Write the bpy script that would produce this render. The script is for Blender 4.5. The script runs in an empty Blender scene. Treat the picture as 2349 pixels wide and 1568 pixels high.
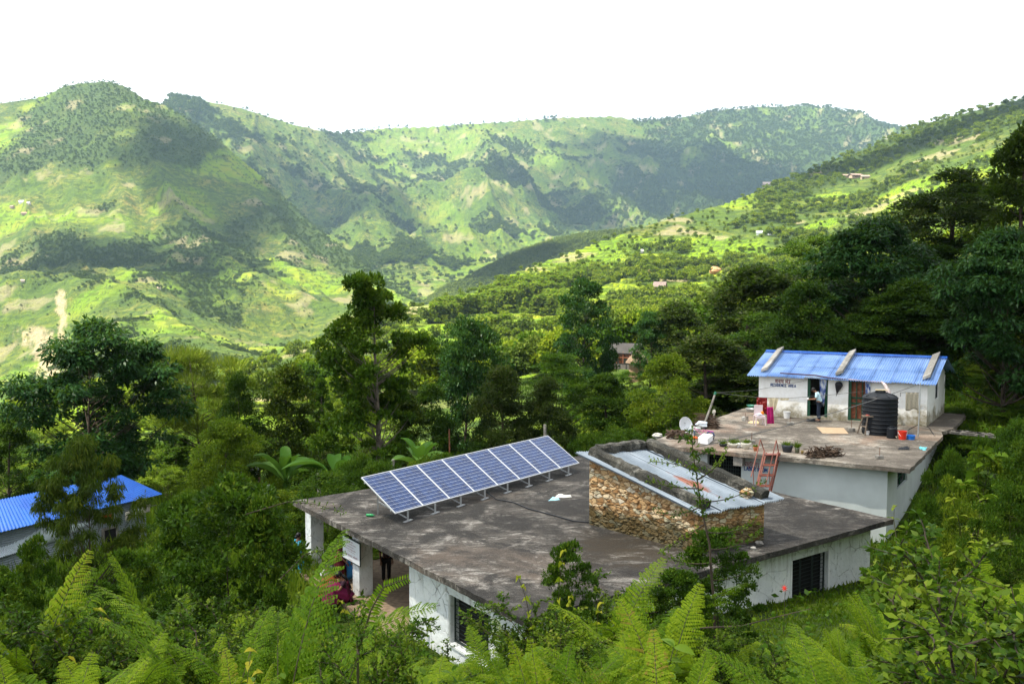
import bpy, bmesh, math, random
import numpy as np
from mathutils import Vector, Matrix, Euler
R = math.radians
sc = bpy.context.scene
COL = sc.collection
# ------------------------------------------------------------------ camera model
CAMZ, FPX, CX, CY, W0 = 8.0, 2160.0, 1174.5, 784.0, 2349.0
PITCH = math.atan(159.0/2160.0)
SP, CP = math.sin(PITCH), math.cos(PITCH)
def ray(px, py):
    u, v = (px-CX)/FPX, (CY-py)/FPX
    dy, dz = CP+v*SP, v*CP-SP
    return u/dy, dz/dy                       # x and z per metre of depth
def on_z(px, py, z):                         # point of the horizontal plane z
    a, e = ray(px, py); d = (z-CAMZ)/e
    return Vector((a*d, d, z))
def at_d(px, py, d):
    a, e = ray(px, py)
    return Vector((a*d, d, CAMZ+e*d))
def zof(py, d): return CAMZ+ray(CX, py)[1]*d
def Z1(x, y): return 1503.3+x*.3200, 751.7+y*.3200
def Z2(x, y): return 610.7+x*.3200, 939.6+y*.3200
def Z3(x, y): return 1221.5+x*.4, 939.6+y*.4
def proj(p):
    x, y, z = p[0], p[1], p[2]-CAMZ
    f = y*CP - z*SP; u = y*SP + z*CP
    return CX+FPX*x/f, CY-FPX*u/f
# ------------------------------------------------------------------ tagging
def tag(o, label=None, cat=None, group=None, kind=None):
    if label: o['label'] = label
    if cat: o['category'] = cat
    if group: o['group'] = group
    if kind: o['kind'] = kind
    return o
def empty(name, loc=(0,0,0), rz=0, label=None, cat=None, group=None, scale=1.0):
    o = bpy.data.objects.new(name, None); COL.objects.link(o)
    o.empty_display_size = .2
    o.location = loc; o.rotation_euler = (0,0,rz); o.scale = (scale,)*3
    return tag(o, label, cat, group)
def copy_tree(o, parent=None):
    c = o.copy(); COL.objects.link(c); c.parent = parent
    for ch in o.children: copy_tree(ch, c)
    return c
# ------------------------------------------------------------------ mesh builder
class MB:
    def __init__(s): s.v = []; s.f = []; s.n = 0; s.mi = []; s.m = 0
    def add(s, v, f):
        v = np.asarray(v, dtype=float).reshape(-1, 3)
        s.v.append(v)
        for q in f: s.f.append(tuple(i+s.n for i in q)); s.mi.append(s.m)
        s.n += len(v); return s
    def box(s, c, size, rz=0, rot=None):
        x, y, z = [k/2 for k in size]
        v = np.array([(a*x, b*y, d*z) for d in (-1,1) for a, b in ((-1,-1),(1,-1),(1,1),(-1,1))])
        m = np.array((rot or Matrix.Rotation(rz, 3, 'Z')))
        return s.add(v@m.T+np.array(c), [(3,2,1,0),(4,5,6,7),(0,1,5,4),(1,2,6,5),(2,3,7,6),(3,0,4,7)])
    def bar(s, a, b, w, h, up=(0,0,1)):          # rectangular bar from a to b
        a, b = Vector(a), Vector(b); d = (b-a); L = d.length; d.normalize()
        upv = Vector(up)
        if abs(d.dot(upv)) > .98: upv = Vector((0,1,0))
        sx = d.cross(upv).normalized(); uz = sx.cross(d).normalized()
        m = Matrix((sx, d, uz)).transposed()
        return s.box((a+b)/2, (w, L, h), rot=m)
    def tube(s, pts, r, n=6, caps=True):
        pts = [Vector(p) for p in pts]; N = len(pts)
        rs = r if hasattr(r, '__len__') else [r]*N
        vs = []; prev = None
        for i, p in enumerate(pts):
            d = (pts[min(i+1, N-1)]-pts[max(i-1, 0)])
            if d.length < 1e-9: d = Vector((0,0,1))
            d.normalize()
            if prev is None:
                a = Vector((0,0,1)) if abs(d.z) < .9 else Vector((1,0,0))
                u = d.cross(a).normalized()
            else:
                u = (prev-d*prev.dot(d))
                u = u.normalized() if u.length > 1e-6 else prev
            prev = u; w = d.cross(u)
            for k in range(n):
                t = 2*math.pi*k/n
                vs.append(p+(u*math.cos(t)+w*math.sin(t))*rs[i])
        fs = [(i*n+k, i*n+(k+1)%n, (i+1)*n+(k+1)%n, (i+1)*n+k) for i in range(N-1) for k in range(n)]
        if caps: fs += [tuple(range(n-1,-1,-1)), tuple((N-1)*n+k for k in range(n))]
        return s.add([tuple(v) for v in vs], fs)
    def lathe(s, prof, c=(0,0,0), n=24, rot=None, closed=True):
        v = [(r*math.cos(2*math.pi*k/n), r*math.sin(2*math.pi*k/n), z) for r, z in prof for k in range(n)]
        v = np.array(v)
        if rot is not None: v = v@np.array(rot).T
        f = [(i*n+k, i*n+(k+1)%n, (i+1)*n+(k+1)%n, (i+1)*n+k) for i in range(len(prof)-1) for k in range(n)]
        if closed: f += [tuple(range(n-1,-1,-1)), tuple((len(prof)-1)*n+k for k in range(n))]
        return s.add(v+np.array(c), f)
    def prism(s, base, h0, h1):                 # xy polygon between heights (h may be a list)
        N = len(base)
        H0 = h0 if hasattr(h0, '__len__') else [h0]*N
        H1 = h1 if hasattr(h1, '__len__') else [h1]*N
        v = [(p[0], p[1], H0[i]) for i, p in enumerate(base)]+[(p[0], p[1], H1[i]) for i, p in enumerate(base)]
        f = [tuple(range(N-1,-1,-1)), tuple(range(N, 2*N))]+[(i, (i+1)%N, (i+1)%N+N, i+N) for i in range(N)]
        return s.add(v, f)
    def quad(s, a, b, c, d): return s.add([tuple(a), tuple(b), tuple(c), tuple(d)], [(0,1,2,3)])
    def blob(s, c, r, seed=0, n=10, m=7, amp=.25, sq=(1,1,1)):
        rg = random.Random(seed); ph = [rg.uniform(0, 6.28) for _ in range(6)]
        v = []
        for i in range(m+1):
            th = math.pi*i/m
            for k in range(n):
                fi = 2*math.pi*k/n
                q = 1+amp*(math.sin(3*fi+ph[0]+2*th)*.4+math.sin(5*th+ph[1]+fi)*.4+math.sin(7*fi+ph[2])*.2)*math.sin(th)
                v.append((c[0]+r*sq[0]*q*math.sin(th)*math.cos(fi), c[1]+r*sq[1]*q*math.sin(th)*math.sin(fi), c[2]+r*sq[2]*q*math.cos(th)))
        f = [(i*n+k, (i+1)*n+k, (i+1)*n+(k+1)%n, i*n+(k+1)%n) for i in range(m) for k in range(n)]
        return s.add(v, f)
    def build(s, name, mat=None, parent=None, smooth=False, bevel=0):
        me = bpy.data.meshes.new(name)
        v = np.concatenate(s.v) if s.v else np.zeros((0,3))
        me.from_pydata(v.tolist() if len(v) < 200000 else v, [], s.f)
        for m in (mat if isinstance(mat, (list, tuple)) else [mat]):
            if m: me.materials.append(m)
        if s.m: me.polygons.foreach_set('material_index', s.mi)
        if smooth: me.polygons.foreach_set('use_smooth', [True]*len(me.polygons))
        me.update()
        o = bpy.data.objects.new(name, me); COL.objects.link(o)
        if parent: o.parent = parent
        if bevel:
            b = o.modifiers.new('bevel', 'BEVEL'); b.width = bevel; b.segments = 2; b.limit_method = 'ANGLE'
        return o
def raw_mesh(name, v, quads=None, tris=None, mats=(), smooth=False, attrs=None):
    """fast numpy mesh: v (n,3), quads (m,4) and/or tris (k,3)"""
    me = bpy.data.meshes.new(name)
    v = np.asarray(v, dtype=np.float32)
    me.vertices.add(len(v)); me.vertices.foreach_set('co', v.ravel())
    idx = []; st = []; tot = []; n = 0
    for a, k in ((quads, 4), (tris, 3)):
        if a is None or len(a) == 0: continue
        a = np.asarray(a, dtype=np.int32); idx.append(a.ravel())
        st.append(n+np.arange(len(a))*k); n += a.size
    idx = np.concatenate(idx); st = np.concatenate(st)
    me.loops.add(len(idx)); me.loops.foreach_set('vertex_index', idx)
    me.polygons.add(len(st)); me.polygons.foreach_set('loop_start', st.astype(np.int32))
    if smooth: me.polygons.foreach_set('use_smooth', np.ones(len(st), dtype=bool))
    for m in mats: me.materials.append(m)
    if attrs:
        for k, a in attrs.items():
            at = me.attributes.new(k, 'FLOAT', 'POINT'); at.data.foreach_set('value', np.asarray(a, dtype=np.float32))
    me.update(calc_edges=True); me.validate()
    return me
def mobj(name, me, parent=None, loc=None):
    o = bpy.data.objects.new(name, me); COL.objects.link(o)
    if parent: o.parent = parent
    if loc is not None: o.location = loc
    return o
# ------------------------------------------------------------------ numpy noise
def _hash(ix, iy, seed):
    h = (ix.astype(np.int64)*374761393+iy.astype(np.int64)*668265263+seed*982451653) & 0xffffffff
    h = ((h ^ (h >> 13))*1274126177) & 0xffffffff
    h = h ^ (h >> 16)
    return (h & 0xffff)/65535.0
def vnoise(x, y, seed=0):
    x0, y0 = np.floor(x), np.floor(y); fx, fy = x-x0, y-y0
    fx = fx*fx*fx*(fx*(fx*6-15)+10); fy = fy*fy*fy*(fy*(fy*6-15)+10)
    a, b = _hash(x0, y0, seed), _hash(x0+1, y0, seed)
    c, d = _hash(x0, y0+1, seed), _hash(x0+1, y0+1, seed)
    return (a+(b-a)*fx)*(1-fy)+(c+(d-c)*fx)*fy          # 0..1
def fbm(x, y, seed=0, oct=5, gain=.5):
    s = 0; a = 1; t = 0
    for o in range(oct):
        s = s+a*(vnoise(x, y, seed+o)-.5)*2; t += a; a *= gain; x = x*2.03+11.3; y = y*2.03-7.1
    return s/t
def ridged(x, y, seed=0, oct=5):
    s = 0; a = 1; t = 0
    for o in range(oct):
        n = 1-np.abs(vnoise(x, y, seed+o)*2-1); s = s+a*n*n; t += a; a *= .5; x = x*2.03+5.2; y = y*2.03+1.7
    return s/t
def sstep(a, b, x):
    t = np.clip((x-a)/(b-a), 0, 1); return t*t*(3-2*t)
# ------------------------------------------------------------------ materials
class NT:
    def __init__(s, name):
        s.m = bpy.data.materials.new(name); s.m.use_nodes = True
        s.t = s.m.node_tree; s.t.nodes.clear()
        s.out = s.n('ShaderNodeOutputMaterial')
    def n(s, typ, **kw):
        nd = s.t.nodes.new(typ)
        for k, v in kw.items():
            if k[0] == '_': setattr(nd, k[1:], v)
        for k, v in kw.items():
            if k[0] != '_':
                key = int(k[1:]) if k[0] == 'i' and k[1:].isdigit() else k.replace('__', ' ')
                if hasattr(v, 'links') or isinstance(v, bpy.types.NodeSocket): s.t.links.new(v, nd.inputs[key])
                else: nd.inputs[key].default_value = v
        return nd
    def link(s, a, b): s.t.links.new(a, b)
    def ramp(s, fac, stops, interp='LINEAR'):
        nd = s.n('ShaderNodeValToRGB'); cr = nd.color_ramp; cr.interpolation = interp
        while len(cr.elements) < len(stops): cr.elements.new(.5)
        for e, (p, c) in zip(cr.elements, stops):
            e.position = p; e.color = (*c, 1) if hasattr(c, '__len__') else (c, c, c, 1)
        s.link(fac, nd.inputs[0]); return nd.outputs[0]
    def mix(s, fac, a, b, blend='MIX'):
        nd = s.n('ShaderNodeMix', _data_type='RGBA', _blend_type=blend)
        for v, i in ((fac, 0), (a, 6), (b, 7)):
            if isinstance(v, bpy.types.NodeSocket): s.link(v, nd.inputs[i])
            else: nd.inputs[i].default_value = (v if i == 0 else ((*v, 1) if len(v) == 3 else v))
        return nd.outputs[2]
    def math(s, op, a, b=0.0, c=None):
        nd = s.n('ShaderNodeMath', _operation=op)
        for i, v in enumerate((a, b) if c is None else (a, b, c)):
            if isinstance(v, bpy.types.NodeSocket): s.link(v, nd.inputs[i])
            else: nd.inputs[i].default_value = v
        return nd.outputs[0]
    def noise(s, vec, scale, detail=4, rough=.55, dist=0):
        nd = s.n('ShaderNodeTexNoise', Scale=scale, Detail=detail, Roughness=rough, Distortion=dist)
        if vec is not None: s.link(vec, nd.inputs['Vector'])
        return nd.outputs[0]
    def coord(s, kind='Object'): return s.n('ShaderNodeTexCoord').outputs[kind]
    def pos(s): return s.n('ShaderNodeNewGeometry').outputs['Position']
    def mapv(s, vec, scale=(1,1,1), rot=(0,0,0)):
        nd = s.n('ShaderNodeMapping'); s.link(vec, nd.inputs[0])
        nd.inputs['Scale'].default_value = scale; nd.inputs['Rotation'].default_value = rot
        return nd.outputs[0]
    def bump(s, h, strength=.5, dist=.05):
        nd = s.n('ShaderNodeBump', Strength=strength, Distance=dist); s.link(h, nd.inputs['Height']); return nd.outputs[0]
    def bsdf(s, color, rough=.8, normal=None, metal=0, spec=.3, **kw):
        nd = s.n('ShaderNodeBsdfPrincipled')
        for k, v in (('Base Color', color), ('Roughness', rough), ('Metallic', metal), ('Specular IOR Level', spec)):
            if isinstance(v, bpy.types.NodeSocket): s.link(v, nd.inputs[k])
            else: nd.inputs[k].default_value = (*v, 1) if hasattr(v, '__len__') and len(v) == 3 else v
        if normal is not None: s.link(normal, nd.inputs['Normal'])
        for k, v in kw.items(): nd.inputs[k.replace('__', ' ')].default_value = v
        s.link(nd.outputs[0], s.out.inputs[0]); return nd
def simple(name, c, rough=.6, metal=0, var=.12, scale=6, spec=.3, bump=0):
    t = NT(name); co = t.coord()
    n = t.noise(co, scale, 5)
    d = tuple(k*(1-var*2) for k in c); l = tuple(min(1, k*(1+var)) for k in c)
    col = t.ramp(n, [(.3, d), (.7, l)])
    t.bsdf(col, rough, t.bump(t.noise(co, scale*6, 3), .4, bump) if bump else None, metal, spec)
    return t.m
MT = {}
# ================================================================== TERRAIN
def tab(rows):            # rows: px, crest_y, crest_d, foot_y, foot_d
    r = np.array(rows, dtype=float)
    a = np.array([ray(p, y)[0] for p, y in zip(r[:,0], r[:,1])])
    e = np.array([ray(CX, y)[1] for y in r[:,1]])
    ef = np.array([ray(CX, y)[1] for y in r[:,3]])
    return dict(a=a, ec=e, dc=r[:,2], ef=ef, df=r[:,4])
LA = tab([(-900,420,2300,1250,420),(-400,290,2300,1080,450),(-150,250,2300,990,480),(0,237,2250,950,500),(60,228,2250,930,520),(110,215,2250,915,540),
    (150,193,2250,900,550),(200,188,2250,890,560),(250,186,2230,880,570),(290,198,2200,870,585),(330,225,2170,860,600),(375,238,2150,850,620),(420,265,2120,845,650),(500,318,2060,840,700),
    (560,368,2000,832,740),(620,420,1930,820,790),(700,500,1840,800,880),(760,550,1760,775,960),(850,615,1640,730,1080),(920,660,1560,705,1200),(1000,705,1500,740,1280),(1100,800,1450,860,1300),(1400,1100,1400,1300,1300),(3200,1100,1400,1300,1300)])
LB = tab([(-900,600,3200,700,2600),(200,420,3200,560,2500),(300,290,3200,480,2450),(375,237,3200,420,2400),(390,218,3200,430,2400),(450,225,3250,470,2350),(530,245,3300,500,2300),(600,262,3400,530,2250),
    (690,290,3600,570,2150),(760,307,3900,600,2050),(800,303,4000,620,2000),(870,293,4100,650,1900),(980,290,4200,680,1800),(1100,283,4300,660,1850),(1200,275,4400,630,2000),(1300,268,4500,610,2150),
    (1400,265,4600,590,2300),(1470,275,4650,570,2400),(1560,268,4700,550,2500),(1620,255,4750,540,2600),(1750,242,4800,510,2700),(1830,243,4800,480,2800),(1900,248,4750,450,2900),(1960,255,4700,420,3000),
    (1990,270,4650,410,3000),(2040,285,4600,400,3000),(2080,292,4600,395,3000),(2150,320,4600,400,3000),(2350,400,4600,480,3000),(3200,500,4600,600,3000)])
LE = tab([(-900,1200,1500,1300,1400),(900,760,1500,800,1300),(1000,678,1600,700,1400),(1050,655,1650,690,1450),(1110,622,1700,680,1450),(1174,588,1720,660,1450),(1250,562,1740,640,1450),(1320,545,1750,620,1450),
    (1434,532,1750,600,1450),(1500,528,1750,590,1450),(1600,530,1750,580,1450),(1900,600,1750,640,1450),(3200,700,1700,750,1400)])
LD = tab([(-900,980,260,1060,100),(-200,965,280,1020,100),(0,950,300,1000,100),(350,895,340,960,100),(500,850,380,945,100),(650,805,420,935,100),(750,765,450,925,100),(850,735,480,915,100),(950,700,520,905,100),
    (1000,688,550,900,100),(1100,660,620,890,100),(1200,615,700,880,100),(1300,580,780,865,100),(1350,562,820,858,100),(1434,533,880,845,100),(1500,512,930,838,100),(1650,470,1020,810,100),(1760,430,1100,780,100),
    (1850,400,1250,755,100),(1900,375,1320,745,100),(2000,335,1400,720,100),(2080,295,1400,700,100),(2200,262,1350,670,100),(2349,225,1280,630,100),(2600,150,1200,560,100),(3200,20,1100,450,100)])
CLOUDF = None
def layer(L, a, d, amp, wl, seed, p=1.0, back=.5, rot=0., st=.75):
    ec = np.interp(a, L['a'], L['ec']); dc = np.interp(a, L['a'], L['dc'])
    ef = np.interp(a, L['a'], L['ef']); df = np.interp(a, L['a'], L['df'])
    t = np.clip((d-df)/(dc-df), 0, 1); e = ef+(ec-ef)*t**p
    z = CAMZ+d*e
    zc = CAMZ+dc*ec; zf = CAMZ+df*ef
    z = np.where(d > dc, zc-(d-dc)*back, z); z = np.where(d < df, zf-(df-d)*.35, z)
    x = a*d
    cr, sr = math.cos(rot), math.sin(rot); n = ridged((x*cr+d*sr)/wl, (d*cr-x*sr)/wl*st, seed, 5)-.55
    n2 = fbm(x/wl*3.1, d/wl*3.1, seed+40, 5)
    w = np.sin(np.pi*np.clip(t, 0, 1))**.8
    crest = np.exp(-((t-1)/.06)**2)
    return z+amp*n*w+amp*.12*n2*(w+.12*crest), t
def far_ground(x, d):
    d = np.maximum(d, 60.0); a = x/d
    zA, tA = layer(LA, a, d, 125, 330, 11, 1.05, rot=.55, st=.38)
    zB, tB = layer(LB, a, d, 330, 560, 23, .9, rot=.25, st=.42)
    zE, tE = layer(LE, a, d, 25, 220, 37)
    zD, tD = layer(LD, a, d, 16, 170, 51, .95, .35)
    st = np.stack([zA, zB, zE, zD]); k = np.argmax(st, axis=0)
    z = np.max(st, axis=0)
    # terraced fields: cultivated patches with flat steps
    fm = field_mask(x, d, k)
    h = np.where(k == 3, np.where(d < 260, 1.6, 3.0), 7.0)
    q = z/h+fbm(x/60, d/60, 77, 3)*1.2; fr = q-np.floor(q)
    zt = z+h*(sstep(.72, 1, fr)-fr)*.9
    z = z+(zt-z)*fm*np.where(k == 3, 1, .8)
    return z, k, fm, fr, np.stack([tA, tB, tE, tD])
def field_mask(x, d, k):
    f = fbm(x/np.where(k==1, 420, 150), d/np.where(k==1, 420, 150), 91, 3)
    fD = sstep(-.06, .06, f+.06-.25*sstep(600, 1200, d))
    fA = sstep(.05, .2, f)*.8
    return np.where(k == 3, fD, np.where(k == 0, fA, np.where(k == 1, fA*.5, 0)))
# near ground: thin-plate surface through surveyed heights
_cp = [(-40,-20,9),(0,-20,10),(40,-20,15),(0,-6,7.0),(0,0,6.25),(-3,2,6.0),(3,2,5.9),(0,5,5.2),(-3,6,4.7),(3,6,4.95),(6,6,5.2),(-8,6,4.4),(0,9,3.75),(-5,10,2.7),(4,10,3.5),(8,10,3.9),(-10,12,1.8),
 (0,13,1.7),(4,14,1.6),(8,14,2.5),(-6,15,.0),(-13,17,-1.2),(-2,17,-1.2),(2,18,-1.0),(0,21,-2.5),(-2.5,24,-2.6),(-6,28,-2.6),(-8.5,33,-2.65),(-11,28,-2.8),(-9,40,-2.9),(0,44,-3),(5,45,-3),(9,36,-2.4),(2,32,-2.8),(6,26,-1.6),
 (9,24.5,-1.1),(12,27,-1.3),(14,30,-1.3),(15.5,32,-1.2),(12,20,1.1),(15,25,1.1),(16.5,28,1.0),(19,31,1.0),(18,22,3.2),(14,14,3.6),(22,30,2.6),(24,38,1.0),(20,36,-.4),(22,42,.4),(26,46,1.2),(24,52,1.2),(18,50,-.4),(12,50,-2.5),
 (30,32,6),(30,45,4.2),(35,55,6),(26,62,2.5),(40,75,9),(18,75,-2),(10,65,-4),(50,40,14),(60,80,20),(-16,24,-3.2),(-20,35,-4.8),(-16,45,-5.2),(-24,48,-6.4),(-10,55,-5.5),(-20,65,-7),(0,65,-6),(-40,50,-7),(-40,80,-9.5),(-70,50,-8),(-30,20,-3),(-60,10,0),(80,20,22)]
for _px in (-700,-300,0,350,700,950,1200,1400,1600,1800,2000,2349,2700,3000):
    _a = ray(_px, 800)[0]; _z = far_ground(np.array([_a*140]), np.array([140.0]))[0][0]
    _cp.append((_a*140, 140.0, float(_z)))
_cp = np.array(_cp, dtype=float)
def _U(r2): return np.where(r2 > 1e-9, .5*r2*np.log(r2+1e-12), 0)
_n = len(_cp); _K = _U(((_cp[:,None,:2]-_cp[None,:,:2])**2).sum(-1))+np.eye(_n)*6.0
_P = np.c_[np.ones(_n), _cp[:,:2]]
_A = np.block([[_K, _P],[_P.T, np.zeros((3,3))]])
_w = np.linalg.solve(_A, np.r_[_cp[:,2], 0, 0, 0])
def near_ground(x, y):
    x = np.asarray(x, float); y = np.asarray(y, float); sh = x.shape
    X, Y = x.ravel(), y.ravel(); out = np.zeros(X.size)
    for i in range(0, X.size, 20000):
        xx, yy = X[i:i+20000], Y[i:i+20000]
        r2 = (xx[:,None]-_cp[None,:,0])**2+(yy[:,None]-_cp[None,:,1])**2
        out[i:i+20000] = _U(r2)@_w[:_n]+_w[_n]+_w[_n+1]*xx+_w[_n+2]*yy
    return out.reshape(sh)
def ground_arr(x, y):
    x = np.asarray(x, float); y = np.asarray(y, float)
    b = sstep(100, 138, y)
    zn = np.where(y < 140, near_ground(x, np.minimum(y, 140)), 0)
    zn = zn+fbm(x/3.1, y/3.1, 5, 4)*.12+fbm(x/11., y/11., 6, 3)*.3*sstep(40, 60, y)
    zf = far_ground(x, y)[0]
    return zn*(1-b)+zf*b
def G(x, y): return float(ground_arr(np.array([x]), np.array([y]))[0])
def build_terrain():
    # near sheet
    ys = np.concatenate([np.arange(-14, 60, .5), np.arange(60, 110.01, 1.0)]); xs = np.concatenate([np.arange(-100,-40,1.5), np.arange(-40, 45, .5), np.arange(45, 111, 1.5)])
    X, Y = np.meshgrid(xs, ys); Z = ground_arr(X, Y)
    nx, ny = len(xs), len(ys)
    i = np.arange(ny-1)[:,None]*nx+np.arange(nx-1)[None,:]
    q = np.stack([i, i+1, i+1+nx, i+nx], -1).reshape(-1, 4)
    me = raw_mesh('ground', np.stack([X, Y, Z], -1).reshape(-1, 3), quads=q, mats=[MT['ground']], smooth=True)
    tag(mobj('ground', me), kind='structure')
    # hills
    nd, nc = 900, 1100
    d = 110*np.exp(np.linspace(0, math.log(7000/110), nd)); a = np.linspace(-.86, .86, nc)
    A, D = np.meshgrid(a, d); X = A*D
    zf, k, fm, fr, T = far_ground(X, D)
    b = sstep(100, 138, D)
    Z = np.where(b < 1, ground_arr(X, D), zf)
    # land cover
    fo = forest_mask(X, D, k, T)
    so = sstep(.34, .52, fbm(X/55, D/55, 131, 4))*np.where(k==3, 1, .8)
    # pale landslide scar low on the left mountain
    def scar(px0, py0, px1, py1, w):
        p = CX+A*FPX; yy = CY-FPX*np.tan(np.arctan((Z-CAMZ)/D)+PITCH)
        s = np.clip((yy-py0)/(py1-py0), 0, 1); xc = px0+(px1-px0)*s+fbm(yy/22, yy*0, 9, 3)*10
        return (1-sstep(w*.35, w, np.abs(p-xc)+fbm(p/9, yy/9, 8, 3)*w*.8))*sstep(py0-5, py0+5, yy)*(1-sstep(py1-10, py1+15, yy))*(k==0)
    so = np.maximum(so*.6, np.maximum(scar(142,665,140,800,13), scar(80,750,120,870,42)))
    q0 = np.arange(nd-1)[:,None]*nc+np.arange(nc-1)[None,:]
    q = np.stack([q0, q0+1, q0+1+nc, q0+nc], -1).reshape(-1, 4)
    me = raw_mesh('hills', np.stack([X, D, Z], -1).reshape(-1, 3), quads=q, mats=[MT['hills']], smooth=True,
        attrs=dict(forest=fo.ravel(), field=fm.ravel(), soil=so.ravel(), kk=k.ravel(), fr=fr.ravel()))
    tag(mobj('hills', me), kind='structure')
def forest_mask(X, D, k, T):
    n = fbm(X/240, D/240, 201, 4); n2 = fbm(X/60, D/60, 207, 3)
    A, = (X/D,)
    fD = sstep(-.02, .18, n*.45+n2*.6-.0)*1.0
    fD = np.maximum(fD*(1-sstep(.80,.86,T[3])), sstep(.80,.87,T[3]+n*.03)*sstep(.22,.3,A))      # wooded upper ridge
    fA = sstep(.0, .3, n*.8+n2*.5-.02+.35*sstep(.80,1,T[0])+.55*sstep(-.33,-.15,A-.0)*sstep(.75,1.,T[0]))
    fB = sstep(-.1, .4, n+n2*.6+.7*sstep(.05,.25,A)-.12)
    return np.where(k == 3, fD, np.where(k == 2, 1.0, np.where(k == 1, fB, fA)))
# ------------------------------------------------------------------ ground materials
def terrain_mats():
    t = NT('hill_land_cover'); P = t.pos()
    fo = t.n('ShaderNodeAttribute', _attribute_name='forest').outputs['Fac']
    fi = t.n('ShaderNodeAttribute', _attribute_name='field').outputs['Fac']
    so = t.n('ShaderNodeAttribute', _attribute_name='soil').outputs['Fac']
    kk = t.n('ShaderNodeAttribute', _attribute_name='kk').outputs['Fac']
    fr = t.n('ShaderNodeAttribute', _attribute_name='fr').outputs['Fac']
    n1 = t.noise(P, .012, 8, .65); n2 = t.noise(P, .10, 5, .7); n3 = t.noise(P, .8, 4, .6)
    grass = t.ramp(n1, [(.30,(.050,.095,.006)),(.45,(.098,.158,.008)),(.55,(.145,.175,.016)),(.68,(.22,.19,.05))])
    grass = t.mix(t.ramp(n2, [(.42,0),(.60,1)]), grass, (.055,.095,.012))
    bush = t.ramp(t.noise(P, .055, 6, .75), [(.50,0),(.56,1)])
    grass = t.mix(t.math('MULTIPLY', bush, .6), grass, (.030,.062,.012))
    fieldc = t.ramp(t.noise(P, .02, 3), [(.35,(.125,.23,.006)),(.5,(.18,.285,.007)),(.65,(.25,.285,.015))])
    rim = t.ramp(fr, [(.0,0),(.55,0),(.72,.8),(.95,.8),(1,.1)])
    fieldc = t.mix(rim, fieldc, (.075,.125,.012))
    c = t.mix(fi, grass, fieldc)
    fcol = t.ramp(n3, [(.3,(.018,.040,.007)),(.7,(.055,.090,.012))])
    c = t.mix(t.math('MULTIPLY', fo, .85), c, fcol)
    soilc = t.ramp(n2, [(.3,(.34,.25,.14)),(.7,(.50,.41,.26))])
    c = t.mix(t.math('MULTIPLY', so, t.ramp(n3, [(.3,.35),(.6,1)])), c, soilc)
    h = t.math('ADD', t.math('MULTIPLY', n2, 6.0), n3)
    t.bsdf(c, .9, t.bump(h, .9, 2.2), spec=.15)
    MT['hills'] = t.m
    t = NT('ground_soil_grass'); P = t.pos()
    n = t.noise(P, .9, 6, .65); m = t.noise(P, 9, 4, .7)
    c = t.ramp(n, [(.3,(.012,.026,.005)),(.5,(.030,.060,.008)),(.62,(.060,.095,.010)),(.75,(.10,.085,.045))])
    c = t.mix(t.ramp(m, [(.35,.5),(.6,0)]), c, (.014,.02,.008))
    big = t.noise(P, .16, 5, .7); c = t.mix(t.ramp(big, [(.45,0),(.6,.6)]), c, (.13,.19,.012)); t.bsdf(c, .95, t.bump(t.math('ADD', m, t.math('MULTIPLY', n, 6.)), .9, .12), spec=.1)
    MT['ground'] = t.m
# ================================================================== BUILDINGS
def V2(p): return Vector((p[0], p[1], 0))
def solve(fn, target, lo=0.0, hi=1.0):        # parameter along a line whose picture x is target
    for _ in range(50):
        m = (lo+hi)/2
        if (fn(m)[0]-target)*(fn(hi)[0]-target) > 0: hi = m
        else: lo = m
    return (lo+hi)/2
class Frame:                                   # bilinear ground plan
    def __init__(s, L, N, R_, F): s.c = [V2(L), V2(N), V2(R_), V2(F)]
    def __call__(s, a, b, z=0.0):
        L, N, R_, F = s.c
        p = L*((1-a)*(1-b))+N*(a*(1-b))+R_*(a*b)+F*((1-a)*b)
        return Vector((p.x, p.y, z))
def wall_seg(mb, a, b, z0, z1, th, ops=(), out=None):
    """wall from a to b (outer face on the line, thickness to the left of a->b); ops = (u0,u1,za,zb) in metres along"""
    a, b = V2(a), V2(b); d = b-a; L = d.length; d.normalize(); n = Vector((-d.y, d.x, 0))
    def piece(u0, u1, za, zb):
        if u1-u0 < .005 or zb-za < .005: return
        p = [a+d*u0, a+d*u1, a+d*u1+n*th, a+d*u0+n*th]
        mb.prism(p, za, zb)
    u = 0
    for (u0, u1, za, zb) in sorted(ops):
        piece(u, u0, z0, z1); piece(u0, u1, z0, za); piece(u0, u1, zb, z1); u = u1
    piece(u, L, z0, z1); return a, d, n, L
def corr(mb, a, b, c, d, waves, amp, rows=2, sag=0.0, seed=0, th=.004):
    """corrugated sheet a-b (across waves) to d-c (down the slope)"""
    a, b, c, d = [Vector(k) for k in (a, b, c, d)]
    nrm = (b-a).cross(d-a).normalized()
    if nrm.z < 0: nrm = -nrm
    nx = waves*6+1
    for side in (0, 1):
        v = []
        for j in range(rows+1):
            t = j/rows
            for i in range(nx):
                s = i/(nx-1); p = (a*(1-s)+b*s)*(1-t)+(d*(1-s)+c*s)*t
                h = amp*math.cos(2*math.pi*s*waves)+sag*math.sin(s*9+seed+t*3)*.5
                v.append(tuple(p+nrm*(h-side*th)))
        f = []
        for j in range(rows):
            for i in range(nx-1):
                k = j*nx+i; q = (k, k+1, k+nx+1, k+nx); f.append(q if side == 0 else q[::-1])
        mb.add(v, f)
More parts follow.
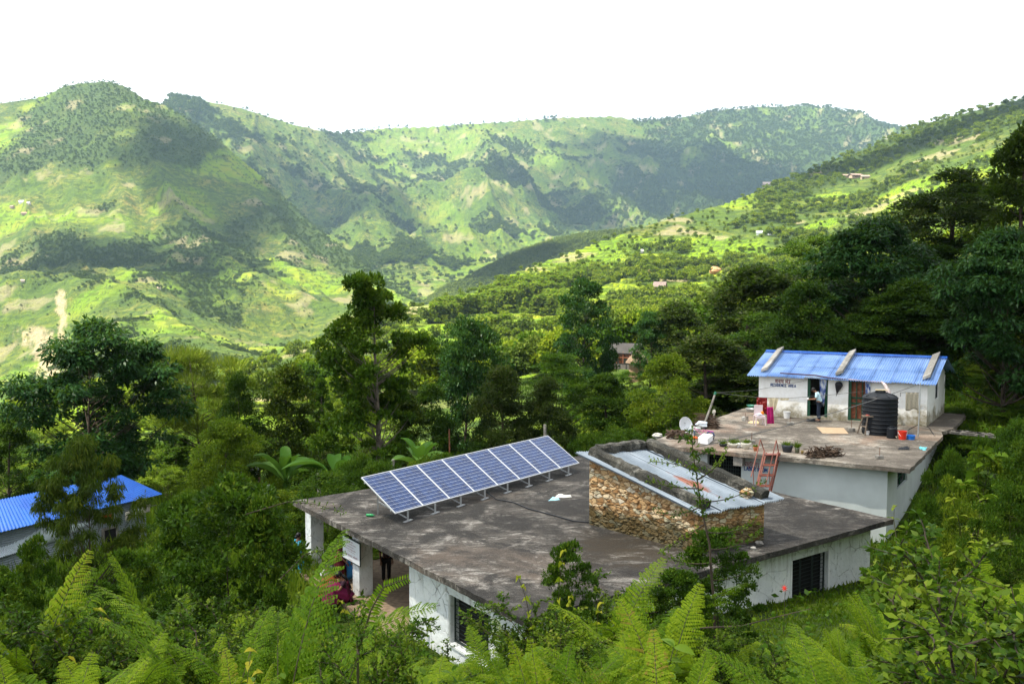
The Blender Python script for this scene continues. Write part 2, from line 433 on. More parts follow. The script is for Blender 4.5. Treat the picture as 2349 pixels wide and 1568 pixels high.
def building_mats():
    # ---- weathered concrete slabs
    def slab(name, base, dark, light, wet, k):
        t = NT(name); P = t.pos()
        w = t.mapv(P, (1,1.0,1), (0,0,.9))
        big = t.noise(w, .22, 5, .6, .8); mid = t.noise(P, .9, 7, .7, 1.2); st = t.noise(t.mapv(P, (.8,2.6,1), (0,0,.6)), 1.1, 7, .75, 1.5)
        fine = t.noise(P, 14, 6, .75); sp = t.noise(P, 45, 2, .5)
        c = t.ramp(mid, [(.36, dark), (.46, base), (.56, tuple(k*1.3 for k in base)), (.66, light)])
        c = t.mix(t.ramp(st, [(.53, 0), (.60, .85)]), c, light)
        blk = t.noise(P, .55, 7, .75, .6); c = t.mix(t.ramp(blk, [(.45, .92), (.54, 0)]), c, dark)
        c = t.mix(t.ramp(big, [(.42, .75), (.55, 0)]), c, dark)
        c = t.mix(t.ramp(big, [(.56, 0), (.66, .6)]), c, wet)
        c = t.mix(t.ramp(fine, [(.35, .55), (.6, 0)]), c, tuple(k*.45 for k in dark))
        c = t.mix(t.ramp(sp, [(.66, 0), (.70, .6)]), c, light)
        if k == 2:
            d = t.n('ShaderNodeVectorMath', _operation='DISTANCE'); t.link(P, d.inputs[0]); d.inputs[1].default_value = on_z(*Z3(560,790), 0)
            wet = t.ramp(t.math('ADD', t.math('MULTIPLY', d.outputs['Value'], .16), t.math('MULTIPLY', mid, .9)), [(.60, .8), (.80, 0)]); c = t.mix(t.math('MULTIPLY', wet, t.ramp(t.math('ADD', t.math('MULTIPLY', fine, .5), t.math('MULTIPLY', st, .5)), [(.42, 1), (.58, .25)])), c, (.045,.033,.019))
        t.bsdf(c, .88, t.bump(t.math('ADD', fine, t.math('MULTIPLY', mid, 2.)), .7, .03), spec=.25)
        return t.m
    MT['slab'] = slab('weathered_dark_concrete', (.080,.070,.060), (.022,.020,.018), (.36,.335,.30), (.15,.115,.088), 2)
    MT['slab2'] = slab('weathered_light_concrete', (.27,.235,.19), (.10,.085,.07), (.52,.48,.42), (.30,.19,.13), 1)
    MT['curb'] = slab('mossy_concrete_kerb', (.105,.098,.08), (.022,.022,.018), (.40,.38,.33), (.07,.07,.03), 1)
    MT['concrete'] = slab('grey_concrete', (.36,.34,.31), (.2,.19,.17), (.6,.58,.54), (.3,.28,.25), 1)
    # ---- slab edge with black mould
    # ---- plaster with raised joints
    t = NT('white_textured_plaster'); P = t.pos()
    W = t.n('ShaderNodeTexNoise', Scale=2.2, Detail=3); t.link(P, W.inputs['Vector'])
    mix = t.n('ShaderNodeMix', _data_type='VECTOR'); mix.inputs[0].default_value = .22
    t.link(P, mix.inputs[4]); t.link(W.outputs['Color'], mix.inputs[5])
    vo = t.n('ShaderNodeTexVoronoi', _feature='DISTANCE_TO_EDGE', Scale=1.75); t.link(mix.outputs[1], vo.inputs['Vector'])
    line = t.ramp(vo.outputs['Distance'], [(.004, .75), (.018, 0)])
    brk = t.ramp(t.noise(P, 1.7, 4), [(.50, 0), (.58, 1)])
    spk = t.ramp(t.noise(t.mapv(P, (1,1,.5), (.4,.3,0)), 9, 4, .7), [(.60, 0), (.64, 1)])
    dirt = t.ramp(t.noise(P, .7, 5), [(.4, (.66,.69,.70)), (.65, (.82,.84,.83))])
    c = t.mix(t.math('MULTIPLY', line, brk), dirt, (.16,.16,.15))
    c = t.mix(t.math('MULTIPLY', spk, .55), c, (.20,.22,.22))
    zz = t.n('ShaderNodeSeparateXYZ'); t.link(P, zz.inputs[0]); dr = t.noise(t.mapv(P, (5,5,.45)), 1.0, 5, .7)
    top = t.ramp(zz.outputs[2], [(-1.3+1.3, 0), (1, 0)]); hz = t.math('ADD', zz.outputs[2], 1.5)
    c = t.mix(t.math('MULTIPLY', t.ramp(dr, [(.50, 0), (.66, .75)]), t.ramp(hz, [(.2, 0), (1, .9)])), c, (.22,.21,.17))
    c = t.mix(t.ramp(t.math('ADD', zz.outputs[2], t.math('MULTIPLY', t.noise(P, 2.2, 4), .9)), [(-1.0+1, .0), (1, .0)]), c, (.25,.2,.13))
    hgt = t.math('ADD', t.math('MULTIPLY', line, -1.), t.math('MULTIPLY', t.noise(P, 6, 3), 1.5))
    t.bsdf(c, .8, t.bump(hgt, .8, .03), spec=.2); MT['plaster'] = t.m
    # ---- residence wall: whitewash with mould stain near the foot
    t = NT('whitewashed_wall_mossy_foot'); P = t.pos()
    z = t.n('ShaderNodeSeparateXYZ'); t.link(P, z.inputs[0])
    n = t.noise(P, .8, 6, .65); n2 = t.noise(P, 5, 5, .7)
    hh = t.math('ADD', t.math('SUBTRACT', z.outputs[2], 1.0), t.math('MULTIPLY', t.math('SUBTRACT', n, .5), -2.6))
    st = t.ramp(hh, [(.25, 1), (.62, 0)])
    base = t.ramp(n2, [(.25, (.78,.77,.74)), (.6, (.88,.88,.87))])
    ystain = t.ramp(hh, [(.45, .55), (1.0, 0)])
    c = t.mix(t.math('MULTIPLY', ystain, t.ramp(n2, [(.35, 1), (.65, 0)])), base, (.62,.55,.38))
    c = t.mix(t.math('MULTIPLY', st, t.ramp(n2, [(.3, .95), (.7, .55)])), c, (.17,.14,.07))
    t.bsdf(c, .85, t.bump(n2, .3, .01), spec=.2); MT['whitewash'] = t.m
    MT['palewall'] = simple('pale_blue_white_wall', (.54,.585,.58), .8, var=.05, scale=1.5, bump=.01)
    MT['jamb'] = simple('pale_wall_edge', (.72,.74,.73), .8, var=.05)
    # ---- corrugated metal
    def metal(name, c1, c2, rust=None, rough=.38, mt=.0):
        t = NT(name); P = t.pos(); n = t.noise(P, .9, 5, .6); f = t.noise(P, 12, 3, .6)
        c = t.ramp(n, [(.35, c1), (.65, c2)])
        c = t.mix(t.ramp(f, [(.3, .25), (.6, 0)]), c, tuple(k*.6 for k in c1))
        if rust: c = rust(t, P, c)
        t.bsdf(c, rough, metal=mt, spec=.5); return t.m
    def tin_rust(t, P, c):
        r = t.noise(t.mapv(P, (1,1,1)), 1.3, 6, .7)
        d = t.n('ShaderNodeVectorMath', _operation='SUBTRACT'); t.link(P, d.inputs[0]); d.inputs[1].default_value = RUST
        A, B = on_z(*Z3(325,655), 0), on_z(*Z3(945,822), 0); al = (B-A).normalized(); pe = Vector((-al.y, al.x, 0)); out = []
        for v, k in ((al, .34), (pe, 1.5)):
            q = t.n('ShaderNodeVectorMath', _operation='DOT_PRODUCT'); t.link(d.outputs[0], q.inputs[0]); q.inputs[1].default_value = v
            out.append(t.math('MULTIPLY', t.math('ABSOLUTE', q.outputs['Value']), k))
        m = t.ramp(t.math('ADD', t.math('ADD', out[0], out[1]), t.math('MULTIPLY', r, 1.1)), [(.80, .9), (1., 0)])
        return t.mix(m, c, t.ramp(r, [(.3, (.30,.07,.02)), (.7, (.16,.055,.03))]))
    MT['tin'] = metal('galvanised_tin_rust_patch', (.15,.19,.235), (.25,.30,.36), tin_rust, .55, .15)
    MT['tin_plain'] = metal('galvanised_tin', (.19,.23,.26), (.30,.34,.37), None, .55, .15)
    MT['bluetin'] = metal('blue_painted_tin', (.12,.235,.49), (.28,.42,.70), None, .5)
    MT['bluetin2'] = metal('deep_blue_painted_tin', (.015,.12,.55), (.03,.19,.68), None, .4)
    # ---- rubble stone
    t = NT('rubble_stone_masonry'); P = t.pos()
    wn = t.n('ShaderNodeTexNoise', Scale=3.2, Detail=3); t.link(P, wn.inputs['Vector'])
    mx = t.n('ShaderNodeMix', _data_type='VECTOR'); mx.inputs[0].default_value = .16; t.link(P, mx.inputs[4]); t.link(wn.outputs['Color'], mx.inputs[5])
    mp = t.mapv(mx.outputs[1], (2.6,2.6,5.6))
    v1 = t.n('ShaderNodeTexVoronoi', Scale=1.75); t.link(mp, v1.inputs['Vector'])
    v2 = t.n('ShaderNodeTexVoronoi', _feature='DISTANCE_TO_EDGE', Scale=1.75); t.link(mp, v2.inputs['Vector'])
    sc1 = t.n('ShaderNodeSeparateColor'); t.link(v1.outputs['Color'], sc1.inputs[0])
    c = t.ramp(sc1.outputs[0], [(0, (.30,.16,.065)), (.3, (.46,.28,.13)), (.55, (.58,.40,.21)), (.78, (.68,.55,.37)), (.95, (.42,.40,.28)), (1, (.70,.62,.48))])
    fine = t.noise(P, 22, 5, .7)
    c = t.mix(t.ramp(fine, [(.35, .35), (.6, 0)]), c, (.14,.08,.035))
    jt = t.ramp(v2.outputs['Distance'], [(.02, .9), (.09, 0)])
    c = t.mix(jt, c, (.25,.155,.08))
    zz = t.n('ShaderNodeSeparateXYZ'); t.link(P, zz.inputs[0])
    ms = t.ramp(t.math('ADD', zz.outputs[2], t.math('MULTIPLY', t.noise(P, 1.6, 4), -.9)), [(-.30+.35, 1), (.30, 0)])
    c = t.mix(t.math('MULTIPLY', ms, .8), c, (.035,.035,.012))
    hg = t.math('ADD', t.math('MULTIPLY', t.ramp(v2.outputs['Distance'], [(0, 0), (.14, 1)]), 1.5), t.math('MULTIPLY', fine, .35))
    t.bsdf(c, .92, t.bump(hg, .7, .035), spec=.15); MT['stone'] = t.m
    MT['dark'] = simple('dark_room', (.012,.012,.012), .9, var=.1)  # near-black stands in for unlit interiors; also plain dark marks
    MT['dark_frame'] = simple('dark_window_frame', (.02,.03,.028), .6)
    MT['green_paint'] = simple('dark_green_paint', (.012,.065,.035), .45)
    MT['red_wood'] = simple('reddish_door_wood', (.20,.065,.03), .6, var=.3, scale=8)
    MT['red_steel'] = simple('red_oxide_steel', (.24,.075,.05), .55, var=.15)
    MT['steel'] = simple('grey_steel', (.45,.46,.47), .4, .5)
    MT['white_paint'] = simple('white_paint', (.80,.80,.80), .5, var=.03)
    MT['ink_red'] = simple('dark_red_lettering', (.22,.015,.02), .7, var=.05)
    MT['ink_blue'] = simple('blue_lettering', (.015,.06,.22), .7, var=.05)
    MT['floor'] = simple('earthy_cement_floor', (.30,.22,.15), .9, var=.2, bump=.01)
# ------------------------------------------------------------------ hand-painted lettering (strokes)
DEV = {  # polylines on a unit-high letter, headline at y=1
 'aa_full': (1.0, [[(0,.95),(.18,1),(.28,.85),(.15,.70),(.30,.52),(.2,.25),(0,.3)],[(.25,.62),(.52,.62)],[(.52,1),(.52,0)],[(.78,1),(.78,0)],[(.38,1),(1,1)]]),
 'va': (.62, [[(.42,1),(.42,0)],[(.42,.62),(.2,.7),(.08,.48),(.2,.25),(.42,.34)],[(0,1),(.62,1)]]),
 'a_bar': (.3, [[(.15,1),(.15,0)],[(0,1),(.3,1)]]),
 'sa': (.72, [[(.12,1),(.12,.72),(.3,.6),(.12,.42),(.34,.08)],[(.26,.5),(.55,.5)],[(.55,1),(.55,0)],[(0,1),(.72,1)]]),
 'ksha': (.85, [[(.3,1),(.12,.9),(.14,.7),(.32,.68),(.1,.5),(.16,.3),(.38,.42),(.1,.08)],[(.36,.5),(.66,.5)],[(.66,1),(.66,0)],[(0,1),(.85,1)],[(.66,1.0),(.48,1.34)]]),
 'tra': (.66, [[(.46,1),(.46,0)],[(.46,.55),(.1,.62)],[(.46,.3),(.1,.06)],[(0,1),(.66,1)]]),
 'pra': (.66, [[(.14,1),(.14,.58),(.3,.5),(.46,.52)],[(.46,1),(.46,0)],[(.46,.4),(.12,.08)],[(0,1),(.66,1)]]),
 'su': (.72, [[(.12,1),(.12,.72),(.3,.6),(.12,.42),(.34,.08)],[(.26,.5),(.55,.5)],[(.55,1),(.55,-.02),(.75,-.22),(.5,-.38),(.35,-.2)],[(0,1),(.72,1)]]),
 'ti': (.85, [[(.12,0),(.12,1),(.3,1.32),(.62,1.22),(.66,1)],[(.66,1),(.66,0)],[(.66,.62),(.42,.62),(.34,.4),(.48,.18)],[(0,1),(.85,1)]]),
 'gri': (.66, [[(.14,1),(.14,.5),(.05,.38)],[(.46,1),(.46,0)],[(.46,0),(.25,-.12),(.45,-.3)],[(0,1),(.66,1)]]),
 'ha': (.6, [[(.3,1),(.3,.82),(.12,.72),(.3,.58),(.46,.5),(.3,.3),(.1,.36)],[(.3,.3),(.42,.05),(.28,-.15)],[(0,1),(.6,1)]]),
 ' ': (.45, [])}
LAT = {'A':[[(0,0),(.3,1),(.6,0)],[(.12,.35),(.48,.35)]],'B':[[(0,0),(0,1),(.4,1),(.5,.8),(.4,.55),(0,.55)],[(.4,.55),(.55,.3),(.42,0),(0,0)]],'C':[[(.55,.85),(.4,1),(.15,1),(0,.75),(0,.25),(.15,0),(.4,0),(.55,.15)]],
 'D':[[(0,0),(0,1),(.35,1),(.55,.7),(.55,.3),(.35,0),(0,0)]],'E':[[(.5,1),(0,1),(0,0),(.5,0)],[(0,.52),(.4,.52)]],'I':[[(.1,1),(.1,0)]],'L':[[(0,1),(0,0),(.5,0)]],'M':[[(0,0),(0,1),(.33,.4),(.66,1),(.66,0)]],
 'N':[[(0,0),(0,1),(.52,0),(.52,1)]],'O':[[(.15,0),(0,.25),(0,.75),(.15,1),(.42,1),(.57,.75),(.57,.25),(.42,0),(.15,0)]],'R':[[(0,0),(0,1),(.4,1),(.52,.78),(.4,.52),(0,.52)],[(.3,.52),(.55,0)]],
 'S':[[(.5,.88),(.35,1),(.12,1),(0,.8),(.1,.58),(.42,.45),(.52,.22),(.4,0),(.12,0),(0,.12)]],' ':[]}
def lettering(name, glyphs, origin, dx, h, w, stroke, mat, parent, dev=False, gap=.28, nrm=None, thick=.006):
    """painted letters: origin lower left, dx unit vector along the wall, h height, w total width; nrm outward"""
    seq = []; x = 0
    for g in glyphs:
        if dev: adv, st = DEV[g]; seq.append((x, st)); x += adv
        else:
            st = LAT[g]; adv = max([p[0] for s in st for p in s], default=.3); seq.append((x, st)); x += adv+gap
    if not dev: x -= gap
    sx = w/x; mb = MB(); up = Vector((0,0,1)); dx = Vector(dx).normalized()
    for i, (x0, st) in enumerate(seq):
        for s in st:
            P = [Vector(origin)+dx*((x0+p[0])*sx)+up*(p[1]*h)+nrm*(.003+.0015*(i%2)) for p in s]
            for a, b in zip(P[:-1], P[1:]):
                d = (b-a); 
                if d.length < 1e-5: continue
                d.normalize(); sd = d.cross(nrm)*stroke*.5; a2, b2 = a-d*stroke*.3, b+d*stroke*.3
                mb.quad(a2-sd, b2-sd, b2+sd, a2+sd)
                mb.quad(a2-sd+nrm*thick*.2, b2-sd+nrm*thick*.2, b2+sd+nrm*thick*.2, a2+sd+nrm*thick*.2)
    return mb.build(name, mat, parent)
# ------------------------------------------------------------------ main building
Lc, Nc, Rc, Fc = on_z(672,1148,0), on_z(1204,1421,0), on_z(2050,1190,0), on_z(1379,1037,0)
FB = Frame(Lc, Nc, Rc, Fc)
CLc, C1c, C2c = on_z(*Z1(-80,830), 1.0), on_z(*Z1(1825,1012), 1.0), on_z(*Z1(2062,775), 1.0)
_rd = (C2c-C1c).normalized()
_ld = (on_z(*Z1(640,575), 1.0)-CLc).normalized()
FL = Frame(CLc, C1c, C1c+_rd*15.5, CLc+_ld*15.0)
def wobbly(poly, step=.35, amp=.025, seed=0):
    rg = random.Random(seed); out = []
    for i, a in enumerate(poly):
        b = poly[(i+1)%len(poly)]; a, b = V2(a), V2(b); n = max(1, int((b-a).length/step)); d = (b-a).normalized(); q = Vector((-d.y, d.x, 0))
        for k in range(n): out.append(a+(b-a)*(k/n)+q*(rg.uniform(-amp, amp) if k else 0))
    return out
def main_building():
    root = empty('clinic_building', FB(.5,.5,-2.6), label='low white plastered building with wide dark stained flat concrete roof', cat='building')
    def part(mb, name, mat, **k):
        o = mb.build(name, mat, None, **k); o.parent = root; o.matrix_parent_inverse = Matrix.Translation(-root.location); return o
    root['_'] = 1; del root['_']
    part(MB().prism(wobbly([Lc, Nc, Rc, Fc]), -.17, 0), 'roof_slab', MT['slab'])
    th = .3
    # walls, outer faces on lines of the plan
    sE = .955; tE = .045
    sc0 = solve(lambda s: proj(FB(s, tE, -1)), Z2(1025,0)[0])
    tR = solve(lambda t: proj(FB(sE, t, -1)), Z3(1937,0)[0])
    w = MB()
    a, b = FB(sc0, tE), FB(sE, tE)
    L = (b-a).length
    u0 = solve(lambda u: proj(a+(b-a)*u), Z2(1318,0)[0])*L; u1 = solve(lambda u: proj(a+(b-a)*u), Z2(1595,0)[0])*L
    pm = a+(b-a)*(u0/L); zt = zof(Z2(0,1322)[1], pm.y)
    o1 = (u0, u1, zt-1.35, zt)
    a0, d0, n0, _ = wall_seg(w, a, b, -3.4, -.17, th, [o1])
    a, b = FB(sE, tE), FB(sE, tR); L2 = (b-a).length; d = (b-a).normalized(); n = Vector((-d.y, d.x, 0)); a = a+n*0
    v0 = solve(lambda u: proj(a+(b-a)*u), Z3(1493,0)[0])*L2; v1 = solve(lambda u: proj(a+(b-a)*u), Z3(1700,0)[0])*L2
    q0, q1 = a+d*v0, a+d*v1
    zt2 = (zof(Z3(0,862)[1], q0.y)+zof(Z3(0,808)[1], q1.y))/2; zb2 = min(zof(Z3(0,1052)[1], q0.y), zof(Z3(0,1025)[1], q1.y))-.1
    w2 = MB(); wall_seg(w2, a+d*(th+.002)*0+d*.0, b, -3.2, -.172, th, [(v0, v1, zb2, zt2)])
    part(w, 'wall', MT['plaster']); part(w2, 'wall', MT['plaster'])
    w3 = MB()
    wall_seg(w3, FB(sE, tR)-d*.0+Vector((0,0,0)), FB(sc0, tR), -3.3, -.175, th)
    wall_seg(w3, FB(sc0, tR-.03), FB(sc0, .3), -3.3, -.178, th)
    wall_seg(w3, FB(sc0-.01, .3), FB(.16, .3), -3.3, -.176, -th)
    part(w3, 'wall', MT['plaster'])
    # windows: dark recessed panels with frames
    for (pa, pd, ua, ub, za, zb, nb) in ((a0, d0, u0, u1, o1[2], o1[3], 3), (V2(a), d, v0, v1, zb2, zt2, 3)):
        pn = Vector((-pd.y, pd.x, 0)); fr = MB(); A = pa+pd*ua+pn*.16; B = pa+pd*ub+pn*.16
        for k in range(nb+1):
            p = A+(B-A)*(k/nb); fr.bar(p+Vector((0,0,za)), p+Vector((0,0,zb)), .05, .05)
        for z in (za+.03, zb-.03): fr.bar(A+Vector((0,0,z)), B+Vector((0,0,z)), .055, .055)
        f = part(fr, 'window', MT['dark_frame'])
        bars = MB()
        for k in range(11):
            z = za+(zb-za)*(k+.5)/11; bars.bar(A+pn*-.01+Vector((0,0,z)), B+pn*-.01+Vector((0,0,z)), .014, .014)
        bo = bars.build('bars', MT['dark_frame']); bo.parent = f
        g = MB(); g.quad(A+pn*.12+Vector((0,0,za-.05)), B+pn*.12+Vector((0,0,za-.05)), B+pn*.12+Vector((0,0,zb+.05)), A+pn*.12+Vector((0,0,zb+.05)))
        go = g.build('pane', MT['dark']); go.parent = f
        s_ = MB()
        s_.bar(pa+pd*(ua-.05)-pn*.012+Vector((0,0,za-.05)), pa+pd*(ub+.05)-pn*.012+Vector((0,0,za-.05)), .08, .06)
        for u in (ua-.04, ub+.04): s_.bar(pa+pd*u-pn*.004+Vector((0,0,za)), pa+pd*u-pn*.004+Vector((0,0,zb)), .05, .06)
        so = s_.build('frame', MT['jamb']); so.parent = f
    # pillars
    for zx in (318, 665):
        s0 = solve(lambda s: proj(FB(s, tE, -1)), Z2(zx,0)[0])
        c = FB(s0, tE); ds = (FB(1,tE)-FB(0,tE)).normalized(); dt = (FB(s0,1)-FB(s0,0)).normalized()
        part(MB().prism([c-ds*.5, c, c+dt*.5, c+dt*.5-ds*.5], -3.2, -.17), 'pillar', MT['plaster'], bevel=.015)
    for t in (.45, .93):
        c = FB(.06, t); part(MB().prism([c-ds*.22-dt*.22, c+ds*.22-dt*.22, c+ds*.22+dt*.22, c-ds*.22+dt*.22], -3.2, -.17), 'pillar', MT['plaster'])
    part(MB().prism([FB(.0,.0), FB(sc0,.0), FB(sc0,.97), FB(.0,.97)], -3.3, -2.5), 'veranda_floor', MT['floor'])
    return root
def keep(o, root):
    o.parent = root; o.matrix_parent_inverse = Matrix.Translation(-root.location); return o
def stone_shed():
    A, B, C = on_z(*Z3(325,655), 0), on_z(*Z3(945,822), 0), on_z(*Z3(1325,745), 0)
    D = A+(C-B)
    root = empty('stone_shed', (A+C)/2, label='small rubble stone hut on the flat roof under sloping grey tin sheets', cat='hut')
    zA, zB, zC = zof(Z3(0,268)[1], A.y), zof(Z3(0,578)[1], B.y), zof(Z3(0,502)[1], C.y)
    # the roof plane: highest along A-D, lowest along B-C
    lo = (zB+zC)/2; hi = zA
    dAB = (B-A).normalized(); dBC = (C-B).normalized(); LAB = (B-A).length; LBC = (C-B).length
    def rz(u, off=0): return hi+(lo-hi)*u/LAB+off
    def P(u, v, off=0):
        p = A+dAB*u+dBC*v; return Vector((p.x, p.y, rz(u, off)))
    w = MB(); th = .35
    def wallp(a, b, c, d):
        us = [(Vector(p)-A).dot(dAB) if True else 0 for p in (a, b, c, d)]
        w.prism([a, b, c, d], 0.0, [rz(u, -.03) for u in us])
    nAB = dBC; nBC = -dAB
    wallp(A, B, B+nAB*th, A+nAB*th)
    wallp(B+nAB*th, C, C+nBC*th, B+nBC*th+nAB*th)
    wallp(C+nBC*th, D, D-nAB*th, C+nBC*th-nAB*th)
    wallp(D-nAB*th, A+nAB*th, A+nAB*th-nBC*th, D-nAB*th-nBC*th)
    # rough outer face: subdivided skins with displaced stones
    st = w; rg = random.Random(5)
    for (p0, dd, nn, Lw, z0f) in ((A, dAB, -nAB, LAB, lambda u: rz(u)), (B, dBC, dAB, LBC, lambda u: rz(LAB))):
        for k in range(260):
            u = rg.uniform(.1, Lw-.1); zt = z0f(u)-.15; z = rg.uniform(.05, max(.1, zt)); s = rg.uniform(.05, .12)
            if z > zt: continue
            c = p0+dd*u+nn*rg.uniform(-.02, .0); m = Matrix(((dd.x, nn.x, 0),(dd.y, nn.y, 0),(0,0,1)))@Matrix.Rotation(rg.uniform(-.3,.3), 3, 'Y')
            v = MB().blob((0,0,0), 1, k, 7, 4, .35, (s, .055, s*rg.uniform(.4,.65)))
            st.add(v.v[0]@np.array(m).T+np.array((c.x, c.y, z)), v.f)
    keep(w.build('wall', MT['stone']), root)
    sh = MB(); ov = .32
    # five sheets laid side by side, ridged down the slope
    n = 4; v0, v1 = -.28, LBC+.45; wv = (v1-v0)/n
    for k in range(n):
        va, vb = v0+wv*k-(.05 if k else 0), v0+wv*(k+1)
        off = .02+.018*(k%2)
        corr(sh, P(-.35,va,off), P(-.35,vb,off), P(LAB+ov+rg.uniform(-.03,.03),vb,off-.0), P(LAB+ov,va,off), 9, .034, 6, .03, k)
    keep(sh.build('roof_sheet', MT['tin']), root)
    def curb(pts, wd, h, name='kerb'):
        m = MB(); 
        for i in range(len(pts)-1):
            a, b = pts[i], pts[i+1]
            if (b-a).length < .01: continue
            n = max(2, int((b-a).length/.18)); ring = []
            d = (b-a).normalized(); sd = d.cross(Vector((0,0,1))).normalized(); up = sd.cross(d)
            v = []
            for k in range(n+1):
                p = a+(b-a)*(k/n)
                j = [rg.uniform(-.025,.025) for _ in range(8)]
                for q, (sx, sz) in enumerate(((-.5,0),(-.5,.7),(-.3,1),(.3,1),(.5,.7),(.5,0))):
                    v.append(tuple(p+sd*(sx*wd+j[q])+up*(sz*h+j[(q+3)%8])))
            f = [(k*6+q, k*6+(q+1)%6, (k+1)*6+(q+1)%6, (k+1)*6+q) for k in range(n) for q in range(6)]+[tuple(range(5,-1,-1)), tuple(n*6+q for q in range(6))]
            m.add(v, f)
        return keep(m.build(name, MT['curb']), root)
    curb([P(-.1,.18,.02), P(LAB+.12,.18,.02)], .34, .26)
    curb([P(-.12,LBC-.15,.02), P(LAB+.12,LBC-.15,.02)], .40, .30)
    curb([P(-.10,.40,.021), P(-.10,LBC-.40,.021)], .38, .28)
    global RUST_P
    RUST_P = P(LAB*.62, LBC*.55)
    # loose stones at the foot and on the roof
    pr = P(LAB-.15, LBC-.55, .06)
    tag(MB().blob(tuple(pr+Vector((0,0,.1))), .18, 3, 8, 5, .45, (1.2,.8,.9)).build('loose_stone', MT['stone']), 'pale orange stone lying on the tin roof beside the kerb end', 'stone')
    for i, (zx, zy, s, lb) in enumerate(((1300,775,.10,'round pale stone on the flat roof at the foot of the stone hut'),(1268,800,.07,'flat pale stone chip on the flat roof near the hut corner'))):
        p = on_z(*Z3(zx,zy), 0)
        tag(MB().blob((p.x,p.y,s*.6), s, i+20, 8, 5, .4, (1.3,1,.7)).build('loose_stone', MT['concrete']), lb, 'stone')
    return P, LAB, LBC
def shed_rust():
    A, B, C = on_z(*Z3(325,655), 0), on_z(*Z3(945,822), 0), on_z(*Z3(1325,745), 0)
    zA, lo = zof(Z3(0,268)[1], A.y), (zof(Z3(0,578)[1], B.y)+zof(Z3(0,502)[1], C.y))/2
    p = A+(B-A)*.66+(C-B)*.50; return (p.x, p.y, zA+(lo-zA)*.66)
RUST = shed_rust()
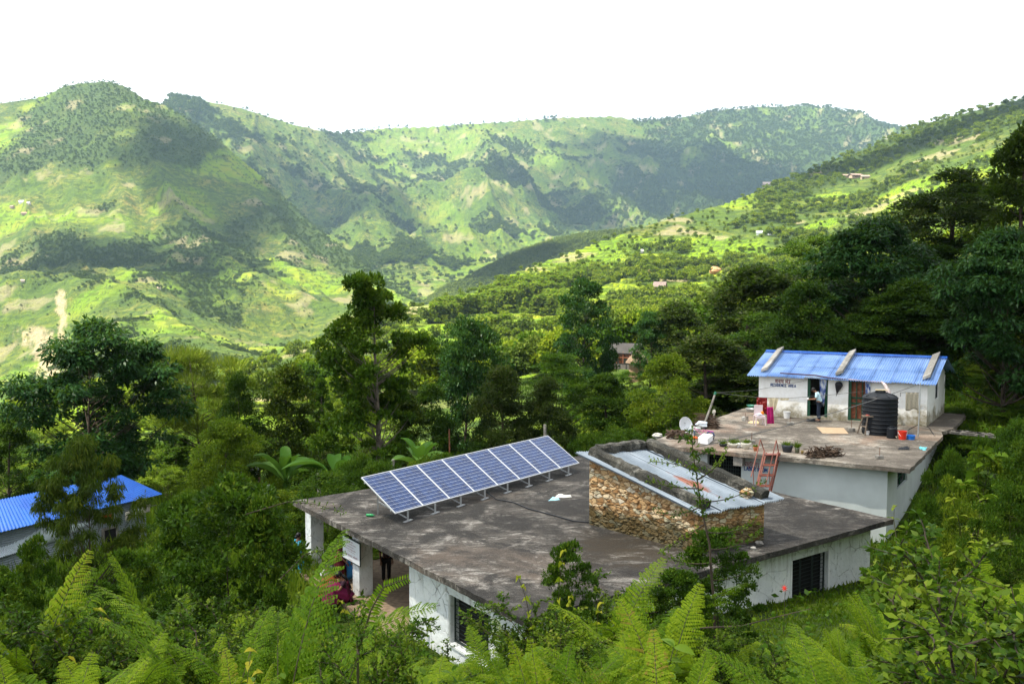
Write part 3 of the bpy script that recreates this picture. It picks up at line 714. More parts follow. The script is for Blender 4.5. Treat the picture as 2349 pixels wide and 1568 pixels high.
# ------------------------------------------------------------------ labour-room building
def labor_building():
    root = empty('labor_room_building', FL(.5,.3,-2.2), label='pale walled building with a cluttered flat roof terrace and blue LABOR ROOM lettering', cat='building')
    part = lambda mb, name, mat, **k: keep(mb.build(name, mat, **k), root)
    e1, e2, e3 = on_z(*Z1(2133,722), 1.0), on_z(*Z1(2225,630), 1.0), on_z(*Z1(2078,610), 1.0)
    c2 = C2c; e0 = on_z(*Z1(2050,745), 1.0)
    part(MB().prism(wobbly([CLc, C1c, c2, e0, e1, e2, e3, C1c+_rd*15.5, CLc+_ld*15.0], .4, .03, 4), .84, 1.0), 'roof_slab', MT['slab2'])
    # front wall
    ds = (C1c-CLc).normalized(); L = (C1c-CLc).length
    tI = .035
    s0 = solve(lambda s: proj(FL(s, tI, 0)), Z1(615,0)[0]); s1 = solve(lambda s: proj(FL(s, tI, 0)), Z1(1662,0)[0])
    w = MB(); wall_seg(w, FL(s0,tI), FL(s1,tI), -3.0, .838, .25)
    a, b = FL(s1,tI), FL(s1,.98); Lw = (b-a).length; dd = (b-a).normalized()
    u0 = solve(lambda u: proj(a+(b-a)*u), Z1(1735,0)[0])*Lw; u1 = solve(lambda u: proj(a+(b-a)*u), Z1(1803,0)[0])*Lw
    p0 = a+dd*u0; zt, zb = zof(Z1(0,1035)[1], p0.y), zof(Z1(0,1160)[1], p0.y)
    wall_seg(w, a+dd*.002, b, -3.0, .836, .25, [(u0,u1,zb,zt)])
    part(w, 'wall', MT['palewall'])
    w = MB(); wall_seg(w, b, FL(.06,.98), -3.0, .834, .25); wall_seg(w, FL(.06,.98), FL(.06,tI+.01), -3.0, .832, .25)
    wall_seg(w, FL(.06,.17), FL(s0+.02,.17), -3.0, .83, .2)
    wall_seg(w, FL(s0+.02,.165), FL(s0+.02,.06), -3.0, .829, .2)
    part(w, 'wall', MT['dark'])  # recess walls coloured near-black to put its shade into the colour
    sL = solve(lambda s: proj(FL(s, tI, 0)), Z1(372,0)[0])
    w = MB(); wall_seg(w, FL(.055,tI), FL(sL,tI), -3.0, .837, .25); part(w, 'wall', MT['palewall'])
    n = Vector((-dd.y, dd.x, 0)); wf = MB(); A = a+dd*u0+n*.1; B = a+dd*u1+n*.1
    for p in (A, (A+B)/2, B): wf.bar(V2(p)+Vector((0,0,zb)), V2(p)+Vector((0,0,zt)), .05, .05)
    for z in (zb, (zb+zt)/2, zt): wf.bar(V2(A)+Vector((0,0,z)), V2(B)+Vector((0,0,z)), .04, .04)
    f = part(wf, 'window', MT['green_paint'])
    g = MB(); g.quad(*[V2(q)+n*.06+Vector((0,0,z)) for q, z in ((A,zb),(B,zb),(B,zt),(A,zt))]); o = g.build('pane', MT['dark']); o.parent = f
    # bracket beam and dark metal grille of the recess
    sB = solve(lambda s: proj(FL(s, .0, .7)), Z1(585,0)[0]); c = FL(sB, .006)
    nf = Vector((-ds.y, ds.x, 0))
    part(MB().prism([c-ds*.18, c+ds*.18, c+ds*.18+nf*.5, c-ds*.18+nf*.5], .46, .835), 'bracket', MT['concrete'])
    gr = MB(); ga, gb = FL(sL,.05), FL(s0,.05)
    for k in range(15):
        p = ga+(gb-ga)*(k/14); gr.bar(V2(p)+Vector((0,0,-2.4)), V2(p)+Vector((0,0,.8)), .02, .02)
    for k in range(22): gr.bar(V2(ga)+Vector((0,0,-2.3+k*.145)), V2(gb)+Vector((0,0,-2.3+k*.145)), .015, .03)
    part(gr, 'grille', MT['dark_frame'])
    # lettering
    no = -nf
    for (txt, dev, x0, x1, yb, hpx, mat, st) in ((['pra','su','ti',' ','gri','ha'], 1, 637, 745, 990, 30, 'ink_red', .022),(list('LABOR ROOM'), 0, 637, 800, 1017, 26, 'ink_blue', .034)):
        sa = solve(lambda s: proj(FL(s, tI, 0)), Z1(x0,0)[0]); sb = solve(lambda s: proj(FL(s, tI, 0)), Z1(x1,0)[0])
        pa, pb = FL(sa,tI), FL(sb,tI); z = zof(Z1(0,yb)[1], pa.y); wd = (pb-pa).length
        lettering('lettering', txt, Vector((pa.x,pa.y,z)), (pb-pa), hpx*.32*pa.y/FPX*1.0, wd, st, MT[mat], None, dev, nrm=no).parent = None
        o = bpy.data.objects[-1] if False else COL.objects[-1]
        keep(o, root)
    return root
# ------------------------------------------------------------------ residence
RA, RB, RCc = on_z(*Z1(738,624), 1.0), on_z(*Z1(1943,707), 1.0), on_z(*Z1(2070,608), 1.0)
RD = RA+(RCc-RB)
dR = (RB-RA).normalized(); dS = (RCc-RB).normalized(); RL = (RB-RA).length; RS = (RCc-RB).length
nR = Vector((dR.y, -dR.x, 0))                  # outward from the front wall
def RU(zx): return solve(lambda u: proj(RA+(RB-RA)*u), Z1(zx,0)[0])*RL      # metres along the front wall
def RP(u, z, off=0.0):
    p = RA+dR*u+nR*off; return Vector((p.x, p.y, z))
def RZ(zy, u): return zof(Z1(0,zy)[1], (RA+dR*u).y)
def residence():
    root = empty('residence_building', (RA+RCc)/2, label='small white house with a blue corrugated roof and RESIDENCE AREA lettering', cat='house')
    part = lambda mb, name, mat, **k: keep(mb.build(name, mat, **k), root)
    zt = (RZ(320,0)+RZ(398,RL))/2+.03
    d1a, d1b, d2a, d2b = RU(1086), RU(1232), RU(1378), RU(1535)
    zt1 = RZ(352, d1a); zt2 = RZ(372, d2a)
    zf = 1.0
    w = MB(); wall_seg(w, RA, RB, zf, zt, .25, [(d1a,d1b,zf+.12,zt1),(d2a,d2b,zf+.05,zt2)])
    a, b = RB, RCc; L = RS; u0 = solve(lambda u: proj(a+(b-a)*u), Z1(2000,0)[0])*L; u1 = solve(lambda u: proj(a+(b-a)*u), Z1(2024,0)[0])*L
    pz = a+dS*u0; wz1, wz0 = zof(Z1(0,365)[1], pz.y), zof(Z1(0,515)[1], pz.y)
    wall_seg(w, a+dS*.003, b, zf, zt-.002, .25, [(u0,u1,wz0,wz1)])
    wall_seg(w, b, RD, zf, zt-.003, .25); wall_seg(w, RD, RA+dS*.003, zf, zt-.004, .25)
    # ridge over the middle
    zr = (zof(Z1(0,165)[1], (RA+dS*RS*.5).y)+zof(Z1(0,235)[1], (RB+dS*RS*.5).y))/2
    for p in (RA, RB):
        q = -dR*.25 if p is RB else dR*.25
        pts = [p, p+dS*RS*.5, p+dS*RS]
        v = [(*pts[0].xy, zt-.005), (*pts[1].xy, zr-.06), (*pts[2].xy, zt-.005)]; v += [(x+q.x, y+q.y, z) for x, y, z in v]
        w.add(v, [(0,1,2),(5,4,3),(0,3,4,1),(1,4,5,2),(2,5,3,0)])
    part(w, 'wall', MT['whitewash'])
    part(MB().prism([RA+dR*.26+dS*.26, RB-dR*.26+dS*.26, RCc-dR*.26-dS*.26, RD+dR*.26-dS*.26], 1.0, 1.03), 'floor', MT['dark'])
    # roof: two slopes, overlapping blue sheets in two courses
    el, er = Z1(690,302), Z1(1970,398)
    ovf = .42
    fe = lambda u, t, off=0: (lambda p: Vector((p.x, p.y, (zt+.0)*(1-t)+zr*t+off-(ovf/(RS*.5))*(zr-zt)*(1-t))))(RA+dR*u-dS*ovf*(1-t)+dS*RS*.5*t)
    be = lambda u, t, off=0: (lambda p: Vector((p.x, p.y, zt*(1-t)+zr*t+off-(ovf/(RS*.5))*(zr-zt)*(1-t))))(RA+dR*u+dS*(RS+ovf)*(1-t)+dS*RS*.5*t)
    uL, uR = -.45, RL+.42
    rf = MB(); n = 9; AMP = .03; rg = random.Random(3)
    for k in range(n):
        ua, ub = uL+(uR-uL)*k/n-(.04 if k else 0), uL+(uR-uL)*(k+1)/n
        o = .045+.012*(k%2)
        j = rg.uniform(-.04,.04)
        corr(rf, fe(ua,.46,o), fe(ub,.46,o), fe(ub,0,o+j*.3), fe(ua,0,o+j*.3), 9, AMP, 3, .008, k)
        corr(rf, fe(ua,1,o+.022), fe(ub,1,o+.022), fe(ub,.42,o+.022), fe(ua,.42,o+.022), 9, AMP, 3, .008, k)
        corr(rf, be(ua,1,o), be(ub,1,o), be(ub,0,o), be(ua,0,o), 10, .020, 2)
    part(rf, 'roof', MT['bluetin'])
    rc = MB(); h = .12
    rc.add([tuple(fe(uL,.93,h)), tuple(fe(uR,.93,h)), tuple(fe(uR,1,h+.02)), tuple(fe(uL,1,h+.02)), tuple(be(uL,.93,h)), tuple(be(uR,.93,h))], [(0,1,2,3),(3,2,5,4),(3,2,1,0),(4,5,2,3)])
    part(rc, 'ridge_cap', MT['bluetin2'])
    for zx in (770, 1303, 1925):
        u = RU(zx)+.05; m = MB(); 
        m.add([tuple(fe(u+dx, t, o)) for t, o in ((.13,.065),(.985,.075)) for dx, o2 in ((-.17,0),(.17,0)) for o in (o, o+.15)], [(0,1,3,2),(4,6,7,5),(0,4,5,1),(2,3,7,6),(1,5,7,3),(0,2,6,4)])
        part(m, 'roof_beam', MT['concrete'], bevel=.015)
    # doors
    def door(ua, ub, z0, z1, closed):
        f = MB()
        for u in (ua+.05, ub-.05): f.bar(RP(u,z0,-.06), RP(u,z1,-.06), .1, .16, up=dR)
        f.bar(RP(ua,z1-.04,-.06), RP(ub,z1-.04,-.06), .15, .08)
        fo = part(f, 'door', MT['green_paint'])
        if closed:
            s = MB(); gp = MB(); us = [ua+.1, ub-.1]; W = us[1]-us[0]
            gp.quad(RP(us[0],z0,-.13), RP(us[1],z0,-.13), RP(us[1],z1,-.13), RP(us[0],z1,-.13))
            for k in range(4): u = us[0]+W*k/3; s.bar(RP(u,z0,-.10), RP(u,z1,-.10), .07, .04, up=dR)
            for q in (0.02,.42,.56,.97): z = z0+(z1-z0)*q; s.bar(RP(us[0],z,-.099), RP(us[1],z,-.099), .036, .075)
            o = gp.build('door_panel', MT['red_wood']); o.parent = fo
            o = s.build('door_rail', MT['green_paint']); o.parent = fo
        return fo
    door(d1a,d1b,zf+.1,zt1,0); door(d2a,d2b,zf+.05,zt2,1)
    # side window
    wf = MB(); A, B = a+dS*u0-dR*.09, a+dS*u1-dR*.09
    for p in (A, B): wf.bar(V2(p)+Vector((0,0,wz0)), V2(p)+Vector((0,0,wz1)), .05, .05)
    for z in (wz0, (wz0+wz1)/2, wz1): wf.bar(V2(A)+Vector((0,0,z)), V2(B)+Vector((0,0,z)), .04, .04)
    f = part(wf, 'window', MT['dark_frame']); g = MB(); g.quad(*[V2(q)-dR*.05+Vector((0,0,z)) for q, z in ((A,wz0),(B,wz0),(B,wz1),(A,wz1))]); o = g.build('pane', MT['dark']); o.parent = f
    # gutter: dark red then whitish, sagging; small tin awning over the open door
    g = MB(); g.tube([RP(RU(x), RZ(y, RU(x)), .32) for x, y in ((897,320),(1060,330),(1150,335),(1240,352),(1385,366))], .032, 6); part(g, 'gutter', simple('maroon_gutter', (.06,.012,.012), .6))
    g = MB(); g.tube([RP(RU(x), RZ(y, RU(x)), .34) for x, y in ((1385,364),(1500,376),(1640,385),(1650,398),(1640,425))], .035, 6); part(g, 'gutter', simple('faded_pinkish_gutter', (.42,.30,.29), .6))
    aw = MB(); ua, ub = RU(1072), RU(1180); za = RZ(340, ua); corr(aw, RP(ua+.1,za+.02,.05), RP(ub,za+.02,.05), RP(ub+.05,za-.08,.42), RP(ua,za-.08,.42), 7, .014, 1); part(aw, 'awning', MT['tin_plain'])
    for (txt, dev, x0, x1, yb0, hpx, mat, st) in ((['aa_full','va','a_bar','sa',' ','ksha','tra'], 1, 852, 963, 393, 24, 'ink_red', .026),(list('RESIDENCE AREA'), 0, 823, 1002, 416, 18, 'ink_blue', .032)):
        ua, ub = RU(x0), RU(x1); z = RZ(yb0, ua)
        keep(lettering('lettering', txt, RP(ua, z), dR, hpx*.32*RP(ua,0).y/FPX, ub-ua, st, MT[mat], None, dev, nrm=nR), root)
    return zt, zr
# ================================================================== VEGETATION
def unit(v): return v/np.maximum(np.linalg.norm(v, axis=-1, keepdims=True), 1e-9)
def rdir(rs, n): return unit(rs.normal(size=(n,3)))
def kites(base, d, nrm, L, W, fold=.18, mid=.45, droop=0.0):
    """folded four-point leaves; returns verts (4n,3), quads (n,4)"""
    d = unit(d); side = unit(np.cross(d, nrm)); up = np.cross(side, d)
    L = np.asarray(L)[:,None]*np.ones((len(base),1)); W = np.asarray(W)[:,None]*np.ones((len(base),1))
    tip = base+d*L-np.array([0,0,1.])*L*droop
    m = base+d*L*mid
    v = np.stack([base, m+side*W/2+up*W*fold, tip, m-side*W/2+up*W*fold], 1).reshape(-1, 3)
    return v, np.arange(len(base)*4).reshape(-1, 4)
def ribs(base, d, nrm, L, W, prof=((0,.05),(.22,.8),(.5,1.),(.78,.62),(1,.02)), fold=.15, curve=.25):
    """longer leaves with a midrib, three points per station"""
    d = unit(d); side = unit(np.cross(d, nrm)); up = np.cross(side, d)
    L = np.asarray(L, float).reshape(-1,1)*np.ones((len(base),1)); W = np.asarray(W, float).reshape(-1,1)*np.ones((len(base),1))
    rows = []
    for t, w in prof:
        c = base+d*L*t-np.array([0,0,1.])*L*curve*t*t
        rows += [c+side*W*w/2+up*W*w*fold, c, c-side*W*w/2+up*W*w*fold]
    V = np.stack(rows, 1); k = len(prof); n = len(base)
    q = []
    for i in range(k-1):
        a = 3*i; q += [[a, a+1, a+4, a+3],[a+1, a+2, a+5, a+4]]
    q = (np.arange(n)[:,None,None]*3*k+np.array(q)[None]).reshape(-1, 4)
    return V.reshape(-1, 3), q
class Leafy:
    def __init__(s): s.v = []; s.q = []; s.t = []; s.n = 0
    def add(s, vq, tint):
        v, q = vq; s.v.append(v); s.q.append(q+s.n); s.n += len(v)
        k = len(v)//max(1, len(tint)); s.t.append(np.repeat(tint, k)[:len(v)]); return s
    def mesh(s, name, mat):
        return raw_mesh(name, np.concatenate(s.v), quads=np.concatenate(s.q), mats=[mat], attrs=dict(tint=np.concatenate(s.t)))
def leaf_mat(name, dark, mid, light, trans=.35, rough=.5, tip=None, gloss=.06):
    t = NT(name)
    ti = t.n('ShaderNodeAttribute', _attribute_name='tint').outputs['Fac']
    ob = t.n('ShaderNodeObjectInfo').outputs['Random']
    f = t.math('ADD', t.math('MULTIPLY', ti, .8), t.math('MULTIPLY', ob, .2))
    st = [(.0, dark), (.5, mid), (.88, light)]
    if tip: st.append((.97, tip))
    c = t.ramp(f, st)
    p = t.n('ShaderNodeBsdfPrincipled', Roughness=rough); t.link(c, p.inputs['Base Color']); p.inputs['Specular IOR Level'].default_value = gloss
    tr = t.n('ShaderNodeBsdfTranslucent'); tc = t.mix(.5, c, (.10,.20,.01), 'MIX'); t.link(tc, tr.inputs[0])
    m = t.n('ShaderNodeMixShader', i0=trans); t.link(p.outputs[0], m.inputs[1]); t.link(tr.outputs[0], m.inputs[2]); t.link(m.outputs[0], t.out.inputs[0])
    return t.m
def veg_mats():
    MT['lf_dark'] = leaf_mat('dark_green_leaves', (.006,.022,.006), (.016,.050,.012), (.045,.105,.024), .25, .38)
    MT['lf_shade'] = leaf_mat('shade_dark_leaves', (.007,.020,.003), (.021,.050,.005), (.070,.110,.010), .3, .5)  # leaf colour darkened to stand in for cloud shadow on these trees
    MT['lf_olive'] = leaf_mat('olive_green_leaves', (.012,.024,.003), (.042,.068,.006), (.120,.135,.012), .3, .5)
    MT['lf_mid'] = leaf_mat('fresh_green_leaves', (.012,.034,.003), (.038,.082,.006), (.115,.170,.014), .35, .5)
    MT['lf_lime'] = leaf_mat('lime_green_leaves', (.045,.080,.005), (.105,.160,.010), (.22,.26,.018), .4, .5)
    MT['lf_pine'] = leaf_mat('pine_needles', (.040,.060,.007), (.12,.155,.015), (.24,.26,.028), .3, .6)
    MT['lf_brown'] = leaf_mat('brownish_green_leaves', (.010,.018,.004), (.030,.045,.009), (.075,.080,.018), .3, .5)
    MT['lf_thorn'] = leaf_mat('small_glossy_shrub_leaves', (.012,.030,.004), (.038,.085,.007), (.13,.19,.014), .3, .4, (.17,.20,.02))
    MT['lf_fern'] = leaf_mat('fern_fronds', (.020,.056,.003), (.075,.150,.005), (.20,.28,.010), .40, .5, (.22,.17,.03))
    MT['lf_broad'] = leaf_mat('broad_leaves', (.014,.045,.004), (.048,.110,.007), (.13,.21,.014), .35, .4)
    MT['lf_banana'] = leaf_mat('banana_leaves', (.03,.085,.012), (.06,.15,.02), (.11,.22,.04), .4, .4)
    MT['lf_yellow'] = leaf_mat('yellow_vine_leaves', (.14,.20,.01), (.24,.28,.015), (.36,.33,.03), .45, .45)
    MT['lf_forest'] = leaf_mat('distant_tree_leaves', (.026,.046,.008), (.062,.095,.013), (.135,.17,.022), .2, .7)
    MT['lf_pinefar'] = leaf_mat('distant_pine_needles', (.050,.080,.012), (.095,.135,.018), (.15,.18,.025), .2, .7)
    MT['grass'] = leaf_mat('grass_blades', (.040,.080,.005), (.085,.145,.008), (.150,.205,.015), .4, .6)
    MT['bark'] = simple('grey_brown_bark', (.060,.045,.032), .9, var=.3, scale=4, bump=.02)
    MT['bark2'] = simple('pale_bark', (.13,.11,.085), .9, var=.3, scale=4, bump=.02)
    MT['stem'] = simple('green_brown_stem', (.055,.055,.02), .8, var=.25)
def bez(a, b, c, n=5):
    return [a*(1-t)**2+b*2*t*(1-t)+c*t*t for t in np.linspace(0, 1, n)]
def tree_meshes(kind, seed, H=10.0):
    """returns (trunk mesh, crown mesh, nominal width)"""
    rs = np.random.RandomState(seed); rg = random.Random(seed)
    K = dict(  # env width, crown base, clumps, leaves per clump, clump radius, leaf L, W, droop, mat, whorl
      bigleaf=(.50,.20,150,95,.085,.34,.12,.35,'lf_dark'), round=(.36,.25,80,110,.085,.22,.10,.1,'lf_shade'),
      tall=(.24,.12,80,95,.075,.24,.10,.1,'lf_olive'), irr=(.40,.24,150,75,.043,.21,.10,.0,'lf_mid'), shrubt=(.62,.02,150,80,.055,.20,.085,.0,'lf_thorn'), shrubn=(.26,.02,110,80,.05,.20,.085,-.2,'lf_thorn'),
      roundk=(.34,.20,110,110,.08,.22,.10,.1,'lf_dark'),  # dark leaves here stand in for cloud shadow
      dense=(.30,.16,85,120,.080,.20,.09,.05,'lf_shade'), pine=(.42,.40,70,150,.085,.50,.035,-.15,'lf_pine'),
      feather=(.55,.45,70,110,.085,.30,.05,.05,'lf_mid'), weep=(.50,.24,120,110,.08,.34,.07,.75,'lf_olive'),
      brown=(.30,.15,100,100,.085,.22,.09,.1,'lf_brown'), lime=(.38,.12,70,110,.09,.24,.11,.1,'lf_lime'),
      bush=(.62,.02,60,120,.13,.36,.15,.1,'lf_mid'), bushl=(.62,.02,60,120,.13,.34,.15,.1,'lf_lime'))[kind]
    ew, cb, nc, nl, cr, LL, LW, droop, mat = K
    # envelope radius by height
    def env(h):
        s = (h-cb)/(1-cb)
        if kind in ('tall','dense','brown'): return ew*(math.sin(math.pi*min(1, max(0, s))**.75)**.6)*(1.05-.35*s)
        if kind == 'pine': return ew*(1-abs(s-.45)**2*2.2)
        if kind == 'feather': return ew*(.35+.65*abs(math.sin(s*9)))*(1.1-.8*s)
        if kind == 'irr': return ew*(.72+.28*math.sin(s*12+seed))*(1.12-.62*s)*min(1, .45+s*3)
        return ew*math.sqrt(max(.02, 1-(s*1.75-.75)**2 if s > .43 else .55+s))
    lx, ly = rg.uniform(-.05,.05)*H, rg.uniform(-.05,.05)*H
    cl = []
    tries = 0
    while len(cl) < nc and tries < nc*30:
        tries += 1
        h = cb+(1-cb)*(rs.rand()**.85); e = env(h)
        r = e*math.sqrt(rs.uniform(.12, 1)); a = rs.uniform(0, 2*math.pi)
        g = fbm(np.array([math.cos(a)*1.7+seed]), np.array([h*4+math.sin(a)*1.7]), seed, 2)[0]
        if g < (-.05 if kind == 'irr' else -.12) and rs.rand() < .9: continue
        r *= 1+.5*g
        cl.append((r*math.cos(a)*H+lx*h, r*math.sin(a)*H+ly*h, (h-cr*.5)*H, cr*H*rs.uniform(.6,1.25)))
    cl.append((lx, ly, H*(1-cr), cr*H)); cl = np.array(cl)
    lf = Leafy()
    for i, c in enumerate(cl):
        n = int(nl*2.1*rs.uniform(.7,1.2)); u = rdir(rs, n); u[:,2] = np.where(u[:,2] < -.25, -u[:,2]*.5, u[:,2])
        rad = c[3]*(rs.uniform(.35,1.0,(n,1))**.5); p = c[:3]+u*rad*np.array([1.15,1.15,.75])
        if kind in ('weep','bigleaf'): # whorls of drooping leaflets
            d = unit(u*np.array([1,1,.2])+rs.normal(size=(n,3))*.35+np.array([0,0,-droop]))
        elif kind == 'pine': d = unit(u+np.array([0,0,.5])+rs.normal(size=(n,3))*.35)
        elif kind == 'feather': d = unit(u*np.array([1,1,.1])+rs.normal(size=(n,3))*.4); p[:,2] = c[2]+(p[:,2]-c[2])*.35
        else: d = unit(u+rs.normal(size=(n,3))*.7+np.array([0,0,-droop]))
        nn = unit(u*.6+np.array([0,0,1.])+rs.normal(size=(n,3))*.45)
        s = rs.uniform(.7,1.25,n)
        base = rs.uniform(.05,.6)
        lf.add(kites(p, d, nn, LL*s*1.12, LW*s*1.3, .15), np.clip(base+rs.normal(size=n)*.16+u[:,2]*.1, 0, 1))
    mb = MB(); hr = .016*H if kind not in ('bush','bushl','shrubt','shrubn') else .008*H
    th = .93 if kind in ('tall','dense','irr','brown','pine') else .72
    N = 9; tp = [Vector((lx*(t*th)+math.sin(t*5+seed)*.012*H, ly*(t*th)+math.cos(t*4+seed)*.012*H, t*th*H)) for t in np.linspace(0, 1, N)]
    tp[0].z = -.25*H
    mb.tube(tp, [hr*(1.25-1.1*t) for t in np.linspace(0, 1, N)], 7)
    for c in cl[::2]:
        e = Vector(c[:3]); h = max(.08*H, min(th*.95*H, e.z-abs(math.hypot(e.x, e.y))*.55-.02*H)); f = h/(th*H)
        i = min(N-2, int(f*(N-1))); g = f*(N-1)-i; a = tp[i]*(1-g)+tp[i+1]*g; 
        if i == 0: a = Vector((tp[1].x*g, tp[1].y*g, h))
        m = (a+e)/2+Vector((0,0,-.03*H))
        r0 = hr*.42*(1.1-f); mb.tube(bez(a, m, e, 5), [r0, r0*.8, r0*.6, r0*.4, r0*.15], 4)
    tm = mb.build('trunk', MT['bark2' if kind in ('irr',) else 'bark'], smooth=True)
    tme = tm.data; bpy.data.objects.remove(tm)
    cm = lf.mesh('crown', MT[mat])
    v = np.concatenate(lf.v); wd = np.percentile(np.abs(v[:,:2]), 97)*2
    return tme, cm, wd
TREES = {}
def tree(kind, seed, x, y, h, w, label, group=None, name='tree', cat='tree', z=None, rz=None):
    if kind == 'shrubt' and h > 1.25*w: kind, seed = 'shrubn', 210+seed%2
    key = (kind, seed)
    if key not in TREES: TREES[key] = tree_meshes(kind, seed)
    tm, cm, wd = TREES[key]
    z = G(x, y) if z is None else z
    e = empty(name, (x, y, z-.05), random.Random(int(x*100)+int(y*7)).uniform(0, 6.28) if rz is None else rz, label, cat, group)
    e.scale = (w/wd, w/wd, h/10.0)
    mobj('trunk' if kind not in ('bush','bushl','shrubt','shrubn') else 'stem', tm, e); mobj('crown' if kind not in ('bush','bushl','shrubt','shrubn') else 'foliage', cm, e)
    return e
def tree_px(kind, seed, px, top, wpx, d, label, **k):
    a = ray(px, (top+900)/2)[0]; x = a*d; g = G(x, d); zt = zof(top, d)
    return tree(kind, seed, x, d, max(1.2, zt-g), wpx/FPX*d, label, **k)
KEYTREES = [
 ('bigleaf',1,200,735,330,56,'large dark glossy broad-leaved tree with domed crown, tallest at the left edge'),
 ('pine',2,455,796,215,66,'pale yellow-green pine with brush-like needle tufts beside the large dark broad-leaved tree'),
 ('weep',3,195,990,215,27,'young tree with drooping narrow leaves and thin trunk in front of the blue tin roof'),
 ('dense',4,548,850,105,52,'slim dark round-topped tree just right of the pale pine'),
 ('tall',5,650,832,130,53,'dense dark column-shaped tree between the pine and the tallest slender tree'),
 ('irr',6,738,868,72,58,'small open-crowned slender tree just left of the tallest slender tree'),
 ('irr',7,862,630,235,48,'tallest slender tree with a bare lower trunk and open layered crown above the solar panels'),
 ('roundk',8,1066,724,160,60,'rounded olive tree right of the tallest slender tree'),
 ('brown',9,1150,835,140,50,'bushy dark tree with reddish young leaves behind the middle of the solar panels'),
 ('feather',10,1290,800,190,58,'feathery flat-layered yellow-green tree in front of the bright terraces'),
 ('roundk',11,1342,640,130,88,'lone dark round tree with forked trunk standing on the bright slope'),
 ('roundk',12,1494,710,80,92,'small dense dark green tree left of the grey-roofed farmhouse knoll'),
 ('dense',13,1395,850,150,56,'dark leafy tree below the stone farmhouse'),
 ('lime',14,1545,815,190,52,'yellow-tipped bushy tree to the left of the residence terrace'),
 ('brown',15,1700,610,300,72,'broad olive brown tree behind the left end of the residence'),
 ('round',16,1870,540,190,98,'dark rounded tree showing above the broad olive brown tree'),
 ('bigleaf',17,2010,500,300,62,'massive dark tree with pale veined drooping leaflets behind the residence roof'),
 ('brown',18,2185,385,240,76,'tall brownish open tree behind the right end of the blue roof'),
 ('tall',19,2335,283,190,58,'tall dark tree cut by the right edge, highest in the picture'),
 ('bigleaf',20,2310,520,290,46,'large-leaved dark tree at the right edge below the highest tree'),
 ('brown',21,1560,690,140,92,'thin olive tree at the left of the wooded slope behind the terrace'),
 ('dense',22,10,935,110,58,'dark leafy tree at the far left edge above the blue tin roof'),
 ('dense',23,1000,870,110,56,'dark green tree between the slender tree and the rounded olive tree'),
 ('brown',24,1250,860,120,50,'small dark tree at the right of the solar panels'),
 ('tall',25,930,900,90,52,'narrow tree behind the banana plants'),
 ('lime',26,520,960,150,44,'sunlit yellow-green bushy tree below the pale pine'),
 ('dense',27,2080,640,200,56,'dark tree directly above the right roof end'),
]
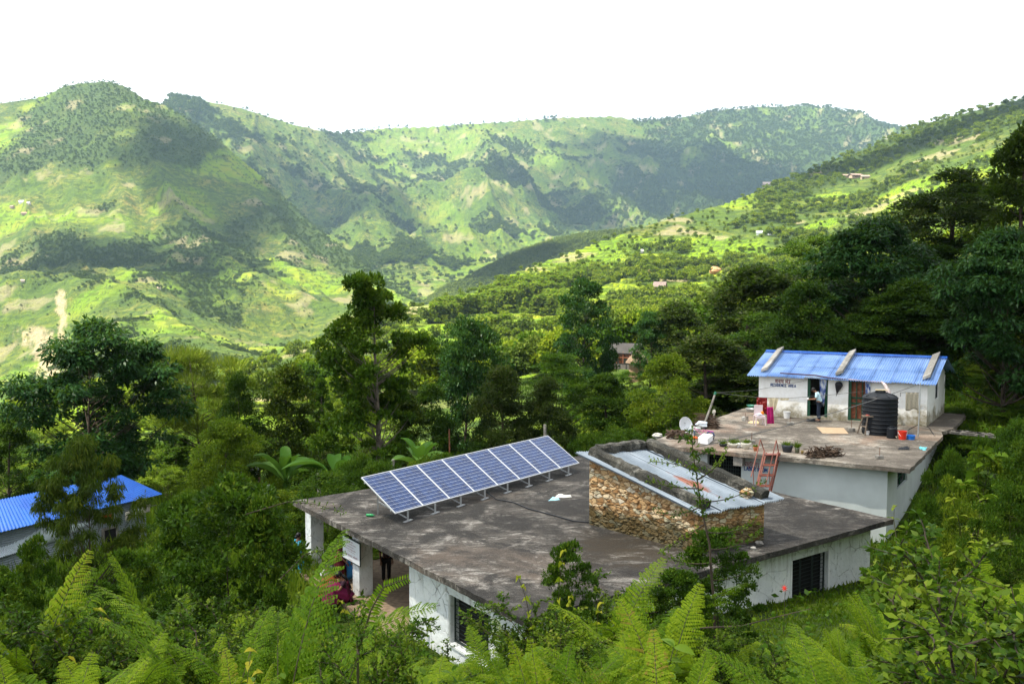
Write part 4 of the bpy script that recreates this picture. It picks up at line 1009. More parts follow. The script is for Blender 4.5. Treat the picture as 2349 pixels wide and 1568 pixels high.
def key_trees():
    for k, s, px, top, w, d, lb in KEYTREES: tree_px(k, s, px, top, w, d, lb)
    rg = random.Random(77)
    sky = lambda px: np.interp(px, [-300,0,350,480,560,700,800,1000,1150,1250,1400,1500,1600,1750,1900,2100,2349,2600], [985,1000,965,950,950,985,985,960,960,940,900,850,790,760,700,650,560,500])
    used = []
    kinds = ['dense','round','brown','tall','lime','dense','irr']
    n = 0
    for i in range(900):
        px = rg.uniform(-220, 2600); d = 47+75*rg.random()**1.3
        if 1480 < px < 2250 and d < 60: continue
        if px < 470 and d < 62: continue
        if px < 1450 and rg.random() < .45: continue
        if 840 < px < 1480 and (rg.random() < .6 or d > 80): continue
        if any(a < px < b for a, b in ((560,615),(690,735),(900,1010),(1115,1255))) and (d > 52 or rg.random() < .5): continue
        x = ray(px, 900)[0]*d
        if any((x-u[0])**2+(d-u[1])**2 < (3.6 if px < 1500 else 4.2)**2 for u in used): continue
        used.append((x, d)); top = sky(px)+rg.uniform(0, 110); zt = zof(top, d); g = G(x, d)
        h = zt-g
        if h < 2.5: continue
        h = min(h, 14)
        if px < 700 and d < 60: kd = rg.choice(['lime','dense','bushl','brown'])
        else: kd = rg.choice(kinds)
        sd = {'dense':(4,12,13), 'round':(8,11), 'brown':(9,15,24), 'tall':(5,25), 'lime':(14,26), 'irr':(6,7), 'bushl':(31,)}[kd]
        tree(kd, rg.choice(sd), x, d, h, min(h*.75, rg.uniform(3.4, 6.0)), 'leafy tree in the mixed wood behind the concrete roofs' if px < 1500 else 'dark leafy tree in the wood behind the residence', group='trees of the wood behind the buildings' if px < 1500 else 'trees of the wood behind the residence')
        n += 1
        if n > 150: break
    # the dense dark wood on the right, crowns packed against each other
    n = 0
    for i in range(900):
        px = rg.uniform(1600, 2600); d = 56+50*rg.random(); x = ray(px, 800)[0]*d
        if any((x-u[0])**2+(d-u[1])**2 < 2.9**2 for u in used): continue
        used.append((x, d)); top = float(np.interp(px, [1600,1750,1900,2050,2200,2349,2600],[730,680,620,590,500,470,400]))+rg.uniform(0,140); h = min(14, zof(top, d)-G(x, d))
        if h < 3: continue
        kd = rg.choice(('dense','round','brown','brown','bigleaf')); sd = {'dense':(4,12,13), 'round':(8,11), 'brown':(9,15,24), 'bigleaf':(1,17)}[kd]
        tree(kd, rg.choice(sd), x, d, h, rg.uniform(4.5,6.5), 'dark leafy tree in the wood behind the residence', group='trees of the wood behind the residence'); n += 1
        if n > 75: break
    for k, (px, top, w, d, kd) in enumerate(((2175,1030,110,31,'bush'),(2250,1010,170,28,'bushl'),(2335,960,180,32,'bush'),(2125,1140,90,27,'bush'),(2200,1130,140,23,'bushl'),(2320,1110,170,21,'bush'),(2120,1215,120,21,'bushl'),(2400,960,200,26,'bush'))):
        x = ray(px, top+80)[0]*d; tree(kd, 31 if kd == 'bushl' else 30, x, d, max(1., zof(top, d)-G(x, d)), w/FPX*d, ['dark bush against the side wall of the labor room','yellow-green bush below the plank walkway','big dark bush at the right edge below the walkway','small dark bush at the lower corner of the labor room side wall','lime bush in the middle of the right bank','dark bush at the right edge of the bank','low lime bush beyond the clinic roof right corner','dark bush beyond the right edge'][k], name='bush', cat='bush')
    for i in range(420):
        px = rg.uniform(-150, 1550); d = 62+60*rg.random(); x = ray(px, 900)[0]*d
        if any((x-u[0])**2+(d-u[1])**2 < 2.3**2 for u in used): continue
        if 880 < px < 1290 and d > 70: continue
        used.append((x, d)); kd = rg.choice(('bushl','bushl','bush')); tree(kd, 31 if kd == 'bushl' else rg.choice((30,32)), x, d, rg.uniform(1.6,3.2), rg.uniform(2.6,4.2), 'lime bush on the sunlit ground between the trees', group='bushes on the sunlit ground between the trees', name='bush', cat='bush'); n += 1
        if n > 250: break
    # bushes at the foot of the wood
    n = 0
    for i in range(500):
        px = rg.uniform(-100, 2500); d = rg.uniform(36, 54)
        x = ray(px, 1000)[0]*d
        if any((x-u[0])**2+(d-u[1])**2 < 2.0**2 for u in used): continue
        q = Vector((x, d, 0))
        if px < 430 or inside(q, [Lc, Nc, Rc, Fc], 1.3) or inside(q, [CLc, C1c, C1c+_rd*15.5, CLc+_ld*15.0], 1.3): continue
        used.append((x, d)); g = G(x, d)
        lim = float(np.interp(px, [0,650,830,1350,1480,1700,2150,2349], [1180,1100,1040,985,965,920,1010,1000]))
        h = min(3.2, max(.7, zof(lim+rg.uniform(-25,40), d)-g))
        kd = rg.choice(['bush','bushl','bush'])
        tree(kd, {'bush':rg.choice((30,32)),'bushl':31}[kd], x, d, h, rg.uniform(2.2,3.6), 'leafy bush growing at the foot of the trees', group='bushes along the foot of the wood', name='bush', cat='bush')
        n += 1
def inside(p, poly, m=0):
    c = sum((V2(q) for q in poly), Vector())/len(poly); ok = True; s = None
    for i in range(len(poly)):
        a, b = V2(poly[i]), V2(poly[(i+1)%len(poly)]); e = (b-a).normalized(); n = Vector((-e.y, e.x, 0))
        if n.dot(c-a) < 0: n = -n
        if n.dot(V2(p)-a) < -m: return False
    return True
# ------------------------------------------------------------------ distant forest
def far_proto(seed, pine=False, mat=None, fine=False):
    rs = np.random.RandomState(seed); lf = Leafy()
    if pine:
        n = 130; h = rs.uniform(.15,1,n); a = rs.uniform(0, 6.28, n); r = (1.05-h)*.30*rs.uniform(.5,1,n)
        p = np.stack([r*np.cos(a), r*np.sin(a), h], -1); d = unit(np.stack([np.cos(a), np.sin(a), -.1+0*a], -1)+rs.normal(size=(n,3))*.3)
        lf.add(kites(p, d, rs.normal(size=(n,3))*.3+np.array([0,0,1.]), .22+0*h, .12+0*h), rs.rand(n))
    else:
        for k in range(9):
            c = np.array([rs.uniform(-.28,.28), rs.uniform(-.28,.28), rs.uniform(.35,.85)]); 
            if k == 0: c = np.array([0,0,.8])
            n = 150 if fine else 30; u = rdir(rs, n); u[:,2] = np.abs(u[:,2])*.9-.1
            p = c+u*.17*rs.uniform(.7,1.1,(n,1)); lf.add(kites(p, unit(u+rs.normal(size=(n,3))*.8), u+rs.normal(size=(n,3))*.3, .16*(.5 if fine else 1)*rs.uniform(.7,1.3,n), (.05 if fine else .11)+np.zeros(n)), np.clip(rs.uniform(.1,.75)+rs.normal(size=n)*.15+u[:,2]*.15, 0, 1))
    n = 1; mb = MB(); me = lf.mesh('far_tree', MT[mat or ('lf_pinefar' if pine else 'lf_forest')])
    return me
def scatter_forest():
    MT['lf_slope'] = leaf_mat('sunlit_slope_leaves', (.050,.082,.006), (.115,.165,.010), (.22,.26,.016), .45, .6)
    protos = [far_proto(300+i) for i in range(5)]; slope = [far_proto(320+i, False, 'lf_slope' if i%3 else None) for i in range(6)]; spine = [far_proto(420+i, True, 'lf_slope') for i in range(2)]; fine = [far_proto(340+i, False, ('lf_slope','lf_forest','lf_mid')[i%3], True) for i in range(7)]; pines = [far_proto(400+i, True) for i in range(2)]
    rs = np.random.RandomState(9)
    def gn(name, V, size, rot, meshes, label):
        me = bpy.data.meshes.new(name); me.vertices.add(len(V)); me.vertices.foreach_set('co', V.astype(np.float32).ravel())
        for k, a in (('size', size), ('rot', rot)):
            at = me.attributes.new(k, 'FLOAT', 'POINT'); at.data.foreach_set('value', a.astype(np.float32))
        at = me.attributes.new('pick', 'INT', 'POINT'); at.data.foreach_set('value', rs.randint(0, len(meshes), len(V)).astype(np.int32))
        o = mobj(name, me); tag(o, label, 'forest', kind='stuff')
        col = bpy.data.collections.new(name+'_kinds')
        for m in meshes: q = bpy.data.objects.new('far_tree', m); col.objects.link(q)
        ng = bpy.data.node_groups.new(name, 'GeometryNodeTree')
        ng.interface.new_socket('Geometry', in_out='INPUT', socket_type='NodeSocketGeometry'); ng.interface.new_socket('Geometry', in_out='OUTPUT', socket_type='NodeSocketGeometry')
        N = ng.nodes.new; L = ng.links.new
        gi, go = N('NodeGroupInput'), N('NodeGroupOutput'); ip = N('GeometryNodeInstanceOnPoints'); ci = N('GeometryNodeCollectionInfo')
        ci.inputs[0].default_value = col; ci.inputs['Separate Children'].default_value = True; ci.inputs['Reset Children'].default_value = True
        L(gi.outputs[0], ip.inputs['Points']); L(ci.outputs[0], ip.inputs['Instance']); ip.inputs['Pick Instance'].default_value = True
        def na(n, t='FLOAT'):
            q = N('GeometryNodeInputNamedAttribute'); q.data_type = t; q.inputs[0].default_value = n; return q.outputs[0]
        L(na('size'), ip.inputs['Scale']); cx = N('ShaderNodeCombineXYZ'); L(na('rot'), cx.inputs[2]); L(cx.outputs[0], ip.inputs['Rotation'])
        L(na('pick', 'INT'), ip.inputs['Instance Index']); L(ip.outputs[0], go.inputs[0])
        md = o.modifiers.new('instances', 'NODES'); md.node_group = ng
        return o
    def cand(n, px0, px1, d0, d1, layer, keep):
        px = rs.uniform(px0, px1, n); d = np.exp(rs.uniform(math.log(d0), math.log(d1), n)); a = (px-CX)/FPX
        x = a*d; z, k, fm, fr, T = far_ground(x, d); b = d < 138
        if b.any(): z[b] = ground_arr(x[b], d[b])
        fo = forest_mask(x, d, k, T); t = T[layer]
        ok = (k == layer) & (t < 1.01) & (rs.rand(n) < keep(x, d, fo, fm, t))
        return x[ok], d[ok], z[ok], fo[ok], t[ok]
    # own slope
    x, d, z, fo, t = cand(130000, -150, 2500, 118, 1450, 3, lambda x,d,fo,fm,t: np.where(fo>.5, .6, .13)*np.clip(.07+d/1300., 0, .75)*np.where((x/d<.12)&(d<400), .3, 1))
    sz = rs.uniform(4., 8.5, len(x))*np.where(fo < .4, .6, 1)*np.where(d < 260, .85, 1)
    order = np.argsort(d/sz); ind = order[:290]; rest = order[290:]
    for i in ind:
        o = mobj('hillside_tree', fine[i%7], None, (x[i], d[i], z[i]-.3)); s = sz[i]; o.scale = (s*rs.uniform(.8,1.15),)*2+(s,); o.rotation_euler = (0,0,rs.rand()*6.28)
        tag(o, 'leafy tree on the bright terraced slope beyond the wood', 'tree', 'trees scattered on the terraced slope')
    gn('hillside_forest', np.stack([x, d, z-.3], -1)[rest], sz[rest], rs.rand(len(rest))*6.28, slope, 'mixed trees dotting the sunlit terraced slope on the right')
    x, d, z, fo, t = cand(130000, -150, 1150, 430, 2350, 0, lambda x,d,fo,fm,t: np.clip(fo*.75+.035, 0, 1)*.8)
    gn('mountain_scrub', np.stack([x, d, z-.3], -1), rs.uniform(2.0, 5.6, len(x))*np.where(fo < .4, .6, 1)*(.7+.3*sstep(400,1500,d)), rs.rand(len(x))*6.28, protos, 'scrub and small trees scattered over the left mountain')
    x, d, z, fo, t = cand(150000, 350, 2250, 1800, 4800, 1, lambda x,d,fo,fm,t: np.clip(fo*.95+.03, 0, 1))
    gn('far_forest', np.stack([x, d, z-.5], -1), rs.uniform(6, 14, len(x)), rs.rand(len(x))*6.28, protos, 'hazy forest covering the far mountain range')
    x, d, z, fo, t = cand(24000, 980, 1620, 1350, 1780, 2, lambda x,d,fo,fm,t: .8+0*x)
    gn('pine_forest', np.stack([x, d, z-.5], -1), rs.uniform(6, 11, len(x)), rs.rand(len(x))*6.28, pines, 'dark pine wood on the shaded middle ridge')
    x, d, z, fo, t = cand(26000, 980, 1340, 380, 800, 3, lambda x,d,fo,fm,t: sstep(.35,.6,fo+.3*np.sin(x/40))*.5*(t>.5))
    gn('pine_plantation', np.stack([x, d, z-.3], -1), rs.uniform(6, 11, len(x)), rs.rand(len(x))*6.28, spine, 'light green pine plantation at the valley end of the slope')
# ================================================================== FOREGROUND PLANTS
def fern_mesh(seed, nf=8, curl=.0, spread=1.0, droop=1.0):
    rs = np.random.RandomState(seed); lf = Leafy(); mb = MB()
    Z = np.array([0,0,1.])
    for f in range(nf):
        az = 2*math.pi*f/nf+rs.uniform(-.4,.4); L = rs.uniform(.85,1.25); lean = rs.uniform(.35,1.25)*spread
        hd = np.array([math.cos(az), math.sin(az), 0]); S = np.array([-hd[1], hd[0], 0])
        n = 34; s = np.linspace(0, 1, 41)
        th = (math.pi/2-lean*.5)-(.25+lean*1.1*droop)*s**1.6
        dp = np.cos(th)[:,None]*hd+np.sin(th)[:,None]*Z
        P = np.concatenate([[np.zeros(3)], np.cumsum(dp[:-1]*L/40, 0)]); P += hd*.02
        mb.tube([Vector(p) for p in P[::5]], [.0075*(1-.85*t) for t in np.linspace(0,1,9)], 4)
        base_t = rs.uniform(.2,.7)
        tw = rs.uniform(-.35,.35)
        for i in range(n):
            si = .16+.84*(i/(n-1))**.92; k = min(39, int(si*40)); p0 = P[k]; T = unit(dp[k]); 
            fl = min(1, (si-.10)/.16)*(1-si)**.62+.02
            pl = .235*L*fl*rs.uniform(.82,1.1)
            for sd in (-1, 1):
                Sv = S*sd*math.cos(tw)+np.cross(T, S)*sd*math.sin(tw)
                N0 = unit(np.cross(T, Sv)*sd); 
                if N0[2] < 0: N0 = -N0
                D = unit(Sv*math.cos(.42)+T*math.sin(.42)+rs.normal(size=3)*.07); m = 9
                u = (np.arange(m)+.5)/m; ang = -(.10+curl*1.0)*0+(-.25*u-curl*2.8*u**2.5)
                dirs = np.cos(ang)[:,None]*D+np.sin(ang)[:,None]*N0
                pts = p0+np.cumsum(dirs*pl/m, 0)-dirs*pl/m*.5
                Q = unit(np.cross(dirs, N0[None]))
                wl = .155*pl*(1-u)**.55+.006
                for q in (-1, 1):
                    kd = unit(Q*q+dirs*.45)
                    lf.add(kites(pts, kd, np.repeat(N0[None], m, 0)+rs.normal(size=(m,3))*.22, wl*1.15, pl/m*1.05+0*wl, .1, .4), np.clip(base_t+rs.normal(size=m)*.10+.25*si+(.3 if rs.rand() < .04 else 0), 0, 1))
    o = mb.build('stalk', MT['stem'], smooth=True); me = o.data; bpy.data.objects.remove(o)
    return me, lf.mesh('frond', MT['lf_fern'])
def thorn_mesh(seed, nst=5, H=1.0, leafL=.034, mat='lf_thorn', up=.6, dens=1.0):
    rs = np.random.RandomState(seed); rg = random.Random(seed); lf = Leafy(); mb = MB(); pts = []
    def branch(p, d, L, r, lev):
        n = 6; P = [Vector(p)]; dd = Vector(d)
        for k in range(n):
            dd = (dd+Vector(rs.normal(size=3)*.16)+Vector((0,0,.05*up))).normalized(); P.append(P[-1]+dd*L/n)
        mb.tube(P, [max(.0015, r*(1-.8*t)) for t in np.linspace(0,1,n+1)], 4, caps=False)
        if lev < 2:
            for k in range(2 if lev == 0 else 1, n+1):
                for j in range(rg.choice((1,2,2)) if lev == 0 else rg.choice((1,1,2))):
                    sd = Vector(rs.normal(size=3)); sd = (sd-dd*sd.dot(dd)).normalized()
                    branch(P[k], (sd*.9+dd*.6+Vector((0,0,.25*up))).normalized(), L*rg.uniform(.30,.5)*(1.1-.35*k/n), r*.5, lev+1)
        if lev >= 1:
            m = int(26*dens*L/.25)+6
            t = rs.rand(m); idx = np.minimum((t*n).astype(int), n-1); A = np.array([tuple(P[i]) for i in range(n+1)])
            q = A[idx]+(A[idx+1]-A[idx])*(t*n-idx)[:,None]; dv = unit(A[idx+1]-A[idx])
            pts.append((q, unit(dv*.7+rs.normal(size=(m,3))*.75), np.full(m, rs.uniform(.1,.8))+t*.25))
    for k in range(nst):
        a = rs.uniform(0, 6.28); ln = rs.uniform(.1,.6)
        branch((0,0,-.05), Vector((math.cos(a)*ln, math.sin(a)*ln, 1)).normalized(), H*rs.uniform(.7,1.08), .012, 0)
    for q, d, t in pts: lf.add(kites(q, d, rs.normal(size=q.shape)*.6+np.array([0,0,1.]), leafL*rs.uniform(.7,1.3,len(q)), leafL*.45*rs.uniform(.8,1.2,len(q)), .15, .6), np.clip(t+rs.normal(size=len(q))*.1, 0, 1))
    o = mb.build('stem', MT['bark'], smooth=True); me = o.data; bpy.data.objects.remove(o)
    return me, lf.mesh('foliage', MT[mat])
def broad_mesh(seed, nst=6, leafL=.16, wr=.55, mat='lf_broad', prof=None, H=1.0):
    rs = np.random.RandomState(seed); lf = Leafy(); mb = MB()
    for k in range(nst):
        a = rs.uniform(0, 6.28); ln = rs.uniform(.05,.8); d = Vector((math.cos(a)*ln, math.sin(a)*ln, 1)).normalized(); P = [Vector((0,0,-.05))]; L = H*rs.uniform(.55,1.05)
        for j in range(10): d = (d+Vector(rs.normal(size=3)*.10)).normalized(); P.append(P[-1]+d*L/10)
        mb.tube(P, [.009*(1-.75*t) for t in np.linspace(0,1,11)], 5)
        b = []; dr = []; tt = []
        for j in range(2, 11):
            for s in (0, 1, 2) if j == 10 else (0, 1):
                az = j*1.9+s*math.pi+rs.uniform(-.3,.3); b.append(tuple(P[j])); dr.append((math.cos(az), math.sin(az), rs.uniform(-.05,.5))); tt.append(rs.uniform(.15,.6)+.035*j)
        b, dr = np.array(b), np.array(dr); s = leafL*rs.uniform(.65,1.2,len(b))
        kw = dict(prof=prof) if prof else {}
        lf.add(ribs(b, dr, np.array([[0,0,1.]])+rs.normal(size=b.shape)*.25, s, s*wr, fold=.2, curve=.35, **kw), np.array(tt))
    o = mb.build('stem', MT['stem'], smooth=True); me = o.data; bpy.data.objects.remove(o)
    return me, lf.mesh('foliage', MT[mat])
def banana_mesh(seed):
    rs = np.random.RandomState(seed); lf = Leafy(); mb = MB()
    mb.tube([(0,0,-.3),(0,0,.8),(.03,0,1.5)], [.13,.11,.06], 8)
    n = 8
    az = np.arange(n)*2.4+rs.uniform(0,1,n); el = rs.uniform(.35,1.25,n)
    d = np.stack([np.cos(az)*np.cos(el), np.sin(az)*np.cos(el), np.sin(el)], -1)
    b = np.array([[.03,0,1.35]]*n)+rs.uniform(-.05,.05,(n,3))
    prof = tuple((t, w) for t, w in zip(np.linspace(0,1,11), (.08,.1,.45,.8,.95,1,1,.95,.8,.5,.05)))
    lf.add(ribs(b, d, np.array([[0,0,1.]])*np.ones((n,1)), rs.uniform(1.7,2.4,n), rs.uniform(.42,.55,n), prof=prof, fold=.35, curve=.45), rs.uniform(.2,.9,n))
    o = mb.build('stem', MT['lf_banana'], smooth=True); me = o.data; bpy.data.objects.remove(o)
    return me, lf.mesh('foliage', MT['lf_banana'])
PL = {}; PLW = {}
HEART = ((0,.5),(.06,.95),(.3,1.),(.6,.66),(.85,.28),(1,.02))
def plant_protos():
    for i in range(6): PL['fern', i] = fern_mesh(40+i, 10+i%3, curl=(.0,.5,0,.9,.1,.35)[i], spread=(1,.8,1.2,.55,1.1,.8)[i])
    for i in range(4): PL['thorn', i] = thorn_mesh(60+i, 6+i%2, dens=1.5)
    for i in range(3): PL['broad', i] = broad_mesh(70+i, 7, (.15,.12,.20)[i], (.55,.5,.62)[i])
    for i in range(2): PL['lime', i] = broad_mesh(80+i, 8, .09, .42, 'lf_lime')
    PL['vine', 0] = broad_mesh(90, 3, .075, .85, 'lf_yellow', HEART); PL['heart', 0] = broad_mesh(91, 5, .11, .85, 'lf_broad', HEART)
    for i in range(2): PL['banana', i] = banana_mesh(95+i)
    for k, (a, b) in PL.items():
        v = np.empty(len(b.vertices)*3, np.float32); b.vertices.foreach_get('co', v); v = v.reshape(-1, 3); PLW[k] = (float(np.percentile(np.abs(v[:,:2]).max(1), 93))*2, float(np.percentile(v[:,2], 99.3)))
def plant(kind, i, x, y, h, label, group=None, w=None, name=None, cat='plant', rz=None, z=None):
    a, b = PL[kind, i]
    e = empty(name or kind, (x, y, (G(x, y) if z is None else z)-.02), random.Random(int(x*1000+y*77)).uniform(0, 6.28) if rz is None else rz, label, cat, group)
    e.scale = ((w or h),)*2+(h,)
    n1, n2 = {'fern':('stalk','frond')}.get(kind, ('stem','foliage'))
    mobj(n1, a, e); mobj(n2, b, e); return e
FGLIM = ([-200,0,100,230,330,420,520,600,665,720,800,870,935,1020,1100,1180,1240,1300,1380,1440,1500,1560,1640,1720,1800,1900,2000,2060,2150,2250,2349,2500],
         [1270,1300,1320,1300,1300,1310,1290,1280,1340,1395,1440,1460,1480,1495,1480,1430,1395,1370,1300,1275,1270,1330,1370,1410,1430,1440,1430,1385,1330,1290,1245,1200])
def foreground():
    rg = random.Random(4242); rs = np.random.RandomState(31)
    blds = [[Lc, Nc, Rc, Fc],[CLc, C1c, C1c+_rd*15.5, CLc+_ld*15.0]]
    used = []; cnt = dict(fern=0, thorn=0, broad=0, lime=0)
    lab = dict(fern=('bright green fern in the bank of undergrowth before the clinic','fern','ferns of the foreground bank'),
               thorn=('small-leaved thorny shrub among the foreground ferns','shrub','thorny shrubs of the foreground bank'),
               broad=('leafy plant with broad oval leaves among the foreground ferns','leafy plant','broad-leaved plants of the foreground bank'),
               lime=('light green narrow-leaved weed among the foreground ferns','weed','light green weeds of the foreground bank'))
    for i in range(9000):
        if sum(cnt.values()) > 780: break
        d = 3.3+17*rg.random()**1.7; px = rg.uniform(-250, 2600); a = ray(px, 1400)[0]; x = a*d
        if px > 1950: d += rg.random()*14; x = a*d
        sp = .27+.026*d
        if any((x-u[0])**2+(d-u[1])**2 < sp*sp for u in used): continue
        if any(inside((x,d,0), b, .3) for b in blds): continue
        g = G(x, d); lim = np.interp(px, *FGLIM)+rg.uniform(0, 90)+(25 if rg.random() < .5 else 0)
        hmax = zof(lim, d)-g
        if hmax < .35: continue
        if px < 1000: kd = rg.choices(('fern','thorn','broad','lime'), (62,20,9,9))[0]
        elif px < 2000: kd = rg.choices(('fern','thorn','broad','lime'), (55,9,24,12))[0]
        else: kd = rg.choices(('fern','thorn','broad','lime'), (55,3,22,20))[0]
        if cnt[kd] >= 290: continue
        # grassy clearing by the clinic's right wall
        if 1640 < px < 2080 and d > 11 : continue
        h = min(hmax, rg.uniform(.42,.95)*(1.0 if d > 5 else .8)); 
        if kd == 'thorn': h = min(hmax, rg.uniform(.7,1.3))
        if h < .3: continue
        used.append((x, d)); cnt[kd] += 1
        nv = dict(fern=6, thorn=4, broad=3, lime=2)[kd]
        fi = rg.randrange(nv)
        if kd == 'fern' and px < 800 and rg.random() < .45: fi = 1
        plant(kd, fi, x, d, h, lab[kd][0], lab[kd][2], w=h*rg.uniform(1.0,1.4)*(1.3 if kd == 'fern' and h < .6 else 1), cat=lab[kd][1], name={'fern':'fern','thorn':'thorny_shrub','broad':'leafy_plant','lime':'weed'}[kd])
    print('foreground', cnt)
    # named plants ------------------------------------------------------
    def at(kind, i, px, top, d, label, wf=1.0, **k):
        x = ray(px, top+80)[0]*d; g = G(x, d); h = zof(top, d)-g
        if wf > 3:
            h /= PLW[kind, i][1]; return plant(kind, i, x, d, h, label, w=wf/FPX*d/PLW[kind, i][0], z=g, **k)
        if h < .3: g = g-(.6-h); h = .6
        return plant(kind, i, x, d, h, label, w=h*wf, z=g, **k)
    def shr(px, top, d, wpx, label):
        kd = 'shrubn' if wpx < 140 else 'shrubt'; x = ray(px, top+80)[0]*d
        tree(kd, 200+int(px)%3 if kd == 'shrubt' else 210, x, d, max(.8, zof(top, d)-G(x, d)), wpx/FPX*d, label, name='thorny_shrub', cat='shrub')
    at('fern',4,632,1295,5.6,'tall fern in front of the blue-dressed woman beside the clinic porch', 1.0, cat='fern')
    at('fern',4,505,1330,5.6,'fern left of the tall fern beside the clinic porch', 1.1, cat='fern')
    at('fern',4,1480,1285,8.6,'large bright fern rising before the stone hut wall', 1.15, cat='fern')
    at('fern',2,1385,1320,7.8,'arching fern crown left of the large bright fern', 1.0, cat='fern')
    at('fern',2,1560,1455,4.6,'bright triangular fern near the bottom centre', 1.1, cat='fern')
    at('fern',2,1250,1430,4.8,'arching fern with rounded leaflets left of the bright triangular fern', 1.1, cat='fern')
    at('fern',5,30,1310,6.0,'fern at the far left edge', .9, cat='fern')
    at('fern',0,380,1300,9.5,'dark upright fern frond before the big thorny shrub', .6, cat='fern')
    at('fern',4,2030,1390,9.0,'bright fern at the edge of the grassy clearing', .8, cat='fern')
    at('fern',0,2260,1290,11.0,'fern climbing the right bank', .9, cat='fern')
    shr(515,1080,13.5,300,'big dark thorny shrub at the left of the clinic roof corner')
    shr(420,1125,14.5,190,'thorny shrub overlapping the tin shed wall')
    shr(592,1135,13.0,140,'thorny shrub touching the left corner of the clinic roof')
    shr(85,1215,12.0,110,'thorny shrub with long bare twigs before the blue tin roof')
    shr(-10,1290,11.0,150,'thorny shrub at the far left edge before the tin roof')
    shr(290,1250,10.0,180,'thorny shrub below the drooping-leaved young tree')
    shr(1310,1225,8.2,130,'dark narrow thorny shrub standing before the middle of the clinic roof')
    shr(1655,1195,9.0,175,'low thorny shrub crossing the corner of the stone hut')
    shr(1555,1300,8.0,150,'thorny shrub between the large fern and the hut corner')
    at('vine',0,305,1325,6.2,'yellow heart-shaped vine leaves before the left shrubs', .6, name='vine', cat='vine')
    at('vine',0,1265,1205,7.6,'yellow heart-shaped vine leaf on the tip of the narrow shrub', .35, name='vine', cat='vine')
    at('vine',0,1350,1330,7.0,'yellow vine leaves hanging right of the narrow thorny shrub', .5, name='vine', cat='vine')
    at('vine',0,840,1330,6.3,'young yellow-green leaves in front of the clinic pillar', .45, name='vine', cat='vine')
    at('vine',0,560,1480,4.6,'yellow heart-shaped leaves low at the bottom left', .6, name='vine', cat='vine')
    at('heart',0,2270,1440,5.4,'large heart-shaped leaves at the bottom right corner', .9, name='leafy_plant', cat='leafy plant')
    at('heart',0,2120,1235,13,'tall plant with big veined leaves before the pale clinic corner', .8, name='leafy_plant', cat='leafy plant')
    at('broad',2,2250,1000,28,'climbing leafy plant at the right end of the terrace roof', .7, name='leafy_plant', cat='leafy plant')
    at('lime',0,2180,1080,24,'yellow-green bush beside the side wall of the labor room', .9, name='bush', cat='bush')
    at('lime',1,2270,1100,22,'yellow-tipped bush at the right bank below the plank walkway', .9, name='bush', cat='bush')
    at('lime',0,2120,1150,21,'low light green bush at the foot of the labor room side wall', 1., name='bush', cat='bush')
    # the tall sprig before the stone hut: one upright stem with long level branches
    sp = empty('sapling', (0,0,0), label='tall thorny sapling with level branches standing before the stone hut roof', cat='sapling')
    d0 = 8.6; lf = Leafy(); mb = MB(); stem = [at_d(px, py, d0+o) for px, py, o in ((1640,1400,0),(1632,1320,0),(1628,1250,0),(1615,1190,0),(1606,1150,0),(1598,1090,0),(1590,1040,0),(1586,985,0))]
    stem.insert(0, Vector((stem[0].x, stem[0].y, G(stem[0].x, stem[0].y)-.1)))
    mb.tube(stem, np.linspace(.016,.003,len(stem)), 6)
    brs = [((1608,1160),(1560,1190),(1500,1172),.3),((1600,1120),(1540,1120),(1480,1100),-.3),((1604,1150),(1680,1155),(1760,1100),.2),((1596,1080),(1560,1060),(1490,1058),.2),((1598,1100),(1650,1075),(1668,1030),-.2),
           ((1618,1200),(1560,1240),(1510,1270),.3),((1622,1220),(1680,1230),(1740,1190),-.2),((1628,1260),(1700,1260),(1750,1215),.3),((1630,1290),(1570,1300),(1520,1270),-.2),((1588,1010),(1575,1000),(1555,1010),.1),((1592,1050),(1620,1030),(1640,1035),.1),((1634,1330),(1700,1330),(1745,1290),.2)]
    for a, b, c, o in brs:
        A, B, C = at_d(*a, d0), at_d(*b, d0+o*.5), at_d(*c, d0+o); P = bez(A, B, C, 9); mb.tube(P, np.linspace(.007,.0015,9), 4)
        Pn = np.array([tuple(p) for p in P]); m = 70; t = rs.rand(m)**.7; ix = np.minimum((t*8).astype(int), 7); q = Pn[ix]+(Pn[ix+1]-Pn[ix])*(t*8-ix)[:,None]
        q = q+rs.normal(size=q.shape)*.012; lf.add(kites(q, rs.normal(size=q.shape)+unit(Pn[ix+1]-Pn[ix])*.6+np.array([0,0,.5]), rs.normal(size=q.shape)*.6+np.array([0,0,1.]), rs.uniform(.025,.05,m), rs.uniform(.012,.02,m), .15, .6), np.clip(rs.uniform(.2,.8)+rs.normal(size=m)*.12+.2*t, 0, 1))
    Pn = np.array([tuple(p) for p in stem[4:]]); m = 170; t = rs.rand(m); k = len(Pn)-1; ix = np.minimum((t*k).astype(int), k-1); q = Pn[ix]+(Pn[ix+1]-Pn[ix])*(t*k-ix)[:,None]+rs.normal(size=(m,3))*.03
    lf.add(kites(q, rs.normal(size=q.shape)*.8+np.array([0,0,.9]), rs.normal(size=q.shape)*.6+np.array([0,0,1.]), rs.uniform(.04,.07,m), rs.uniform(.016,.026,m), .15, .6), rs.uniform(.2,.9,m))
    mb.build('stem', MT['bark'], sp, smooth=True); mobj('foliage', lf.mesh('foliage', MT['lf_thorn']), sp)
